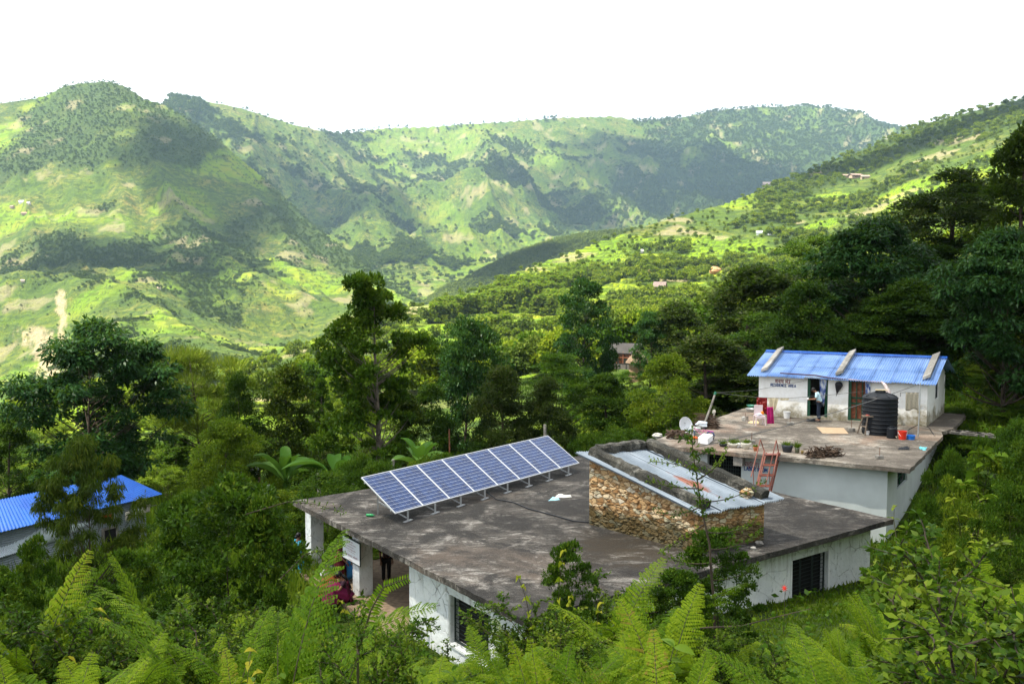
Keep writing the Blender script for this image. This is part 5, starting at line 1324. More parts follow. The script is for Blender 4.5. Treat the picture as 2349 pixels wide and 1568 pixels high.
    # twig reaching over the left roof corner, twig over the pillar, bare twigs
    for nm, lb, pts, dd, ml in (('branch','leafy thorny branch reaching over the left corner of the clinic roof',[(560,1180),(660,1150),(720,1155),(800,1178)],11.5,1),
                            ('branch','thin leafy twig crossing in front of the left pillar',[(640,1330),(700,1270),(740,1262),(790,1240)],9.5,1),
                            ('branch','bare reddish twig lying over the grass right of the large fern',[(1590,1440),(1700,1435),(1790,1412),(1860,1395)],7.2,0),
                            ('fern_frond','arching fern frond with rounded leaflets in front of the veranda',[(820,1500),(850,1400),(880,1345),(935,1325)],5.2,2)):
        r = empty(nm, (0,0,0), label=lb, cat='branch' if ml < 2 else 'fern frond'); P = [at_d(px, py, dd) for px, py in pts]; C = []
        for i in range(len(P)-1):
            for t in np.linspace(0,1,5)[:-1 if i < len(P)-2 else 5]: C.append(P[i]+(P[i+1]-P[i])*t)
        if ml == 2 or 'bare' in lb: C.insert(0, Vector((C[0].x, C[0].y+.02, G(C[0].x, C[0].y)-.05)))
        mb = MB().tube(C, np.linspace(.008,.002,len(C)), 5); mb.build('stem', MT['stem' if ml == 2 else 'bark'], r)
        A = np.array([tuple(p) for p in C]); m = (170,0,0)[0] if ml == 1 else (44 if ml == 2 else 10); k = len(A)-1
        if ml == 2:
            t = np.repeat(np.linspace(.3,1,22), 2); ix = np.minimum((t*k).astype(int), k-1); q = A[ix]+(A[ix+1]-A[ix])*(t*k-ix)[:,None]; T = unit(A[ix+1]-A[ix]); sd = np.tile([1,-1], 22)[:,None]
            S = unit(np.cross(T, np.array([0,-1,.4])))*sd; L = .075*(1-t*.6)
            lf = Leafy().add(ribs(q, S+T*.4, np.array([[0,-.8,.6]])*np.ones((44,1)), L, L*.3, curve=.15), rs.uniform(.4,.9,44))
        else:
            t = rs.rand(m); ix = np.minimum((t*k).astype(int), k-1); q = A[ix]+(A[ix+1]-A[ix])*(t*k-ix)[:,None]+rs.normal(size=(m,3))*.02
            lf = Leafy().add(kites(q, rs.normal(size=q.shape)+np.array([0,0,.4]), rs.normal(size=q.shape)*.5+np.array([0,0,1.]), rs.uniform(.03,.055,m), rs.uniform(.014,.022,m), .15, .6), rs.uniform(.2,.95,m))
        mobj('foliage', lf.mesh('foliage', MT['lf_fern' if ml == 2 else 'lf_thorn']), r)
    # red flower spike by the right wall
    p = on_z(*Z3(1445,1040), -1.3); fl = MB(); rg2 = random.Random(2)
    b = at_d(*Z3(1445,1022), 23); g = G(b.x, b.y)
    r = empty('flower', (b.x, b.y, g), label='red flower on a stalk beside the dark opening of the clinic wall', cat='flower')
    MB().tube([(0,0,-.05),(.02,0,b.z-g)], .008, 5).build('stem', MT['stem'], r)
    for k in range(9):
        a = k*.7; fl.tube([(0,0,b.z-g),(.08*math.cos(a),.04*math.sin(a),b.z-g+.08*math.sin(a))], [.016,.005], 5)
    fl.build('petal', simple('red_petals', (.62,.03,.015), .5), r)
    # bananas
    for i, (px, top, d, lb) in enumerate(((655,985,45,'banana plant furthest left behind the clinic roof'),(765,975,44,'banana plant with upright leaves in the middle of the three'),(965,960,43,'banana plant behind the left end of the solar panels'))):
        x = ray(px, 1020)[0]*d; g = G(x, d); h = (zof(top, d)-g)/3.1
        plant('banana', i%2, x, d, h, lb, 'banana plants behind the clinic roof', name='banana_plant', cat='banana plant', w=h*.9)
def ground_cover():
    rs = np.random.RandomState(8)
    blds = [[Lc, Nc, Rc, Fc],[CLc, C1c, C1c+_rd*15.5, CLc+_ld*15.0]]
    def outside(x, y, m=.0):
        ok = np.ones(len(x), bool)
        for b in blds:
            P = np.array([[q.x, q.y] for q in b]); c = P.mean(0); ins = np.ones(len(x), bool)
            for i in range(4):
                a, e = P[i], P[(i+1)%4]-P[i]; e = e/np.linalg.norm(e); n = np.array([-e[1], e[0]])
                if n@(c-a) < 0: n = -n
                ins &= ((x-a[0])*n[0]+(y-a[1])*n[1]) > m
            ok &= ~ins
        return ok
    def pts(n, d0, d1, px0=-250, px1=2600, pw=1.0):
        d = np.exp(rs.uniform(math.log(d0), math.log(d1), n)); px = rs.uniform(px0, px1, n); x = (px-CX)/FPX*d*1.02
        ok = outside(x, d, .6); return x[ok], d[ok], px[ok]
    # creeping leaves
    x, d, px = pts(150000, 2.6, 60)
    clr = (px > 1640)&(px < 2120)&(d > 10)&(d < 30)
    k = (fbm(x/1.3, d/1.3, 3, 3) > -.25)&(~clr | (rs.rand(len(x)) < .12)); x, d = x[k], d[k]
    z = ground_arr(x, d); n = len(x); s = .035+.0055*d
    hh = rs.rand(n)**2*.35*(.5+fbm(x/.9, d/.9, 4, 2)+.4)
    lf = Leafy().add(kites(np.stack([x, d, z+np.maximum(hh, .02)], -1), rs.normal(size=(n,3))*np.array([1,1,.35])+np.array([0,0,.15]), rs.normal(size=(n,3))*.45+np.array([0,-.3,1.]), s*rs.uniform(.7,1.5,n), s*rs.uniform(.35,.75,n), .15, .45), np.clip(fbm(x/2, d/2, 44, 3)*.5+.45+rs.normal(size=n)*.15, 0, 1))
    tag(mobj('undergrowth', lf.mesh('undergrowth', MT['lf_broad'])), 'low creeping leaves covering the slope', 'undergrowth', kind='stuff')
    # grass
    x, d, px = pts(200000, 2.6, 60)
    k = (fbm(x/2.2, d/2.2, 13, 3) > -.1)|((px > 1600)&(px < 2150)&(d > 9)); x, d, px = x[k], d[k], px[k]
    z = ground_arr(x, d); n = len(x)
    tall = ((px < 1300)&(d > 30))|((px < 700)&(d > 22)); L = (.10+.010*d)*rs.uniform(.6,1.3,n)*np.where(tall, 2.1, 1)*np.where((px > 1640)&(px < 2120)&(d < 30), .55, 1)
    lf = Leafy().add(kites(np.stack([x, d, z-.02], -1), rs.normal(size=(n,3))*np.array([.38,.38,.1])+np.array([0,0,1.]), rs.normal(size=(n,3))+np.array([0,-1.,0]), L, .008+.0016*d+0*x, .1, .35, .12), np.clip(fbm(x/3, d/3, 54, 3)*.6+.5+rs.normal(size=n)*.15, 0, 1))
    tag(mobj('grass', lf.mesh('grass', MT['grass'])), 'green grass around the buildings and on the slope', 'grass', kind='stuff')
# ================================================================== THINGS ON AND AROUND THE ROOFS
def RF(zx, zy, z=1.0): return on_z(*Z1(zx, zy), z)
def mu(y): return .32*y/FPX                       # metres per unit of the terrace zoom at depth y
def solar():
    f0, f7 = on_z(*Z2(1016,797), 0), on_z(*Z2(2167,467), 0); e = (f7-f0).normalized(); g = Vector((-e.y, e.x, 0))
    if g.y < 0: g = -g
    line = lambda u: f0+(f7-f0)*u
    hb = .36
    ub = solve(lambda u: proj(line(u)+Vector((0,0,hb))), Z2(925,0)[0], -.6, .6); ur = solve(lambda u: proj(line(u)+Vector((0,0,hb))), Z2(2245,0)[0], .6, 1.6)
    BL, BR = line(ub)+Vector((0,0,hb)), line(ur)+Vector((0,0,hb))
    best = None
    for i in range(60):
        for j in range(60):
            w, h = .6+i*.03, .4+j*.03; s = 0
            for P0, T in ((BL, Z2(680,482)), (BR, Z2(2015,193))):
                q = proj(P0+g*w+Vector((0,0,h))); s += (q[0]-T[0])**2+(q[1]-T[1])**2
            if best is None or s < best[0]: best = (s, w, h)
    _, w, h = best; print('solar tilt', best, (BR-BL).length)
    root = empty('solar_array', (BL+BR)/2-Vector((0,0,hb)), label='row of eight blue solar panels on a low steel rack on the clinic roof', cat='solar panels')
    W = (BR-BL).length/8; S = math.hypot(w, h); up = (g*w+Vector((0,0,h))).normalized(); nz = e.cross(up)
    t = NT('solar_cells'); co = t.coord(); sx = t.n('ShaderNodeSeparateXYZ'); t.link(co, sx.inputs[0])
    def lines(s, period, wd):
        m = t.math('FRACT', t.math('DIVIDE', s, period)); return t.math('LESS_THAN', t.math('ABSOLUTE', t.math('SUBTRACT', m, .5)), wd)
    ch = S/12; cw = W/6
    l1 = lines(sx.outputs[1], ch, .022); l2 = lines(sx.outputs[0], cw, .03)
    l3 = lines(sx.outputs[0], cw/3, .05)
    vo = t.n('ShaderNodeTexVoronoi', Scale=55.0); t.link(co, vo.inputs['Vector']); vs = t.n('ShaderNodeSeparateColor'); t.link(vo.outputs['Color'], vs.inputs[0])
    wn = t.n('ShaderNodeTexWhiteNoise'); fl = t.n('ShaderNodeVectorMath', _operation='FLOOR'); dv = t.n('ShaderNodeVectorMath', _operation='DIVIDE'); t.link(co, dv.inputs[0]); dv.inputs[1].default_value = (cw, ch, 1); t.link(dv.outputs[0], fl.inputs[0]); t.link(fl.outputs[0], wn.inputs[0])
    c = t.ramp(t.math('ADD', t.math('MULTIPLY', vs.outputs[0], .5), t.math('MULTIPLY', wn.outputs[0], .5)), [(.1, (.004,.014,.062)), (.9, (.014,.046,.16))])
    c = t.mix(t.math('MULTIPLY', l3, .14), c, (.35,.40,.5)); c = t.mix(t.math('MULTIPLY', l2, .18), c, (.5,.55,.65)); c = t.mix(t.math('MULTIPLY', l1, .8), c, (.75,.80,.86))
    t.bsdf(c, .28, spec=.28); MT['cells'] = t.m
    M = Matrix((e, up, nz)).transposed()
    gm = MB().box((W/2, S/2, 0), (W-.05, S-.05, .012)); fm = MB()
    for a, b in (((0,.012,0),(W-.012,.012,0)),((0,S-.012,0),(W-.012,S-.012,0)),((.012,.024,0),(.012,S-.024,0)),((W-.024,.024,0),(W-.024,S-.024,0))): fm.bar(a, b, .020, .04)
    g0 = gm.build('solar_panel', MT['cells']); f0o = fm.build('frame', simple('aluminium_frame', (.72,.74,.76), .35, .3, var=.03))
    f0o.parent = g0
    for k in range(8):
        o = g0 if k == 0 else copy_tree(g0)
        m = M.to_4x4(); m.translation = BL+e*(W*k); o.parent = root; o.matrix_parent_inverse = Matrix.Translation(-root.location); o.matrix_basis = m
    r = MB()
    for s in (.12, .88): p = BL+up*S*s-nz*.05; r.bar(p, p+e*W*8, .05, .05)
    keep(r.build('rail', MT['steel']), root)
    for k in range(8):
        p = line(k/7); m = MB(); m.bar(p, p+Vector((0,0,hb-.03)), .06, .04); m.box(tuple(p+Vector((0,0,.012))), (.42,.10,.02), rz=math.atan2(e.y, e.x)+.15); keep(m.build('leg', MT['steel']), root)
        q = p+g*(w*.88); m = MB(); m.bar(Vector((q.x,q.y,0)), Vector((q.x,q.y,hb+h*.82)), .05, .04); m.bar(p+Vector((0,0,.1))+g*.06, Vector((q.x,q.y,.42))-g*.04, .035, .035); keep(m.build('leg', MT['steel']), root)
    # cable, bottle, plastic sheets
    P = [on_z(*Z2(x,y), .02) for x, y in ((1568,625),(1650,640),(1780,665),(1880,708),(2060,755),(2200,795),(2312,806))]
    P[0].z = .25; sm = []
    for i in range(len(P)-1):
        for k in range(6): sm.append(P[i].lerp(P[i+1], k/6))
    tag(MB().tube(sm+[P[-1]], .022, 6).build('cable', MT['black'], smooth=True), 'thick black cable snaking from the solar rack to the stone hut', 'cable')
    a = on_z(*Z2(715,752), .05); b = on_z(*Z2(775,755), .05); d = (b-a); L = d.length; d.normalize()
    rot = d.to_track_quat('Z','Y').to_matrix()
    bt = empty('bottle', a, label='green plastic bottle lying on the clinic roof near the corner', cat='bottle')
    MB().lathe([(.01,0),(.045,.02),(.048,.12),(.043,.14),(.048,.17),(.048,L*.72),(.018,L*.9),(.018,L)], rot=rot).build('body', simple('green_plastic', (.03,.30,.10), .25), bt, smooth=True)
    MB().lathe([(.021,L),(.021,L+.03)], rot=rot).build('cap', simple('dark_green_cap', (.01,.10,.03), .4), bt)
    for (zx0,zy0,zx1,zy1,c,lb) in ((2065,612,2190,632,(.72,.70,.62),'crumpled whitish plastic sheet on the clinic roof'),(2025,634,2105,652,(.35,.68,.82),'crumpled light blue plastic bag beside the whitish sheet')):
        sheet_heap([on_z(*Z2(zx0,zy1),0), on_z(*Z2(zx1,zy1-6),0), on_z(*Z2(zx1-10,zy0),0), on_z(*Z2(zx0+15,zy0),0)], .06, 'plastic_sheet', simple(lb.split()[1]+'_plastic', c, .4), lb, 'plastic sheet')
def sheet_heap(q, h, name, mat, label, cat, seed=1, n=9):
    mb = MB(); v = []
    for j in range(n):
        for i in range(n):
            s, t = i/(n-1), j/(n-1); p = q[0]*((1-s)*(1-t))+q[1]*(s*(1-t))+q[2]*(s*t)+q[3]*((1-s)*t)
            ns = fbm(np.array([s*3.1+seed]), np.array([t*3.3+seed*2]), seed, 3)[0]; e = math.sin(math.pi*s)*math.sin(math.pi*t)
            v.append((p.x+ns*h, p.y+ns*h*.8, p.z+.008+h*max(0, .25+.75*ns+.4*e)*(e > 0 and 1 or .2)))
    mb.add(v, [(j*n+i, j*n+i+1, (j+1)*n+i+1, (j+1)*n+i) for j in range(n-1) for i in range(n-1)])
    return tag(mb.build(name, mat, smooth=False), label, cat)
def cloth(name, tl, tr, L, mat, label, cat, group=None, seed=0, out=Vector((0,-1,0)), taper=0, wav=.03, skew=0, folds=3, bl=None, parent=None):
    """hanging cloth from tl-tr down L"""
    n, m = 15, 12; v = []
    for j in range(m):
        t = j/(m-1)
        for i in range(n):
            s = i/(n-1); ss = .5+(s-.5)*(1-taper*t)
            p = tl+(tr-tl)*(ss+skew*t); Lh = L*(1+.06*math.sin(s*7+seed)+(bl or 0)*math.sin(math.pi*s))
            v.append(tuple(p+out*(wav*math.sin(s*math.pi*2*folds+seed+t*1.2)*(.35+.65*t))+Vector((0,0,-Lh*t+.0))))
    mb = MB().add(v, [(j*n+i, j*n+i+1, (j+1)*n+i+1, (j+1)*n+i) for j in range(m-1) for i in range(n-1)])
    o = mb.build(name, mat, parent, smooth=True); s_ = o.modifiers.new('thickness', 'SOLIDIFY'); s_.thickness = .008
    return tag(o, label, cat, group) if not parent else o
def rock(c, s, seed, sq=(1,1,1)): return MB().blob(c, s, seed, 9, 6, .4, sq)
def sticks(mb, c, n, L, r, rs, spread, rz=0, tilt=.25, hz=.3):
    for k in range(n):
        a = rz+rs.normal()*tilt; e = rs.normal()*tilt*.5; l = L*rs.uniform(.5,1.1); d = Vector((math.cos(a)*math.cos(e), math.sin(a)*math.cos(e), math.sin(e)))
        u = rs.uniform(-1,1); hgt = abs(rs.rand())*hz*(1-u*u)+r
        p = Vector(c)+Vector((math.cos(rz+1.57)*u*spread[1], math.sin(rz+1.57)*u*spread[1], hgt))+Vector((math.cos(rz), math.sin(rz), 0))*rs.uniform(-spread[0],spread[0])
        a_, b_ = p-d*l/2, p+d*l/2; a_.z = max(a_.z, c[2]+r); b_.z = max(b_.z, c[2]+r)
        m_ = (a_+b_)/2+Vector(rs.normal(size=3)*r*.8)
        m_.z = max(m_.z, c[2]+r)
        mb.tube([a_, m_, b_], [r*rs.uniform(.6,1.1), r*rs.uniform(.8,1.2), r*rs.uniform(.4,.9)], 5)
def pot(zx, zy, wu, hu, mat, label, plantseed=0, green=1, shape=(.7,1.0,.95), gh=.8):
    p = RF(zx, zy); u = mu(p.y); r, h = wu*u/2, hu*u; p = p+Vector((0,r*.6,0))
    e = empty('plant_pot', p, label=label, cat='plant pot')
    MB().lathe([(r*shape[0]*.9,0),(r*shape[0],.005),(r*shape[1],h*.75),(r*shape[1]*1.04,h),(r*.9,h),(r*.86,h*.86),(0,h*.86)], n=18, closed=False).build('pot', mat, e, smooth=True)
    if green:
        rs = np.random.RandomState(plantseed); n = 130; b = np.zeros((n,3)); b[:,2] = h*.86; b[:,:2] = rs.normal(size=(n,2))*r*.4
        lf = Leafy().add(kites(b, rs.normal(size=(n,3))*np.array([.5,.5,.2])+np.array([0,0,1.]), rs.normal(size=(n,3)), h*gh*rs.uniform(.5,1.2,n), .018+0*b[:,0], .1, .4, .1), rs.uniform(.2,.9,n))
        mobj('plant', lf.mesh('plant', MT['grass']), e)
    return e
def terrace():
    BK = MT['black']
    wood = MT['wood']
    # ---- big water tank
    fr = RF(1652,776); r = 124*mu(fr.y); c = fr+Vector((0,r*.98,0)); hs = (776-512)*mu(fr.y)*1.02; hd = hs*.135
    t = empty('water_tank', c, label='big black ribbed plastic water tank in front of the residence', cat='water tank')
    prof = [(0,0),(r*.97,0)]; nr = 9
    for k in range(nr):
        z0, z1 = hs*k/nr, hs*(k+1)/nr; prof += [(r*.985, z0+.01), (r*.985, z1-.045), (r*1.015, z1-.025), (r*1.015, z1-.01)]
    prof += [(r*.99, hs), (r*.93, hs+hd*.28), (r*.5, hs+hd*.85), (r*.27, hs+hd)]
    MB().lathe(prof, n=48, closed=False).build('body', BK, t, smooth=False)
    m = MB()
    for k in range(8):
        a = k*math.pi/4+.2; m.bar((r*.93*math.cos(a), r*.93*math.sin(a), hs+hd*.33), (r*.3*math.cos(a), r*.3*math.sin(a), hs+hd*1.0), .05, .03)
    m.build('rib', BK, t)
    MB().lathe([(r*.27,hs+hd*.95),(r*.30,hs+hd*1.05),(r*.30,hs+hd*1.25),(r*.2,hs+hd*1.4),(0,hs+hd*1.42)], n=24, closed=False).build('lid', BK, t, smooth=True)
    tp = c+Vector((0,0,hs+hd*1.45))
    tag(MB().box(tuple(tp+Vector((.0,-.1,.012))), (.5,.16,.024), rz=-.15).build('board', simple('pale_board', (.62,.50,.30), .8)), 'small pale board lying across the lid of the big water tank', 'board')
    # rag wrapped pipe end above the tank
    q = RP(RU(1650), RZ(400, RU(1650)), .62)
    tag(MB().tube([q+Vector((-.05,.3,.12)), q, q+Vector((.06,-.1,-.2)), q+Vector((.12,-.15,-.38)), q+Vector((.16,-.15,-.46))], [.04,.07,.10,.11,.04], 8).build('rag', simple('pale_pink_rag', (.62,.52,.50), .9, var=.3, scale=14)), 'pale rag wrapped round the pipe end above the big water tank', 'rag')
    # ---- small tank
    fr = RF(1710,795); r = 37*mu(fr.y); c = fr+Vector((0,r,0)); h = 82*mu(fr.y)
    t = empty('water_drum', c, label='small black water drum with a tap beside the big tank', cat='water drum')
    MB().lathe([(0,0),(r*.95,0),(r,.03),(r,h*.45),(r*1.02,h*.47),(r,h*.5),(r,h*.86),(r*.9,h*.93),(r*.6,h*.98)], n=28, closed=False).build('body', BK, t)
    MB().lathe([(r*.55,h*.97),(r*.55,h*1.08),(0,h*1.1)], n=20, closed=False).build('lid', BK, t)
    MB().tube([(r*.35,-r*.9,h*.2),(r*.38,-r-.06,h*.2),(r*.38,-r-.07,h*.12)], .018, 6).tube([(r*.38,-r-.05,h*.2),(r*.38,-r-.05,h*.28)], .012, 5).build('tap', simple('brass', (.55,.5,.38), .3, .6), t)
    # ---- red bucket, blue basin
    def bucket(zx, zy, wu, hu, mat, name, label, cat, handle=True, flare=1.25):
        fr = RF(zx, zy); u = mu(fr.y); r, h = wu*u/2, hu*u; c = fr+Vector((0,r,0)); e = empty(name, c, label=label, cat=cat)
        MB().lathe([(0,0),(r/flare,0),(r*.97,h*.93),(r*1.04,h*.94),(r*1.04,h),(r*.95,h),(r/flare*.95,.02),(0,.02)], n=30, closed=False).build('body', mat, e, smooth=False)
        if handle: MB().tube([(r*math.cos(a)*1.03, -r*math.sin(a)*.75-.0, h*.93-r*1.15*math.sin(a)) for a in np.linspace(0, math.pi, 13)], .009, 5).build('handle', MT['white_paint'], e)
        return e
    bucket(1783,803,62,60, simple('red_plastic', (.62,.035,.015), .35, var=.04), 'bucket', 'bright red plastic bucket with white handle beside the black drum', 'bucket')
    bucket(1844,804,64,30, simple('blue_plastic', (.02,.16,.55), .35, var=.04), 'basin', 'round blue plastic basin beside the red bucket', 'basin', False, 1.2)
    bucket(950,650,52,48, simple('greyish_white_plastic', (.70,.70,.70), .4, var=.04), 'bucket', 'pale grey bucket against the residence wall left of the open door', 'bucket', False)
    bucket(688,604,66,22, simple('aluminium', (.62,.63,.64), .3, .7, var=.06), 'pan', 'shallow aluminium pan at the back left corner of the terrace', 'pan', False, 1.5)
    bucket(690,573,58,16, simple('green_enamel', (.08,.30,.22), .4, var=.06), 'pan', 'shallow green pan behind the aluminium pan', 'pan', False, 1.6)
    bucket(1536,768,46,30, simple('white_enamel', (.75,.75,.74), .4, var=.04), 'bowl', 'white bowl on the terrace under the wooden stool', 'bowl', False, 1.6)
    p = RF(1536,745); 
    tag(MB().lathe([(0,0),(.09,0),(.10,.11),(.085,.11),(.08,.02)], tuple(p+Vector((0,.15,.18))), n=16, closed=False).build('cup', simple('blue_cup', (.05,.25,.62), .4)), 'blue cup standing in the white bowl under the stool', 'cup')
    # ---- wooden stool
    a, b, c_ = RF(1447,757), RF(1503,770), RF(1560,748); tc = at_d(*Z1(1521,632), b.y+.15); zt = tc.z; root = empty('stool', (tc.x, tc.y, 1.0), label='tall rough wooden stool beside the big black tank', cat='stool')
    L = lambda p: Vector((p.x-tc.x, p.y-tc.y, p.z-1.0))
    MB().box((0,0,zt-1.0), (.42,.34,.05), rz=-.1).build('seat', wood, root, bevel=.006)
    tops = [(-.15,.10),(-.05,-.13),(.15,-.05),(.08,.13)]; ft = [L(a), L(b), L(c_), L(c_)+Vector((-.35,.35,0))]
    for k in range(4): MB().bar(Vector((ft[k].x, ft[k].y, 0)), (tops[k][0], tops[k][1], zt-1.025), .05, .045).build('leg', wood, root)
    MB().bar(ft[0].lerp(Vector((tops[0][0],tops[0][1],zt-1)), .45), ft[1].lerp(Vector((tops[1][0],tops[1][1],zt-1)), .45), .03, .04).bar(ft[1].lerp(Vector((tops[1][0],tops[1][1],zt-1)), .3), ft[2].lerp(Vector((tops[2][0],tops[2][1],zt-1)), .3), .03, .04).build('stretcher', wood, root)
    tag(MB().box((tc.x+.05,tc.y,zt+.045), (.2,.13,.04), rz=.3).build('soap_dish', simple('faded_red_plastic', (.5,.10,.07), .5)), 'small reddish dish on the top of the wooden stool', 'dish')
    # ---- metal post, clothesline, towel
    bp = RF(1882,785); tpz = at_d(*Z1(1899,392), bp.y+.05)
    tag(MB().tube([bp, bp.lerp(tpz,.5)+Vector((.02,0,0)), tpz], [.03,.028,.022], 8).build('post', MT['steel']), 'thin grey metal post in front of the residence right corner', 'post')
    pf = RF(338,722); pt = at_d(*Z1(432,462), pf.y+.4)
    r = empty('pole', pf, label='leaning grey wooden pole at the left edge of the terrace', cat='pole')
    MB().tube([(0,0,0), (pt-pf)*.5+Vector((.02,0,0)), pt-pf], [.055,.05,.042], 8).build('shaft', MT['palewood'], r); MB().tube([(pt-pf)*.93, (pt-pf)*1.01], .055, 8).build('binding', simple('green_cloth_band', (.03,.16,.10), .8), r)
    def line(name, pts, rad, label, sag=.1, cat='rope'):
        P = []
        for i in range(len(pts)-1):
            for k in range(10): s = k/10; p = pts[i].lerp(pts[i+1], s); p.z -= sag*4*s*(1-s)*(pts[i+1]-pts[i]).length*.1; P.append(p)
        tag(MB().tube(P+[pts[-1]], rad, 5).build(name, MT['rope']), label, cat)
    cy = RF(760,700).y+.9
    la, lb = at_d(*Z1(727,497), cy), at_d(*Z1(965,503), cy+.3); lc = RP(RU(1500), RZ(452, RU(1500)), .1)
    line('clothesline', [pt, la, lb, lc], .010, 'sagging grey clothesline from the leaning pole to the residence', .05)
    ld = RP(RU(738), RZ(440, 0), .05); line('wire', [pt, ld, RP(RU(1085), RZ(372, RU(1085)), .15)], .007, 'thin wire from the leaning pole across the residence wall', .05, 'wire')
    line('power_cable', [at_d(*Z1(300,852), 33.0), RP(RU(1885), RZ(395,RU(1885)), .5)], .016, 'long dark cable slanting over the terrace down from the residence roof corner', .12, 'cable')
    # laundry
    redp = NT('red_patterned_cloth'); cc = redp.coord(); v_ = redp.n('ShaderNodeTexVoronoi', Scale=9.0); redp.link(cc, v_.inputs['Vector']); k = redp.ramp(v_.outputs['Distance'], [(.15,(.50,.22,.20)),(.3,(.34,.02,.015)),(.7,(.12,.006,.006))]); redp.bsdf(k, .9)
    cream, mag = simple('cream_cloth', (.66,.58,.40), .9, var=.12), simple('magenta_cloth', (.42,.015,.14), .9, var=.15)
    B = at_d(*Z1(803,502), cy+.1); u = mu(cy)
    cloth('red_cloth', la, B, 122*u, redp.m, 'red patterned cloth hanging on the line over the plastic chair', 'cloth', wav=.02)
    cloth('cream_cloth', B+Vector((.02,.02,0)), at_d(*Z1(885,503), cy+.2), 80*u, cream, 'cream cloth draped in folds on the line beside the red cloth', 'cloth', wav=.06, taper=.55, folds=2, bl=.3)
    cloth('cream_cloth', at_d(*Z1(887,503), cy+.2), at_d(*Z1(963,503), cy+.3), 16*u, cream, 'thin twisted cream cloth on the line left of the open door', 'cloth', wav=.03, taper=.3)
    cloth('magenta_cloth', at_d(*Z1(800,566), cy-.35), at_d(*Z1(845,566), cy-.3), 132*u, mag, 'bright magenta cloth hanging from the back of the plastic chair', 'cloth', wav=.05, taper=-.15, folds=2, skew=.12)
    ra, rb = at_d(*Z1(1757,463), RB.y-.9), at_d(*Z1(1893,463), RB.y-.9)
    line('clothes_rail', [ra+Vector((0,0,-.18)), ra, rb], .014, 'grey metal rail carrying the beige towel', 0, 'rail')
    cloth('towel', at_d(*Z1(1795,463), RB.y-.9), at_d(*Z1(1888,463), RB.y-.9), 126*mu(RB.y-.9), simple('beige_towel', (.40,.36,.28), .95, var=.12, scale=20), 'beige towel hanging right of the big black tank', 'towel', wav=.015)
    # curtains and umbrella
    cur = NT('blue_white_printed_cloth'); cc = cur.mapv(cur.coord(), (6,6,2.5)); kk = cur.ramp(cur.noise(cc, 1.6, 3), [(.42,(.05,.09,.30)),(.5,(.30,.38,.58)),(.58,(.68,.70,.74))]); cur.bsdf(kk, .9)
    cloth('curtain', RP(RU(1170), RZ(352,RU(1170)), .06), RP(RU(1226), RZ(352,RU(1226)), .06), 205*mu(RP(RU(1200),0).y), cur.m, 'blue and white curtain tied back in the open doorway', 'curtain', wav=.05, taper=.65, folds=3, out=nR)
    cloth('curtain', RP(RU(1500), RZ(386,RU(1500)), .08), RP(RU(1538), RZ(386,RU(1538)), .08), 135*mu(RP(RU(1500),0).y), cur.m, 'blue and white curtain hanging at the right of the closed red door', 'curtain', wav=.04, taper=.4, folds=2, out=nR)
    ut = RP(RU(1318), RZ(383,RU(1318)), .14); ub = RP(RU(1296), RZ(487,RU(1296)), .14); um = empty('umbrella', ut, label='folded black umbrella hanging on the wall between the two doors', cat='umbrella')
    ax = (ub-ut); H = ax.length; rot = ax.to_track_quat('Z','Y').to_matrix()
    MB().lathe([(.01,0),(.13,.04),(.19,H*.2),(.13,H*.45),(.03,H*.78),(.006,H)], rot=rot, n=9, closed=False).build('canopy', simple('black_umbrella_cloth', (.012,.012,.016), .6), um)
    MB().tube([(0,0,-.05),(0,0,.10),(.03,0,.14),(.07,0,.11)], .01, 5).build('handle', MT['steel'], um)
    # ---- plastic chair
    f1, f2, f3, f4 = RF(718,699), RF(789,700), RF(762,684), RF(815,683); sy = f1.y; uc = mu(sy); sh = 66*uc; cx_ = (f1+f2+f3+f4)/4
    f1 = RF(720,700); ex = (f2-f1).normalized(); ey = Vector((-ex.y, ex.x, 0)); Wc = (f2-f1).length; r = empty('chair', Vector((f1.x, f1.y, 1.0)), label='pinkish white plastic chair under the red patterned cloth', cat='chair')
    pl = simple('pinkish_white_plastic', (.66,.54,.56), .45, var=.04)
    for i, (a_, b_) in enumerate(((0,0),(1,0),(0,1),(1,1))): MB().bar(ex*(Wc*a_)+ey*(Wc*b_), ex*(Wc*(.06+.88*a_))+ey*(Wc*(.06+.88*b_))+Vector((0,0,sh)), .045, .05, up=ey).build('leg', pl, r)
    cc_ = ex*Wc/2+ey*Wc/2; rz = math.atan2(ex.y, ex.x)
    MB().box(tuple(cc_+Vector((0,0,sh))), (Wc,Wc,.035), rz=rz).box(tuple(cc_+ey*-Wc*.48+Vector((0,0,sh-.05))), (Wc,.02,.08), rz=rz).build('seat', pl, r, bevel=.01)
    MB().box(tuple(cc_+ey*Wc*.5+Vector((0,0,sh+.24))), (Wc*.9,.03,.46), rz=rz).build('backrest', pl, r, bevel=.01)
    sp = Vector((f1.x, f1.y, 1.0))+cc_+Vector((0,0,sh+.03)); blu = simple('pale_folded_cloth', (.66,.68,.76), .9)
    tag(rock(tuple(sp+Vector((-.03,-.05,.04))), .16, 5, (1.1,.9,.35)).build('folded_cloth', blu), 'pale folded cloth on the seat of the plastic chair', 'cloth')
    tag(rock(tuple(sp+Vector((.12,-.02,.10))), .09, 6, (.8,.7,1)).build('orange_cloth', simple('orange_cloth', (.75,.22,.02), .9)), 'small orange cloth on the right of the chair seat', 'cloth')
    # ---- satellite dish
    dc = at_d(*Z1(210,700), RF(215,760).y+.1); R_ = 61*mu(dc.y); base = RF(225,765); r = empty('satellite_dish', Vector((dc.x, dc.y, 1.0)), label='round white satellite dish at the left end of the terrace', cat='satellite dish')
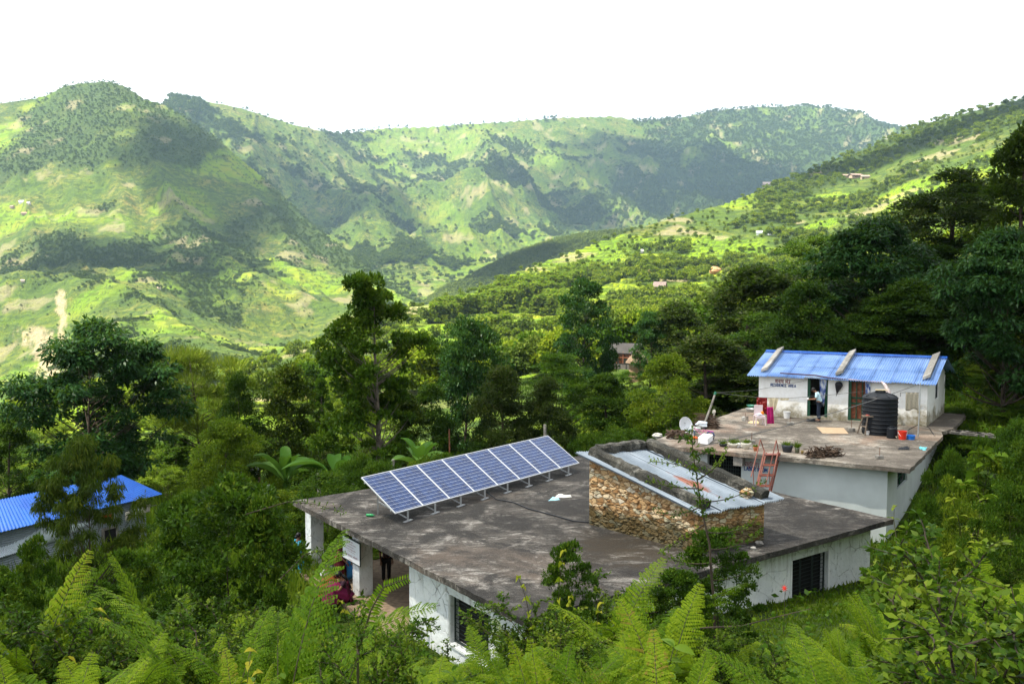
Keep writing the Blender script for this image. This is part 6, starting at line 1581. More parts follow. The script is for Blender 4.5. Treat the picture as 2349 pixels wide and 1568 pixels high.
    nrm = Vector((.52,-.80,.30)).normalized(); rot = nrm.to_track_quat('Z','Y').to_matrix(); o_ = (0,0,dc.z-1.0)
    MB().lathe([(0,-.02),(R_*.5,.012),(R_*.9,.075),(R_,.10),(R_*1.02,.10),(R_*1.0,.08),(R_*.5,-.005),(0,-.04)], o_, 40, rot, False).build('reflector', simple('pale_grey_dish_enamel', (.66,.67,.70), .45, var=.03), r, smooth=True)
    for x_, y_, w_, h_ in ((-.02,.13,.03,.018),(.01,.095,.10,.014),(-.03,.02,.012,.012),(.04,.03,.012,.012),(-.01,-.10,.012,.012),(.05,-.09,.012,.012)):
        rr = math.hypot(x_, y_)/R_; mk = MB().add((np.array([(x_-w_/2,y_-h_/2,.028+.03*rr),(x_+w_/2,y_-h_/2,.028+.03*rr),(x_+w_/2,y_+h_/2,.028+.03*rr),(x_-w_/2,y_+h_/2,.028+.03*rr)])@np.array(rot).T)+np.array(o_), [(0,1,2,3)]); mk.build('marking', MT['dark'], r)
    MB().tube([Vector(o_)-nrm*.02, Vector(o_)-nrm*.18+Vector((0,0,-.1)), (0.05,.25,0)], .025, 6).build('mount', MT['steel'], r)
    # ---- styrofoam box
    A, B_, C_ = RF(307,828), RF(376,838), RF(412,808); hb = 46*mu(A.y); r = empty('foam_box', (A+C_)/2, label='white foam box at the front edge of the terrace near the bicycle', cat='box')
    D_ = A+(C_-B_); st = simple('white_foam', (.84,.84,.85), .8, var=.02)
    keep(MB().prism([A,B_,C_,D_], 1.005, 1.0+hb*.8).build('body', st, bevel=.012), r); keep(MB().prism([A+(A-C_)*.01,B_+(B_-D_)*.01,C_+(C_-A)*.01,D_+(D_-B_)*.01], 1.0+hb*.802, 1.0+hb).build('lid', st, bevel=.012), r)
    # ---- bicycle
    rw = RF(396,806)+Vector((0,.05,0)); R_ = 30*mu(rw.y); fw = rw+(CLc-C1c).normalized()*.78+Vector((0,.25,0)); dx = (fw-rw).normalized(); side = Vector((-dx.y, dx.x, 0))
    b = empty('bicycle', rw, label="child's pink and blue bicycle among the clutter on the terrace", cat='bicycle'); Lb = (fw-rw).length
    pk, bl_ = simple('pink_paint', (.50,.12,.28), .4), simple('blue_tyre', (.03,.06,.14), .7); M = Matrix((dx, side, Vector((0,0,1)))).transposed()
    T = lambda x, y, z: M@Vector((x, y, z))
    for cx in (0, Lb):
        w = MB().tube([T(cx+R_*math.cos(a), 0, R_+R_*math.sin(a)) for a in np.linspace(0, 2*math.pi, 25)], .022, 6, caps=False).build('wheel', bl_, b, smooth=True)
        s_ = MB()
        for k in range(9): a = k*math.pi/9; s_.tube([T(cx+R_*.95*math.cos(a),0,R_+R_*.95*math.sin(a)), T(cx-R_*.95*math.cos(a),0,R_-R_*.95*math.sin(a))], .003, 4)
        s_.tube([T(cx+R_*.9*math.cos(a), 0, R_+R_*.9*math.sin(a)) for a in np.linspace(0, 2*math.pi, 25)], .008, 4, caps=False).build('rim', simple('orange_rim', (.5,.2,.1), .4) if cx == 0 else MT['steel'], w)
    seat, bb, hd = T(Lb*.33,0,R_*2.7), T(Lb*.42,0,R_*.95), T(Lb*.80,0,R_*2.75)
    MB().tube([bb, T(Lb*.34,0,R_*2.6)], .016, 6).tube([bb, T(Lb*.82,0,R_*2.2)], .016, 6).tube([T(Lb*.37,0,R_*1.9), T(Lb*.81,0,R_*2.4)], .014, 6).tube([T(0,0,R_), bb], .010, 5).tube([T(0,0,R_), T(Lb*.35,0,R_*2.2)], .010, 5).tube([T(Lb,0,R_), hd], .014, 6).build('frame', pk, b)
    MB().tube([T(Lb*.40,.0,R_*2.75), T(Lb*.26,0,R_*2.8)], [.025,.06], 8).build('saddle', BK, b); MB().tube([T(Lb*.72,-.2,R_*3.3), T(Lb*.80,-.12,R_*3.2), hd+Vector((0,0,R_*.3)), T(Lb*.80,.12,R_*3.2), T(Lb*.72,.2,R_*3.3)], .012, 6).tube([hd, hd+Vector((0,0,R_*.3))], .014, 6).build('handlebar', BK, b)
    rk = MB(); 
    for y_ in (-.06,0,.06): rk.tube([T(Lb*.30,y_,R_*2.25), T(-R_*.9,y_,R_*2.2)], .007, 4)
    for x_ in (-.8,-.3,.3): rk.tube([T(R_*x_,-.06,R_*2.21), T(R_*x_,.06,R_*2.21)], .007, 4)
    rk.tube([T(-R_*.2,.06,R_*2.2), T(0,.04,R_)], .006, 4).build('carrier', simple('magenta_paint', (.42,.04,.25), .4), b)
    MB().tube([T(R_*1.12*math.cos(a), 0, R_+R_*1.12*math.sin(a)) for a in np.linspace(.3, 2.9, 12)], .026, 6).build('mudguard', simple('navy_paint', (.02,.04,.12), .4), b)
    # ---- firewood and clutter
    rs = np.random.RandomState(12); dk = MT['firewood']
    def pile(zx, zy, n, L, rad, spread, rz, hz, label, tilt=.25, back=.3):
        p = RF(zx, zy)+Vector((0,back,0)); m = MB(); sticks(m, p, n, L, rad, rs, spread, rz, tilt, hz)
        tag(m.build('firewood', dk), label, 'firewood', kind='stuff')
    fz = math.atan2((C1c-CLc).y, (C1c-CLc).x)
    pile(1235,935,190,.40,.020,(.75,.22),fz+.9,.36,'heap of chopped dark firewood along the front edge of the terrace',.7,.35)
    pile(390,730,170,1.0,.013,(.15,.38),fz+.1,.62,'dark bundle of brushwood behind the bicycle',.18,.6)
    pile(180,800,26,.55,.06,(.35,.25),fz+.4,.30,'gnarled old logs at the left end of the terrace under the dish',.6,.3)
    for zx, zy, s, c, lb in ((330,690,.20,(.70,.78,.86),'pale blue and white sack lying on the brushwood'),(375,655,.16,(.72,.72,.72),'white bundle on top of the brushwood left of the leaning pole'),(395,680,.13,(.75,.72,.66),'upright cream bundle right of the leaning pole'),(285,730,.20,(.40,.45,.42),'grey sack propped behind the satellite dish')):
        p = RF(zx, zy+45); q = at_d(*Z1(zx,zy), p.y+.4)
        tag(rock((q.x,q.y,q.z), s, int(zx), (1.4,.8,.7)).build('sack', simple('sack_cloth', c, .9, var=.15)), lb, 'sack')
    p = RF(278,800); tag(rock((p.x,p.y+.1,1.06), .11, 8, (1.7,.9,.6)).build('toy', simple('orange_plastic', (.65,.12,.02), .5)), 'orange plastic toy on the floor beside the bicycle', 'toy')
    p = RF(420,650); tag(MB().tube([p, p+Vector((0,0,.25))], [.05,.04], 7).blob(tuple(p+Vector((0,0,.33))), .09, 4, 8, 6, .3, (1,.8,1.3)).build('bundle', simple('whitish_rag', (.62,.58,.50), .9, var=.3)), 'whitish rag bundle on a stump at the left edge of the terrace', 'bundle')
    tag(rock(tuple(on_z(*Z1(18,772), .98)), .16, 9, (1.3,.9,.8)).build('white_rock', simple('pale_rock', (.6,.58,.52), .9, var=.2)), 'pale rock at the back corner beyond the stone hut', 'rock')
    # ---- pots along the front edge
    dkp = simple('dark_pot_plastic', (.03,.035,.045), .5); whi = simple('dirty_white_plastic', (.62,.60,.52), .6, var=.12); ter = simple('terracotta', (.42,.14,.06), .7)
    pot(490,852,60,20,dkp,'dark flat pot at the left of the row of plants',3,1,gh=2.2)
    pot(567,858,80,28,whi,'low whitish pot with a thick green tuft',4,1,gh=1.9)
    pot(656,870,72,45,whi,'torn white pot tilted at the roof edge',5,1,(.55,1,.9),.9)
    pot(720,884,32,32,ter,'small terracotta pot beside the ladder top',6,1)
    pot(952,893,80,54,dkp,'big black pot with a leafy plant right of the ladder',7,1,(.75,1,.9),.8)
    pot(1020,897,34,40,simple('glassy_jar', (.12,.13,.08), .3),'slim jar with a tall green plant beside the big black pot',8,1,(.9,1,1),1.5)
    pot(1055,903,22,24,simple('amber_jar', (.25,.18,.06), .3),'tiny amber jar at the left end of the firewood heap',9,0)
    p = RF(598,860); tag(rock((p.x,p.y+.15,1.08), .14, 11, (1,.8,.8)).build('plastic_bag', MT['white_paint']), 'crumpled white plastic bag between two whitish pots', 'plastic bag')
    # ---- rebar stumps set in concrete blocks
    for zx, zy, w_, h_, top, lb in ((648,668,44,34,612,'large rough concrete block with rebar near the back left of the terrace'),(971,697,50,20,648,'low concrete stump with rebar before the residence door'),(1412,745,52,26,660,'concrete stump with rebar left of the wooden stool'),(694,825,46,24,750,'concrete stump with rebar behind the white pots'),(1614,941,50,26,858,'concrete stump with rebar near the front right of the terrace')):
        p = RF(zx, zy); u = mu(p.y); e = empty('concrete_block', p+Vector((0,w_*u*.4,0)), label=lb, cat='concrete block'); a_ = w_*u/2
        rr = random.Random(zx); base = [(sx*a_*rr.uniform(.85,1.1), sy*a_*.8*rr.uniform(.85,1.1)) for sx, sy in ((-1,-1),(0,-1.1),(1,-1),(1,1),(0,1.05),(-1,1))]
        MB().prism(base, 0, [h_*u*rr.uniform(.75,1.1) for _ in base]).build('block', MT['concrete'], e, bevel=.01)
        MB().tube([(0,0,0),(.01,0,(zy-top)*u-.0)], .011, 5).build('rebar', MT['rust'], e)
    q = [RF(*k) for k in ((1200,757),(1385,760),(1350,718),(1155,712))]
    tag(MB().prism(q, 1.004, 1.016).build('cardboard', simple('flattened_cardboard', (.46,.33,.21), .9, var=.08)), 'flattened cardboard sheet on the middle of the terrace', 'cardboard')
    sheet_heap([RF(*k) for k in ((1742,872),(1815,878),(1818,860),(1745,858))], .10, 'black_cloth', BK, 'small heap of black cloth near the right edge of the terrace', 'cloth', 4)
    sheet_heap([RF(*k) for k in ((1888,870),(1940,880),(1948,862),(1892,852))], .10, 'plastic_bag', simple('turquoise_plastic', (.12,.45,.52), .4), 'turquoise plastic bag near the right corner of the terrace', 'plastic bag', 5)
    sheet_heap([RF(*k) for k in ((665,685),(745,688),(742,674),(672,672))], .07, 'yellow_cloth', simple('pale_yellow_cloth', (.62,.50,.28), .9), 'pale yellow cloth on the floor by the chair legs', 'cloth', 6)
    sheet_heap([RF(*k) for k in ((1075,668),(1140,676),(1150,660),(1085,653))], .08, 'sandals', BK, 'dark sandals left at the open doorway', 'sandals', 7, 7)
    a_, b_ = RF(510,750), RF(618,749); tag(MB().tube([a_+Vector((0,0,.015)), b_+Vector((0,0,.015))], .012, 5).build('stick', MT['palewood']), 'thin stick lying alone on the terrace', 'stick')
    # ---- plank walkway on the right
    r = empty('plank_walkway', on_z(*Z1(2200,742), .9), label='rough plank walkway leading off the right side of the terrace', cat='walkway'); a_, b_ = on_z(*Z1(2055,728), .95), on_z(*Z1(2420,765), .95)
    rr = random.Random(6)
    for s in (-.25, .25): keep(MB().tube([a_+Vector((0,s,-.08)), b_+Vector((0,s,-.08))], .05, 6).build('beam', MT['palewood']), r)
    n = 26
    for k in range(n):
        p = a_.lerp(b_, (k+.5)/n); w_ = .32*rr.uniform(.8,1.15); keep(MB().box(tuple(p+Vector((0,rr.uniform(-.05,.05),0))), (.13,w_*2,.03), rz=rr.uniform(-.12,.12)).build('plank', MT['palewood']), r)
    # ---- steel stair
    K = lambda x, y: ((1780+x/10.453)/1.0643, (1080+y/10.453)/1.0643)
    dt = FL(solve(lambda s: proj(FL(s,0,1)), Z1(830,0)[0]), 0).y-.12
    def S_(x, y, o=0): px, py = K(x, y); return at_d(px, py, dt-.75*(y-230)/1000+o)
    r = empty('ladder', S_(1000,1400), label='rust red steel stair ladder leading up to the terrace', cat='ladder'); RS_ = MT['red_steel']
    for x0, y0, x1, y1 in ((905,200,690,1150),(1250,240,1010,1300)):
        keep(MB().bar(S_(x0,y0), S_(x1,y1), .05, .05).build('stringer', RS_), r)
    for x0, y0, x1, y1 in ((950,250,735,1150),(1300,260,1060,1300)): keep(MB().bar(S_(x0,y0,.32), S_(x1,y1,.32), .05, .05).build('stringer', RS_), r)
    for xa, xb, y_ in ((905,1250,290),(840,1190,560),(775,1130,820),(712,1065,1090)):
        P_ = [S_(xa,y_), S_(xb,y_+30), S_(xb+50,y_-5,.32), S_(xa+50,y_-35,.32)]; zz = sum(p.z for p in P_)/4
        keep(MB().prism(P_, zz-.03, zz).build('tread', RS_), r)
    for ax_, bx_, cx_ in (((800,-80),(560,870),(890,190)),((1205,-60),(925,1110),(1290,370))):
        keep(MB().tube([S_(*bx_,-.22), S_(*ax_,-.05), S_(*cx_,.1)], .022, 6).build('handrail', RS_), r)
    for xa, ya in ((620,680),(1030,720)): keep(MB().tube([S_(xa,ya,-.2), S_(xa+10,ya+440,.1)], .016, 5).build('handrail', RS_), r)
    # cables at the right of the terrace
    P = [RF(1830,740)+Vector((0,.3,0)), RF(1900,715)+Vector((0,.2,.12)), RF(1960,725)+Vector((0,0,.08)), RF(2000,770), RF(2010,800)+Vector((0,0,-.1))]
    tag(MB().tube(P, .016, 5).build('hose', BK, smooth=True), 'black hose curving off the right side of the terrace', 'hose')
def sign_board():
    Q = lambda x, y: ((820+x/15.675)/1.0643, (1290+y/15.675)/1.0643)
    ln = lambda s: FB(s, .045-.008)
    s0, s1 = solve(lambda s: proj(ln(s)-Vector((0,0,1))), Q(285,0)[0]), solve(lambda s: proj(ln(s)-Vector((0,0,1))), Q(925,0)[0])
    a, b = ln(s0), ln(s1); d = (b-a).normalized(); W = (b-a).length; n = Vector((d.y, -d.x, 0))
    zt = (zof(Q(0,225)[1], a.y)+zof(Q(0,580)[1], b.y))/2; zb = (zof(Q(0,1055)[1], a.y)+zof(Q(0,1460)[1], b.y))/2
    r = empty('sign_board', Vector((a.x, a.y, zb)), label='white sign board with red Devanagari writing hung on the veranda pillar', cat='sign')
    M = Matrix((d, -n, Vector((0,0,1)))).transposed(); rz = math.atan2(d.y, d.x); H = zt-zb
    bo = MB().box((W/2, .0, H/2), (W, .04, H)).build('board', simple('white_sign_enamel', (.66,.68,.72), .45, var=.03), r); bo.rotation_euler.z = rz
    fr = MB()
    for p, q in (((0,0,0),(W,0,0)),((0,0,H),(W,0,H)),((0,0,.015),(0,0,H-.015)),((W,0,.015),(W,0,H-.015))): fr.bar(p, q, .05, .03)
    fo = fr.build('frame', MT['dark_frame'], r); fo.rotation_euler.z = rz
    for txt, x0, x1, yt, h in (('नेपाल सरकार', .27,.62,.915,.075),('स्वास्थ्य तथा जनसंख्या मन्त्रालय', .10,.80,.80,.075),('स्वास्थ्य सेवा विभाग', .27,.68,.68,.075),('जि.ज.स्वा.का. सिन्धुपाल्चोक', .06,.78,.57,.075),('(पो.ब.नं.)', .30,.72,.46,.05),('स्वास्थ्य चौकी', .10,.88,.32,.13),('नेपाल', .36,.58,.10,.05)):
        cu = bpy.data.curves.new('text', 'FONT'); cu.body = txt; cu.size = 1; to = bpy.data.objects.new('text', cu); COL.objects.link(to)
        bpy.context.view_layer.update(); me = bpy.data.meshes.new_from_object(to.evaluated_get(bpy.context.evaluated_depsgraph_get())); bpy.data.objects.remove(to)
        if not len(me.vertices): continue
        v = np.array([tuple(k.co) for k in me.vertices]); mn, mx = v.min(0), v.max(0); s = (v-mn)/np.maximum(mx-mn, 1e-6)
        w = np.stack([W*(x0+(x1-x0)*s[:,0]), np.full(len(v), -.0235), H*(yt-h*(1-s[:,1]))], -1); me.vertices.foreach_set('co', w.astype(np.float32).ravel()); me.update()
        me.materials.clear(); me.materials.append(MT['ink_red']); me.name = 'lettering'
        o = mobj('lettering', me, r); o.rotation_euler.z = rz
def low_sheds():
    Q = lambda x, y: (x/5.226/1.0643, (1100+y/5.226)/1.0643)
    zr, ze = -2.2, -3.3
    ER, EL = on_z(*Q(2070,550), ze), on_z(-90,1241, ze); RR, RL_ = on_z(*Q(1545,310), zr), on_z(-90,1163, zr)
    r = empty('tin_shed', (ER+EL)/2+Vector((0,3,-3.2)), label='long low shed with a bright blue tin roof at the left', cat='shed')
    m = MB(); d = (ER-EL); corr(m, RL_, RR, ER, EL, 60, .022, 3); 
    BR_, BL_ = RR+(RR-ER)*.9, RL_+(RL_-EL)*.9; BR_.z = BL_.z = ze; corr(m, RL_, RR, BR_, BL_, 60, .022, 1)
    keep(m.build('roof', MT['bluetin2']), r)
    dn = d.normalized(); bk = Vector((-dn.y, dn.x, 0)); w = MB()
    a, b = EL+bk*.7, ER+bk*.7-dn*.5; gz = -6.9
    corr(w, Vector((a.x,a.y,gz)), Vector((a.x,a.y,ze-.05)), Vector((b.x,b.y,ze-.05)), Vector((b.x,b.y,gz)), 34, .02, 1)
    c = b+bk*4.5; corr(w, Vector((b.x,b.y,gz)), Vector((b.x,b.y,ze+.1)), Vector((c.x,c.y,ze+.1)), Vector((c.x,c.y,gz)), 34, .02, 1)
    keep(w.build('wall', MT['tin_plain']), r)
    dr = MB(); p = lambda t, z, o=0: (lambda q: Vector((q.x, q.y, z)))(a+(b-a)*t-bk*o)
    t0, t1 = .74, .82; dr.quad(p(t0,gz,.06), p(t1,gz,.06), p(t1,-4.6,.06), p(t0,-4.6,.06)); keep(dr.build('door', MT['dark']), r)
    fr = MB(); fr.bar(p(t0,gz,.07), p(t0,-4.5,.07), .12, .08); fr.bar(p(t1,gz,.07), p(t1,-4.5,.07), .12, .08); fr.bar(p(t0,-4.55,.07), p(t1,-4.55,.07), .1, .1); keep(fr.build('door_frame', MT['palewood']), r)
    # grey lean-to
    T1, T2 = on_z(-90,1232,-3.75), on_z(*Q(1180,905), -3.75); B1, B2 = on_z(-90,1305,-4.5), on_z(*Q(700,1150), -4.5)
    r2 = empty('lean_to', (B1+B2)/2+Vector((0,1,-2.2)), label='grey tin lean-to in front of the blue roofed shed at the far left', cat='shed')
    m = MB(); corr(m, T1, T2, B2, B1, 44, .02, 2); keep(m.build('roof', simple('pale_weathered_tin', (.50,.56,.60), .6, var=.08)), r2)
    w = MB(); q = B1+bk*.3; s = B2+bk*.3-dn*.3; corr(w, Vector((q.x,q.y,-6.8)), Vector((q.x,q.y,-4.5)), Vector((s.x,s.y,-4.5)), Vector((s.x,s.y,-6.8)), 22, .02, 1); keep(w.build('wall', MT['tin_plain']), r2)
    # laundry before the shed wall
    for x0, x1, y0, L, c, lb in ((1300,1430,835,95,(.55,.04,.015),'bright red garment on the line before the tin shed'),(1600,1675,785,105,(.52,.47,.40),'beige cloth on the line before the tin shed'),(1680,1790,750,105,(.62,.64,.76),'pale lilac shirt on the line before the tin shed'),(1800,1920,710,95,(.36,.33,.28),'brownish grey cloth at the right end of the shed clothesline')):
        f0 = solve(lambda t: proj(p(t,-4,.9)), Q(x0,0)[0]); f1 = solve(lambda t: proj(p(t,-4,.9)), Q(x1,0)[0]); A, B = p(f0,-4,.9), p(f1,-4,.9)
        A.z = B.z = (zof(Q(0,y0)[1], A.y)); cloth('garment', A, B, L*.18*A.y/FPX*1.05, simple('garment_cloth', c, .9, var=.12), lb, 'garment', taper=.1, wav=.04)
    A, B = p(.60,-4,.9), p(1.0,-4,.9); A.z = zof(Q(0,850)[1], A.y); B.z = zof(Q(0,690)[1], B.y); tag(MB().tube([A, B], .012, 5).build('clothesline', MT['rope']), 'rope carrying garments before the tin shed', 'rope')
    # little shed and tin fence further right
    z = -3.5; a1, b1 = on_z(533,1102,z), on_z(590,1088,z); r3 = empty('small_hut', (a1+b1)/2+Vector((0,1,-2)), label='small tin roofed hut behind the big thorny shrub', cat='hut')
    m = MB(); corr(m, a1+Vector((0,1.6,.35)), b1+Vector((0,1.6,.35)), b1, a1, 12, .02, 1); keep(m.build('roof', MT['tin_plain']), r3)
    keep(MB().prism([a1+Vector((.2,.2,0)), b1+Vector((-.2,.2,0)), b1+Vector((-.2,1.4,0)), a1+Vector((.2,1.4,0))], -6.5, -3.55).build('wall', simple('brown_mud_wall', (.16,.09,.05), .9)), r3)
    a1, b1 = at_d(549,1128,38), at_d(620,1110,40); m = MB(); g = -5.2; corr(m, Vector((a1.x,a1.y,g)), Vector((a1.x,a1.y,a1.z)), Vector((b1.x,b1.y,b1.z)), Vector((b1.x,b1.y,g)), 12, .03, 1)
    tag(m.build('tin_fence', MT['tin_plain']), 'short corrugated tin fence between the shrub and the clinic roof', 'fence')
    # fence posts behind the slab
    for (zx, z0, z1, d, lb, mt) in ((375,600,452,38.5,'weathered grey fence post nearest the clinic roof left corner','palewood'),(623,540,434,40,'pale concrete fence post second from the left','concrete'),(910,440,355,42,'grey fence post between two banana plants and the panels','palewood'),(1312,350,140,44,'rusty red steel pole behind the middle solar panels','rust'),(1997,200,105,45,'dark wooden post behind the right end of the solar panels','palewood')):
        t = at_d(*Z2(zx,z1), d); g = G(t.x, t.y); tag(MB().tube([(t.x,t.y,g-.2), (t.x+.02,t.y,(g+t.z)/2), tuple(t)], [.09 if mt!='rust' else .04,.085 if mt!='rust' else .04,.075 if mt!='rust' else .035], 6).build('post', MT[mt]), lb, 'post')
def hit(px, py):
    d = np.exp(np.linspace(math.log(105), math.log(5200), 4000)); a, e = ray(px, py); z = far_ground(a*d, d)[0]; k = np.argmax(z > CAMZ+e*d); d = d[k]
    return Vector((a*d, d, float(z[k])))
def farmhouse(px, py, wpx, hpx, label, rz=0., roof=(.028,.026,.026), wall=(.11,.10,.09), band=(.22,.08,.04), d=None, group=None, name='farmhouse', cat='house', detail=True):
    if d: a, e = ray(px, py); p = Vector((a*d, d, zof(py, d)))
    else: p = hit(px, py)
    W = wpx/FPX*p.y; H = hpx/FPX*p.y; D = W*.62; r = empty(name, p, rz, label, cat, group); hw = H*.62
    key = ('fh', roof); 
    for nm, c in (('roof',roof),('wall',wall),('band',band)):
        if (nm, c) not in MT: MT[nm, c] = simple('far_'+nm, c, .85, var=.18, scale=1.2)
    MB().box((0,0,hw/2-H*.15), (W*.86,D*.8,hw+H*.3)).add([(-W*.43,-D*.4,hw),(-W*.43,D*.4,hw),(-W*.43,0,H*.93),(W*.43,-D*.4,hw),(W*.43,D*.4,hw),(W*.43,0,H*.93)], [(0,1,2),(3,5,4),(0,2,5,3),(1,4,5,2)]).build('wall', MT['wall', wall], r)
    o = H*.04; v = [(-W/2,-D*.56,hw-H*.10),(W/2,-D*.56,hw-H*.10),(W/2,0,H),(-W/2,0,H),(-W/2,D*.56,hw-H*.10),(W/2,D*.56,hw-H*.10)]; v2 = [(x,y,z+o) for x,y,z in v]
    MB().add(v+v2, [(1,0,3,2),(3,4,5,2),(6,7,8,9),(9,8,11,10),(0,1,7,6),(5,4,10,11),(0,6,9,3),(3,9,10,4),(1,2,8,7),(2,5,11,8)]).build('roof', MT['roof', roof], r)
    if detail:
        m = MB(); zb = hw*.52; m.box((0,-D*.46,zb), (W*.86,D*.12,H*.035)); m.box((0,-D*.52,zb+H*.12), (W*.86,.03*W/4,H*.03))
        for k in range(5): x = -W*.42+W*.84*k/4; m.box((x,-D*.515,hw*.5), (W*.02,W*.02,hw*.96))
        m.build('balcony', MT['band', band], r)
        for k in range(3): MB().box((-W*.27+W*.27*k,-D*.405,hw*.72), (W*.10,W*.015,hw*.26)).build('window', MT['dark'], r)
        MB().box((-W*.1,-D*.405,hw*.22), (W*.12,W*.015,hw*.42)).build('door', MT['red_wood'], r)
    return r
def far_houses():
    farmhouse(1438,832,74,44,'stone farmhouse with a grey slate roof and open balcony among the trees',-.5, d=104)
    p = at_d(1462,842,100); r = empty('straw_hut', p, label='straw roofed hut beside the stone farmhouse', cat='hut')
    MB().lathe([(1.3,.0),(.95,.5),(.5,.95),(.1,1.25),(0,1.28)], (0,0,.5), 14, closed=False).build('roof', simple('old_straw', (.13,.09,.06), .95, var=.25), r); MB().lathe([(.9,-1.5),(.9,.62)], n=12).build('wall', simple('mud_wall', (.2,.13,.08), .9), r)
    for (x, y, w, h, lb, rf, wl, bd) in ((1572,712,50,26,'long farmhouse with a pale slate roof and red timber balcony',(.20,.19,.19),(.46,.40,.34),(.24,.06,.03)),
        (1514,672,30,24,'small reddish farmhouse above the long farmhouse',(.16,.12,.11),(.30,.15,.09),(.22,.07,.04)),
        (1560,745,44,22,'grey roofed house just below the long farmhouse',(.14,.13,.14),(.4,.38,.35),(.2,.1,.06)),
        (1742,538,14,8,'tiny white house, left one of a pair on the wooded slope',(.45,.50,.55),(.7,.7,.7),(.4,.3,.2)),
        (1768,539,16,8,'tiny white house with a bluish roof, right one of the pair',(.40,.50,.62),(.7,.7,.7),(.4,.3,.2)),
        (1940,408,18,8,'leftmost brown roofed house of the upper hamlet',(.22,.16,.12),(.40,.30,.22),(.2,.1,.05)),
        (1962,408,28,9,'longest brown roofed house in the middle of the upper hamlet',(.20,.15,.12),(.42,.30,.22),(.2,.1,.05)),
        (1984,410,20,8,'rightmost brown roofed house of the upper hamlet',(.24,.18,.14),(.40,.30,.22),(.2,.1,.05)),
        (1301,630,18,9,'pale blue roofed house on the slope left of the lone round tree top',(.50,.60,.70),(.65,.62,.58),(.4,.3,.2)),
        (1470,580,12,8,'tiny white house high above the small reddish farmhouse',(.5,.5,.5),(.7,.68,.62),(.4,.3,.2)),
        (1760,430,22,12,'ruined pinkish stone building on the crest of the slope',(.45,.33,.27),(.50,.38,.30),(.3,.2,.15)),
        (984,850,18,10,'small pale house just right of the tallest slender tree',(.35,.34,.33),(.5,.46,.42),(.2,.1,.06)),
        (50,466,12,6,'white house in the hamlet on the shaded left mountain',(.55,.56,.60),(.65,.65,.65),(.3,.2,.1)),
        (66,468,9,5,'tiny house right of the white house on the left mountain',(.5,.45,.42),(.6,.55,.5),(.3,.2,.1)),
        (28,478,10,5,'brown house at the left end of the shaded hamlet',(.26,.17,.13),(.4,.3,.22),(.3,.2,.1)),
        (58,493,16,5,'reddish house below the white house on the left mountain',(.30,.16,.12),(.4,.28,.2),(.3,.2,.1)),
        (52,648,9,5,'tiny tan house low on the sunlit left mountain',(.45,.35,.25),(.5,.42,.33),(.3,.2,.1)),
        (365,663,8,5,'tiny tan house in the middle of the left mountain slope',(.45,.35,.25),(.5,.42,.33),(.3,.2,.1))):
        farmhouse(x, y, w, h, lb, random.Random(x).uniform(-.4,.4), rf, wl, bd, detail=w > 25)
    # bare orange soil banks among the terraces
    for x, y, w, h, lb in ((1640,618,26,16,'bare orange earth bank among trees above the terraces'),(1500,622,22,14,'bare orange earth cutting left of the larger earth bank')):
        p = hit(x, y+h/2); W = w/FPX*p.y; H = h/FPX*p.y
        tag(MB().blob((0,0,H*.2), 1, x, 12, 8, .3, (W/2,W*.35,H*.7)).build('earth_bank', simple('orange_earth', (.46,.24,.12), .95, var=.2, scale=.8)), lb, 'earth bank').location = p
def prop_mats():
    MT['black'] = simple('black_plastic', (.008,.010,.014), .5, var=.1, spec=.25)
    MT['wood'] = simple('weathered_wood', (.19,.15,.115), .85, var=.3, scale=5, bump=.01)
    MT['palewood'] = simple('grey_bare_wood', (.26,.24,.21), .85, var=.25, scale=4, bump=.01)
    MT['firewood'] = simple('dark_firewood', (.095,.062,.042), .9, var=.45, scale=5, bump=.01)
    MT['rope'] = simple('grey_rope', (.13,.13,.13), .8)
    MT['rust'] = simple('rusty_steel', (.16,.06,.03), .8, var=.25)
# ================================================================== PEOPLE
def skin_mesh(name, nodes, edges, mat, parent, root=0, sub=2, smooth=True):
    """nodes: list of (x,y,z,radius); one continuous skinned surface"""
    me = bpy.data.meshes.new(name); me.from_pydata([n[:3] for n in nodes], edges, []); o = bpy.data.objects.new(name, me); COL.objects.link(o)
    if not me.skin_vertices: 
        bm = bmesh.new(); bm.from_mesh(me); bm.verts.layers.skin.verify(); bm.to_mesh(me); bm.free()
    for i, n in enumerate(nodes):
        sv = me.skin_vertices[0].data[i]; r = n[3]; rr = r if hasattr(r, '__len__') else (r, r); sv.radius = rr; sv.use_root = (i == root)
    m = o.modifiers.new('skin', 'SKIN'); m.use_smooth_shade = smooth; s = o.modifiers.new('sub', 'SUBSURF'); s.levels = sub; s.render_levels = sub
    bpy.context.view_layer.update()
    me2 = bpy.data.meshes.new_from_object(o.evaluated_get(bpy.context.evaluated_depsgraph_get())); me2.name = name; me2.materials.clear(); me2.materials.append(mat)
    bpy.data.objects.remove(o); o = bpy.data.objects.new(name, me2); COL.objects.link(o); o.parent = parent; return o
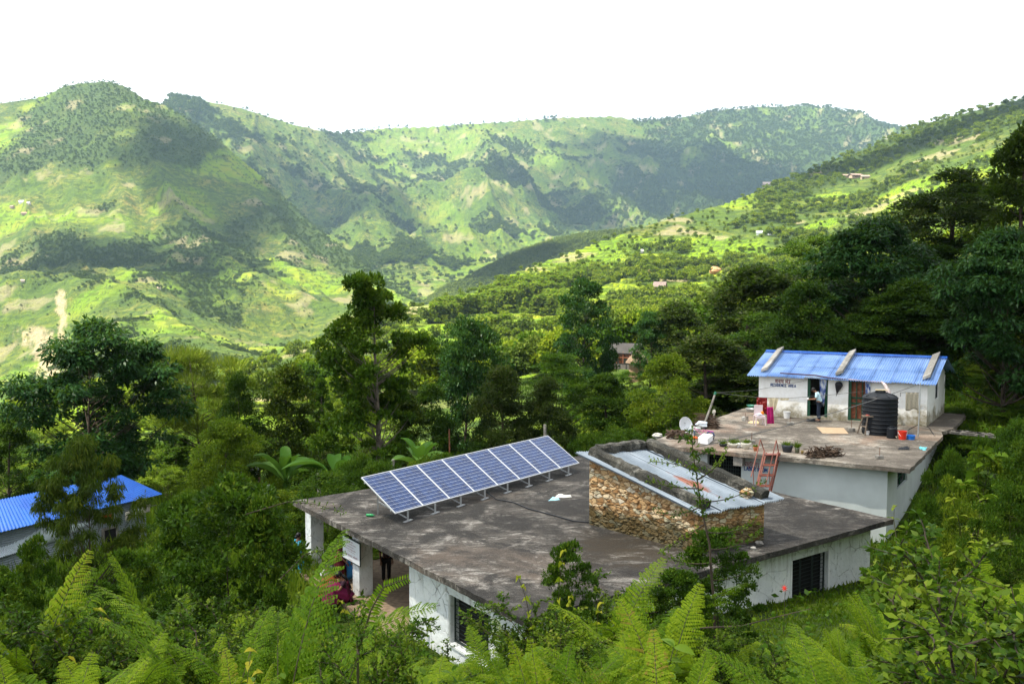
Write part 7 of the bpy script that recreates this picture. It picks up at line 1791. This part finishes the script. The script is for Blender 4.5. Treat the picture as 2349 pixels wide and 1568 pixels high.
def figure(loc, rz, J, label, skin, clothes, hair, scale=1.0):
    """J: joints in local metres, facing -y. keys: pelvis chest neck head, sho/elb/wri L R, hip/kne/ank/toe L R"""
    p = empty('person', loc, rz, label, 'person'); p.scale = (scale,)*3
    V = {k: Vector(v) for k, v in J.items()}
    nodes = []; idx = {}
    def N(k, v, r): idx[k] = len(nodes); nodes.append((*v, r)); return idx[k]
    E = []
    N('pelvis', V['pelvis'], .12); N('belly', V['pelvis'].lerp(V['chest'], .45), .105); N('chest', V['chest'], .125); N('neck', V['neck'], .048); E += [(0,1),(1,2),(2,3)]
    hd = V['head']; up = (hd-V['neck']).normalized(); N('head0', hd-up*.045, .062); N('head1', hd+up*.025, .085); N('head2', hd+up*.085, .062); E += [(3,4),(4,5),(5,6)]
    for s in 'LR':
        a = N('sho'+s, V['sho'+s], .055); b = N('elb'+s, V['elb'+s], .038); c = N('wri'+s, V['wri'+s], .026); E += [(idx['chest'],a),(a,b),(b,c)]
        hdv = (V['wri'+s]-V['elb'+s]).normalized(); side = hdv.cross(Vector((0,0,1))); side = side.normalized() if side.length > .1 else Vector((1,0,0)); dn = side.cross(hdv)
        pm = N('palm'+s, V['wri'+s]+hdv*.05, .028); E.append((c, pm))
        for k, (o, l) in enumerate(((-.030,.070),(-.010,.080),(.010,.075),(.028,.060))):
            f0 = N('f%d%s'%(k,s), V['wri'+s]+hdv*.095+side*o, .0095); f1 = N('g%d%s'%(k,s), V['wri'+s]+hdv*(.095+l*.5)+side*o*1.1-dn*.012, .0085); f2 = N('h%d%s'%(k,s), V['wri'+s]+hdv*(.095+l*.85)+side*o*1.1-dn*.035, .007); E += [(pm,f0),(f0,f1),(f1,f2)]
        t0 = N('t'+s, V['wri'+s]+hdv*.05-side*.045-dn*.01, .010); t1 = N('u'+s, V['wri'+s]+hdv*.09-side*.05-dn*.03, .008); E += [(pm,t0),(t0,t1)]
        h = N('hip'+s, V['hip'+s], .085); k_ = N('kne'+s, V['kne'+s], .055); an = N('ank'+s, V['ank'+s], .036); to = N('toe'+s, V['toe'+s], .030); E += [(0,h),(h,k_),(k_,an),(an,to)]
    skin_mesh('body', nodes, E, skin, p)
    fwd = V['face'] if 'face' in V else Vector((0,-1,0)); fwd.normalize(); sd = fwd.cross(up).normalized()
    # face: nose, eyes, mouth, ears in one small mesh each
    c = hd+up*.02
    MB().blob(tuple(c+fwd*.092-up*.005), .017, 1, 7, 5, 0, (.8,.9,1.5)).blob(tuple(c+sd*.085), .018, 2, 6, 5, 0, (.5,1,1.4)).blob(tuple(c-sd*.085), .018, 3, 6, 5, 0, (.5,1,1.4)).build('face_features', skin, p, smooth=True)
    MB().blob(tuple(c+fwd*.080+sd*.03+up*.018), .010, 1, 6, 4, 0).blob(tuple(c+fwd*.080-sd*.03+up*.018), .010, 1, 6, 4, 0).build('eye', MT['dark'], p)
    MB().blob(tuple(c+fwd*.083-up*.04), .016, 1, 7, 4, 0, (1.4,.6,.5)).build('mouth', simple('lips', (.20,.06,.05), .6), p)
    hb = MB(); hb.blob(tuple(hd+up*.055-fwd*.018), .098, 7, 14, 9, .06, (1,1,1.0))
    if hair == 'long': hb.tube([hd+up*.0-fwd*.09, hd-up*.10-fwd*.13, V['chest']-fwd*.16, V['pelvis'].lerp(V['chest'],.5)-fwd*.17], [.05,.045,.035,.015], 7)
    if hair == 'bun': hb.blob(tuple(hd-fwd*.12-up*.0), .055, 3, 9, 7, .08)
    hb.build('hair', MT['hair'], p, smooth=True)
    for kind, mat in clothes:
        if kind == 'shirt':
            n = [(*V['pelvis'].lerp(V['chest'],-.12), .142), (*V['pelvis'].lerp(V['chest'],.35), .13), (*V['chest'], .148), (*V['chest'].lerp(V['neck'],.75), .07)]; e = [(0,1),(1,2),(2,3)]
            for s in 'LR': i = len(n); n += [(*V['sho'+s], .072), (*V['sho'+s].lerp(V['elb'+s],.85), .058)]; e += [(2,i),(i,i+1)]
            skin_mesh('shirt', n, e, mat, p)
        if kind == 'trousers':
            n = [(*V['pelvis'], .138)]; e = []
            for s in 'LR': i = len(n); n += [(*V['hip'+s], .10), (*V['kne'+s], .075), (*V['ank'+s].lerp(V['kne'+s],.08), .062)]; e += [(0,i),(i,i+1),(i+1,i+2)]
            skin_mesh('trousers', n, e, mat, p)
        if kind == 'blouse':
            n = [(*V['pelvis'].lerp(V['chest'],.2), .13), (*V['chest'], .142), (*V['chest'].lerp(V['neck'],.6), .075)]; e = [(0,1),(1,2)]
            for s in 'LR': i = len(n); n += [(*V['sho'+s], .066), (*V['sho'+s].lerp(V['elb'+s],.6), .052)]; e += [(1,i),(i,i+1)]
            skin_mesh('blouse', n, e, mat, p)
        if kind in ('skirt','skirt_sit'):
            # draped rings round the legs with folds, down to the ankles
            ks = (V['kneL']+V['kneR'])/2; an = (V['ankL']+V['ankR'])/2; path = [V['pelvis']+Vector((0,0,.10)), V['pelvis'], ks+Vector((0,0,.03)), an+Vector((0,0,.02))]
            rad = [.135,.175,.20,.25] if kind == 'skirt' else [.15,.22,.22,.27]; P = []; RR = []
            for i in range(3):
                for t in np.linspace(0,1,6)[:-1 if i < 2 else 6]: P.append(path[i].lerp(path[i+1], t)); RR.append(rad[i]+(rad[i+1]-rad[i])*t)
            n_ = 28; v = []
            for i, q in enumerate(P):
                T = (P[min(i+1,len(P)-1)]-P[max(i-1,0)]).normalized(); A = Vector((1,0,0)); A = (A-T*A.dot(T)).normalized(); B = T.cross(A)
                for k in range(n_):
                    a = 2*math.pi*k/n_; w = 1+.07*math.sin(a*9+i*.1)*min(1, i/6); x_ = q+(A*math.cos(a)+B*math.sin(a))*RR[i]*w; x_.z = max(x_.z, .015); v.append(tuple(x_))
            MB().add(v, [(i*n_+k, i*n_+(k+1)%n_, (i+1)*n_+(k+1)%n_, (i+1)*n_+k) for i in range(len(P)-1) for k in range(n_)]+[tuple(range(n_))]).build('skirt', mat, p, smooth=True)
        if kind == 'shawl':
            n_, m_ = 9, 12; v = []; back = -fwd; top = V['chest'].lerp(V['neck'],.7)
            for j in range(m_):
                t = j/(m_-1)
                for i in range(n_):
                    s = i/(n_-1)*2-1; q = top.lerp(V['pelvis']+Vector((0,0,-.18)), t)+Vector((s*(.20+.03*t), 0, -.05*abs(s)))+back*(.165*math.sqrt(max(.05,1-s*s*.8)))+back*.012*math.sin(s*16+t*3); v.append(tuple(q))
            o = MB().add(v, [(j*n_+i, j*n_+i+1, (j+1)*n_+i+1, (j+1)*n_+i) for j in range(m_-1) for i in range(n_-1)]).build('shawl', mat, p, smooth=True); o.modifiers.new('th','SOLIDIFY').thickness = .012
        if kind == 'shoes':
            m = MB()
            for s in 'LR': a, b = V['ank'+s], V['toe'+s]; m.tube([a+Vector((0,.03,-.05)), a.lerp(b,.5)+Vector((0,0,-.03)), b+Vector((0,0,-.01))], [.045,.05,.035], 8)
            m.build('shoe', mat, p, smooth=True)
    return p
STAND = dict(pelvis=(0,0,.90), chest=(0,0,1.22), neck=(0,0,1.39), head=(0,-.02,1.49), shoL=(.17,0,1.31), shoR=(-.17,0,1.31), elbL=(.21,.02,1.05), elbR=(-.21,.02,1.05), wriL=(.20,-.06,.83), wriR=(-.20,-.06,.83),
    hipL=(.09,0,.84), hipR=(-.09,0,.84), kneL=(.095,-.01,.47), kneR=(-.095,-.01,.47), ankL=(.095,.02,.085), ankR=(-.095,.02,.085), toeL=(.10,-.13,.035), toeR=(-.10,-.13,.035))
SIT = dict(pelvis=(0,.05,.22), chest=(0,-.06,.55), neck=(0,-.12,.71), head=(0,-.18,.80), shoL=(.17,-.08,.64), shoR=(-.17,-.08,.64), elbL=(.22,-.22,.46), elbR=(-.22,-.22,.46), wriL=(.08,-.36,.47), wriR=(-.08,-.36,.47),
    hipL=(.09,.02,.20), hipR=(-.09,.02,.20), kneL=(.13,-.38,.43), kneR=(-.13,-.38,.43), ankL=(.12,-.42,.07), ankR=(-.12,-.42,.07), toeL=(.12,-.56,.03), toeR=(-.12,-.56,.03))
def people():
    skin = simple('brown_skin', (.22,.105,.06), .55, var=.05); MT['hair'] = simple('black_hair', (.008,.007,.007), .45)
    c = lambda n, *k: simple(n, k, .85, var=.14, scale=9)
    # man at the open door: leaning forward, forearms out to the left
    J = dict(STAND); J.update(pelvis=(0,.02,.92), chest=(0,-.08,1.22), neck=(0,-.17,1.37), head=(0,-.25,1.44), shoL=(.16,-.10,1.31), shoR=(-.16,-.10,1.31), elbL=(.20,-.12,1.06), elbR=(-.20,-.14,1.05), wriL=(.10,-.36,1.03), wriR=(-.12,-.38,1.02), face=(0,-.75,-.6), ankL=(.095,.06,.085), kneR=(-.095,-.06,.48), ankR=(-.10,-.04,.085), toeR=(-.10,-.2,.035), toeL=(.10,-.10,.035))
    f = RF(1172,672); rz = math.atan2(-dR.y, -dR.x)+math.pi/2
    m = figure(Vector((f.x, f.y, 1.0)), rz, J, 'man in a light blue shirt and dark trousers bending in the open doorway', skin, [('shirt', c('light_blue_shirt', .50,.72,.80)), ('trousers', c('navy_trousers', .012,.020,.04)), ('shoes', MT['black'])], 'short', 1.02)
    q = Vector((f.x, f.y, 1.0))+Matrix.Rotation(rz,3,'Z')@Vector((-.02,-.52,1.05))
    tag(MB().blob(tuple(q), .05, 4, 9, 6, .1, (1,1,1.2)).build('cup', MT['white_paint']), 'white cup held by the man in the doorway', 'cup')
    Fz = -2.5
    def Z4(x, y): return 638.9+x*.1918, 1108.7+y*.1918
    def ppl(zx, head_y, d, z, rz, J, label, clothes, hair, H):
        a = ray(*Z4(zx, head_y))[0]; return figure(Vector((a*d, d, z)), rz, J, label, skin, clothes, hair, H)
    # woman in blue, standing outside the first pillar, back to us
    d = 32.6; zt = zof(Z4(0,590)[1], d); g = G(ray(683,1230)[0]*d, d); H = (zt-g)/1.62
    ppl(235,620,d,g,math.pi*.80,STAND,'woman in a turquoise blue sari standing at the left of the first pillar',[('blouse', c('turquoise_blouse', .03,.30,.45)),('skirt', c('turquoise_sari', .04,.36,.58)),('shawl', c('sky_blue_shawl', .12,.50,.72))],'bun',H)
    B = dict(STAND); B.update(chest=(0,-.16,1.15), neck=(0,-.30,1.26), head=(0,-.40,1.30), face=(0,-.8,-.6), shoL=(.17,-.18,1.22), shoR=(-.17,-.18,1.22), elbL=(.2,-.30,.98), elbR=(-.2,-.30,.98), wriL=(.12,-.45,.82), wriR=(-.12,-.45,.82))
    on = lambda zx, zy: on_z(*Z4(zx, zy), Fz)
    p = on(735,1180); zt = zof(Z4(0,700)[1], p.y); figure(Vector((p.x,p.y,Fz)), .9, B, 'woman with a magenta shawl bending behind the sign board', skin, [('blouse', c('maroon_blouse', .12,.01,.03)),('skirt', c('dark_maroon_skirt', .10,.008,.015)),('shawl', c('magenta_shawl', .45,.02,.14))], 'long', 1.0)
    p = on(575,1290); figure(Vector((p.x,p.y,Fz)), .6, SIT, 'seated woman in a white and orange sari with long black hair on the veranda floor', skin, [('blouse', c('white_blouse', .62,.62,.66)),('skirt_sit', c('shade_dark_orange_skirt', .24,.085,.015)),('shawl', c('white_teal_shawl', .42,.55,.62))], 'long', 1.12)  # skirt colour darkened to paint in the veranda shade
    p = on(700,1330); figure(Vector((p.x,p.y,Fz)), -.5, SIT, 'seated woman in dark red and ochre clothes in the middle of the veranda group', skin, [('blouse', c('dark_red_blouse', .10,.01,.01)),('skirt_sit', c('ochre_skirt', .22,.07,.015)),('shawl', c('dark_red_shawl', .12,.01,.02))], 'bun', 1.12)
    p = on(805,1420); figure(Vector((p.x,p.y,Fz)), -1.2, SIT, 'seated woman in a bright magenta skirt beside the second pillar', skin, [('blouse', c('dark_blouse', .03,.01,.02)),('skirt_sit', c('shade_dark_magenta_skirt', .17,.007,.055)),('shawl', c('wine_shawl', .10,.01,.03))], 'long', 1.12)  # magenta darkened so the porch shade sits in the cloth colour
    p = on(830,1150); figure(Vector((p.x,p.y,Fz)), 1.8, SIT, 'seated person in bright blue behind the second pillar', skin, [('blouse', c('bright_blue_top', .04,.25,.55)),('skirt_sit', c('bright_blue_skirt', .04,.22,.5))], 'bun', 1.1)
    p = on(1290,1190); figure(Vector((p.x,p.y,Fz)), .3, STAND, 'dark clothed person standing in the deep shade of the veranda', skin, [('shirt', c('dark_brown_shirt', .035,.012,.010)),('trousers', c('dark_trousers', .015,.012,.012))], 'short', .98)
# ================================================================== LIGHT, SKY, CAMERA
SUN = Vector((-.46, -.10, .88)).normalized()
def lighting():
    w = bpy.data.worlds.new('World'); sc.world = w; w.use_nodes = True
    nt = w.node_tree; nt.nodes.clear()
    sky = nt.nodes.new('ShaderNodeTexSky'); sky.sky_type = 'NISHITA'; sky.sun_disc = False
    sky.sun_elevation = math.asin(SUN.z); sky.sun_rotation = math.atan2(SUN.x, SUN.y)
    tc = nt.nodes.new('ShaderNodeTexCoord')
    nz = nt.nodes.new('ShaderNodeTexNoise'); nz.inputs['Scale'].default_value = 2.2; nz.inputs['Detail'].default_value = 6
    nt.links.new(tc.outputs['Generated'], nz.inputs['Vector'])
    cr = nt.nodes.new('ShaderNodeValToRGB'); cr.color_ramp.elements[0].position = .25; cr.color_ramp.elements[0].color = (7.6,8.0,8.6,1)
    cr.color_ramp.elements[1].position = .6; cr.color_ramp.elements[1].color = (10.2,10.2,10.2,1)
    nt.links.new(nz.outputs[0], cr.inputs[0])
    mx = nt.nodes.new('ShaderNodeMix'); mx.data_type = 'RGBA'; mx.inputs[0].default_value = .90
    nt.links.new(sky.outputs[0], mx.inputs[6]); nt.links.new(cr.outputs[0], mx.inputs[7])
    bg = nt.nodes.new('ShaderNodeBackground'); bg.inputs['Strength'].default_value = .050
    nt.links.new(mx.outputs[2], bg.inputs[0])
    out = nt.nodes.new('ShaderNodeOutputWorld'); nt.links.new(bg.outputs[0], out.inputs[0])
    w.cycles.sampling_method = 'MANUAL'; w.cycles.sample_map_resolution = 256
    L = bpy.data.lights.new('sun', 'SUN'); L.energy = 5.0; L.angle = R(.9); L.color = (1,.94,.80)
    o = bpy.data.objects.new('sun', L); COL.objects.link(o)
    o.rotation_euler = SUN.to_track_quat('Z', 'Y').to_euler()
    sc.view_settings.view_transform = 'Standard'; sc.view_settings.look = 'None'
    sc.view_settings.exposure = 1.90; sc.view_settings.gamma = 1
    c = bpy.data.cameras.new('camera'); co = bpy.data.objects.new('camera', c); COL.objects.link(co)
    co.location = (0,0,CAMZ); co.rotation_euler = (math.pi/2-PITCH, 0, 0)
    c.sensor_width = 36; c.lens = 36*FPX/W0; c.clip_start = .1; c.clip_end = 20000
    sc.camera = co
    sc.cycles.use_denoising = True
    sc.cycles.max_bounces = 6; sc.cycles.diffuse_bounces = 3; sc.cycles.glossy_bounces = 2
    sc.cycles.transmission_bounces = 4; sc.cycles.transparent_max_bounces = 8; sc.cycles.volume_bounces = 0
    sc.cycles.caustics_reflective = False; sc.cycles.caustics_refractive = False
    sc.cycles.sample_clamp_indirect = 4
def cloud_over(px, py, d, rx, ry, alt, seed, z=None):
    """an unseen cloud placed toward the sun to shade the ground point seen at (px,py,d)"""
    a, e = ray(px, py); p = Vector((a*d, d, G(a*d, d) if z is None else z))
    c = p+SUN*((alt-p.z)/SUN.z)
    rg = np.random.RandomState(seed); n, m = 72, 24
    th = np.linspace(0, math.pi, m+1)[:,None]; fi = np.linspace(0, 2*math.pi, n, endpoint=False)[None,:]
    X, Y, Z = np.sin(th)*np.cos(fi), np.sin(th)*np.sin(fi), np.cos(th)+0*fi
    q = 1+.55*fbm(X*2+seed*3.1, Y*2+Z, seed, 5)+.35*fbm(X*1.1-seed, Y*1.1, seed+9, 2)
    V = np.stack([c.x+X*q*rx, c.y+Y*q*ry, c.z+np.where(Z < 0, Z*.35, Z)*q*min(rx, ry)*.45], -1).reshape(-1, 3)
    i = np.arange(m)[:,None]*n+np.arange(n)[None,:]; j = np.arange(m)[:,None]*n+(np.arange(n)[None,:]+1)%n
    rim = (np.sin(th)*(.85+.3*(fbm(X*3+seed, Y*3, seed+3, 4)+.5))).ravel()
    o = mobj('cloud', raw_mesh('cloud', V, attrs=dict(rim=rim), quads=np.stack([i, i+n, j+n, j], -1).reshape(-1, 4), mats=[MT['cloud']], smooth=True))
    tag(o, 'unseen cloud added out of view to cast its shadow on the land', 'cloud', 'unseen shadow-casting clouds', 'structure')  # out-of-view cloud, added for the shadow it casts
def clouds():
    t = NT('cloud_white')
    d = t.n('ShaderNodeBsdfDiffuse', Color=(.9,.9,.92,1)); tr = t.n('ShaderNodeBsdfTranslucent', Color=(.9,.9,.92,1))
    mx = t.n('ShaderNodeMixShader', i0=.45); t.link(d.outputs[0], mx.inputs[1]); t.link(tr.outputs[0], mx.inputs[2])
    ra = t.n('ShaderNodeAttribute', _attribute_name='rim').outputs['Fac']; tp = t.n('ShaderNodeBsdfTransparent'); m2 = t.n('ShaderNodeMixShader')
    t.link(t.ramp(ra, [(.62, .04), (1.0, 1)]), m2.inputs[0]); t.link(mx.outputs[0], m2.inputs[1]); t.link(tp.outputs[0], m2.inputs[2]); t.link(m2.outputs[0], t.out.inputs[0])
    MT['cloud'] = t.m
    t2 = NT('thin_cloud_white'); d = t2.n('ShaderNodeBsdfDiffuse', Color=(.9,.9,.92,1)); tr = t2.n('ShaderNodeBsdfTransparent', Color=(1,1,1,1))
    mx = t2.n('ShaderNodeMixShader', i0=.46); t2.link(d.outputs[0], mx.inputs[1]); t2.link(tr.outputs[0], mx.inputs[2]); t2.link(mx.outputs[0], t2.out.inputs[0])
    thin = MT['cloud']; MT['cloud'] = t2.m
    cloud_over(1240, 1100, 24, 56, 31, 900, 1, z=0)  # unseen half-transparent cloud added to dim the sun on the foreground
    MT['cloud'] = thin
    cloud_over(2480, 760, 66, 34, 30, 900, 12, z=10)  # unseen cloud added to keep the right-hand wood dark
    for a in ((270,490,1350,230,170,1100,2),(480,400,1850,140,330,1300,3),(1650,420,3800,620,560,1750,4),(1290,450,3400,200,320,1700,5),
              (780,430,2900,260,330,1500,6),(2120,300,1250,260,60,1000,7),(1180,600,1650,150,70,1200,8),(1480,330,4200,330,300,1800,13)): cloud_over(*a)  # unseen clouds placed by where their shadows land on the hills
def haze():
    m = MB().box((0, 3300, 250), (13400, 8600, 1300)); 
    t = NT('haze_air'); t.out
    v = t.n('ShaderNodeVolumePrincipled', Color=(.50,.75,1,1), Density=.000052, Anisotropy=.2)
    t.link(v.outputs[0], t.out.inputs['Volume'])
    tag(m.build('haze', t.m), 'pale bluish summer haze filling the valley air', 'haze', kind='stuff')
HAZE = True
terrain_mats(); building_mats(); veg_mats(); prop_mats(); build_terrain(); lighting(); clouds()
if HAZE: haze()
main_building(); stone_shed(); labor_building(); residence()
solar(); terrace(); sign_board(); low_sheds(); far_houses(); people()
scatter_forest(); key_trees()
plant_protos(); foreground(); ground_cover()
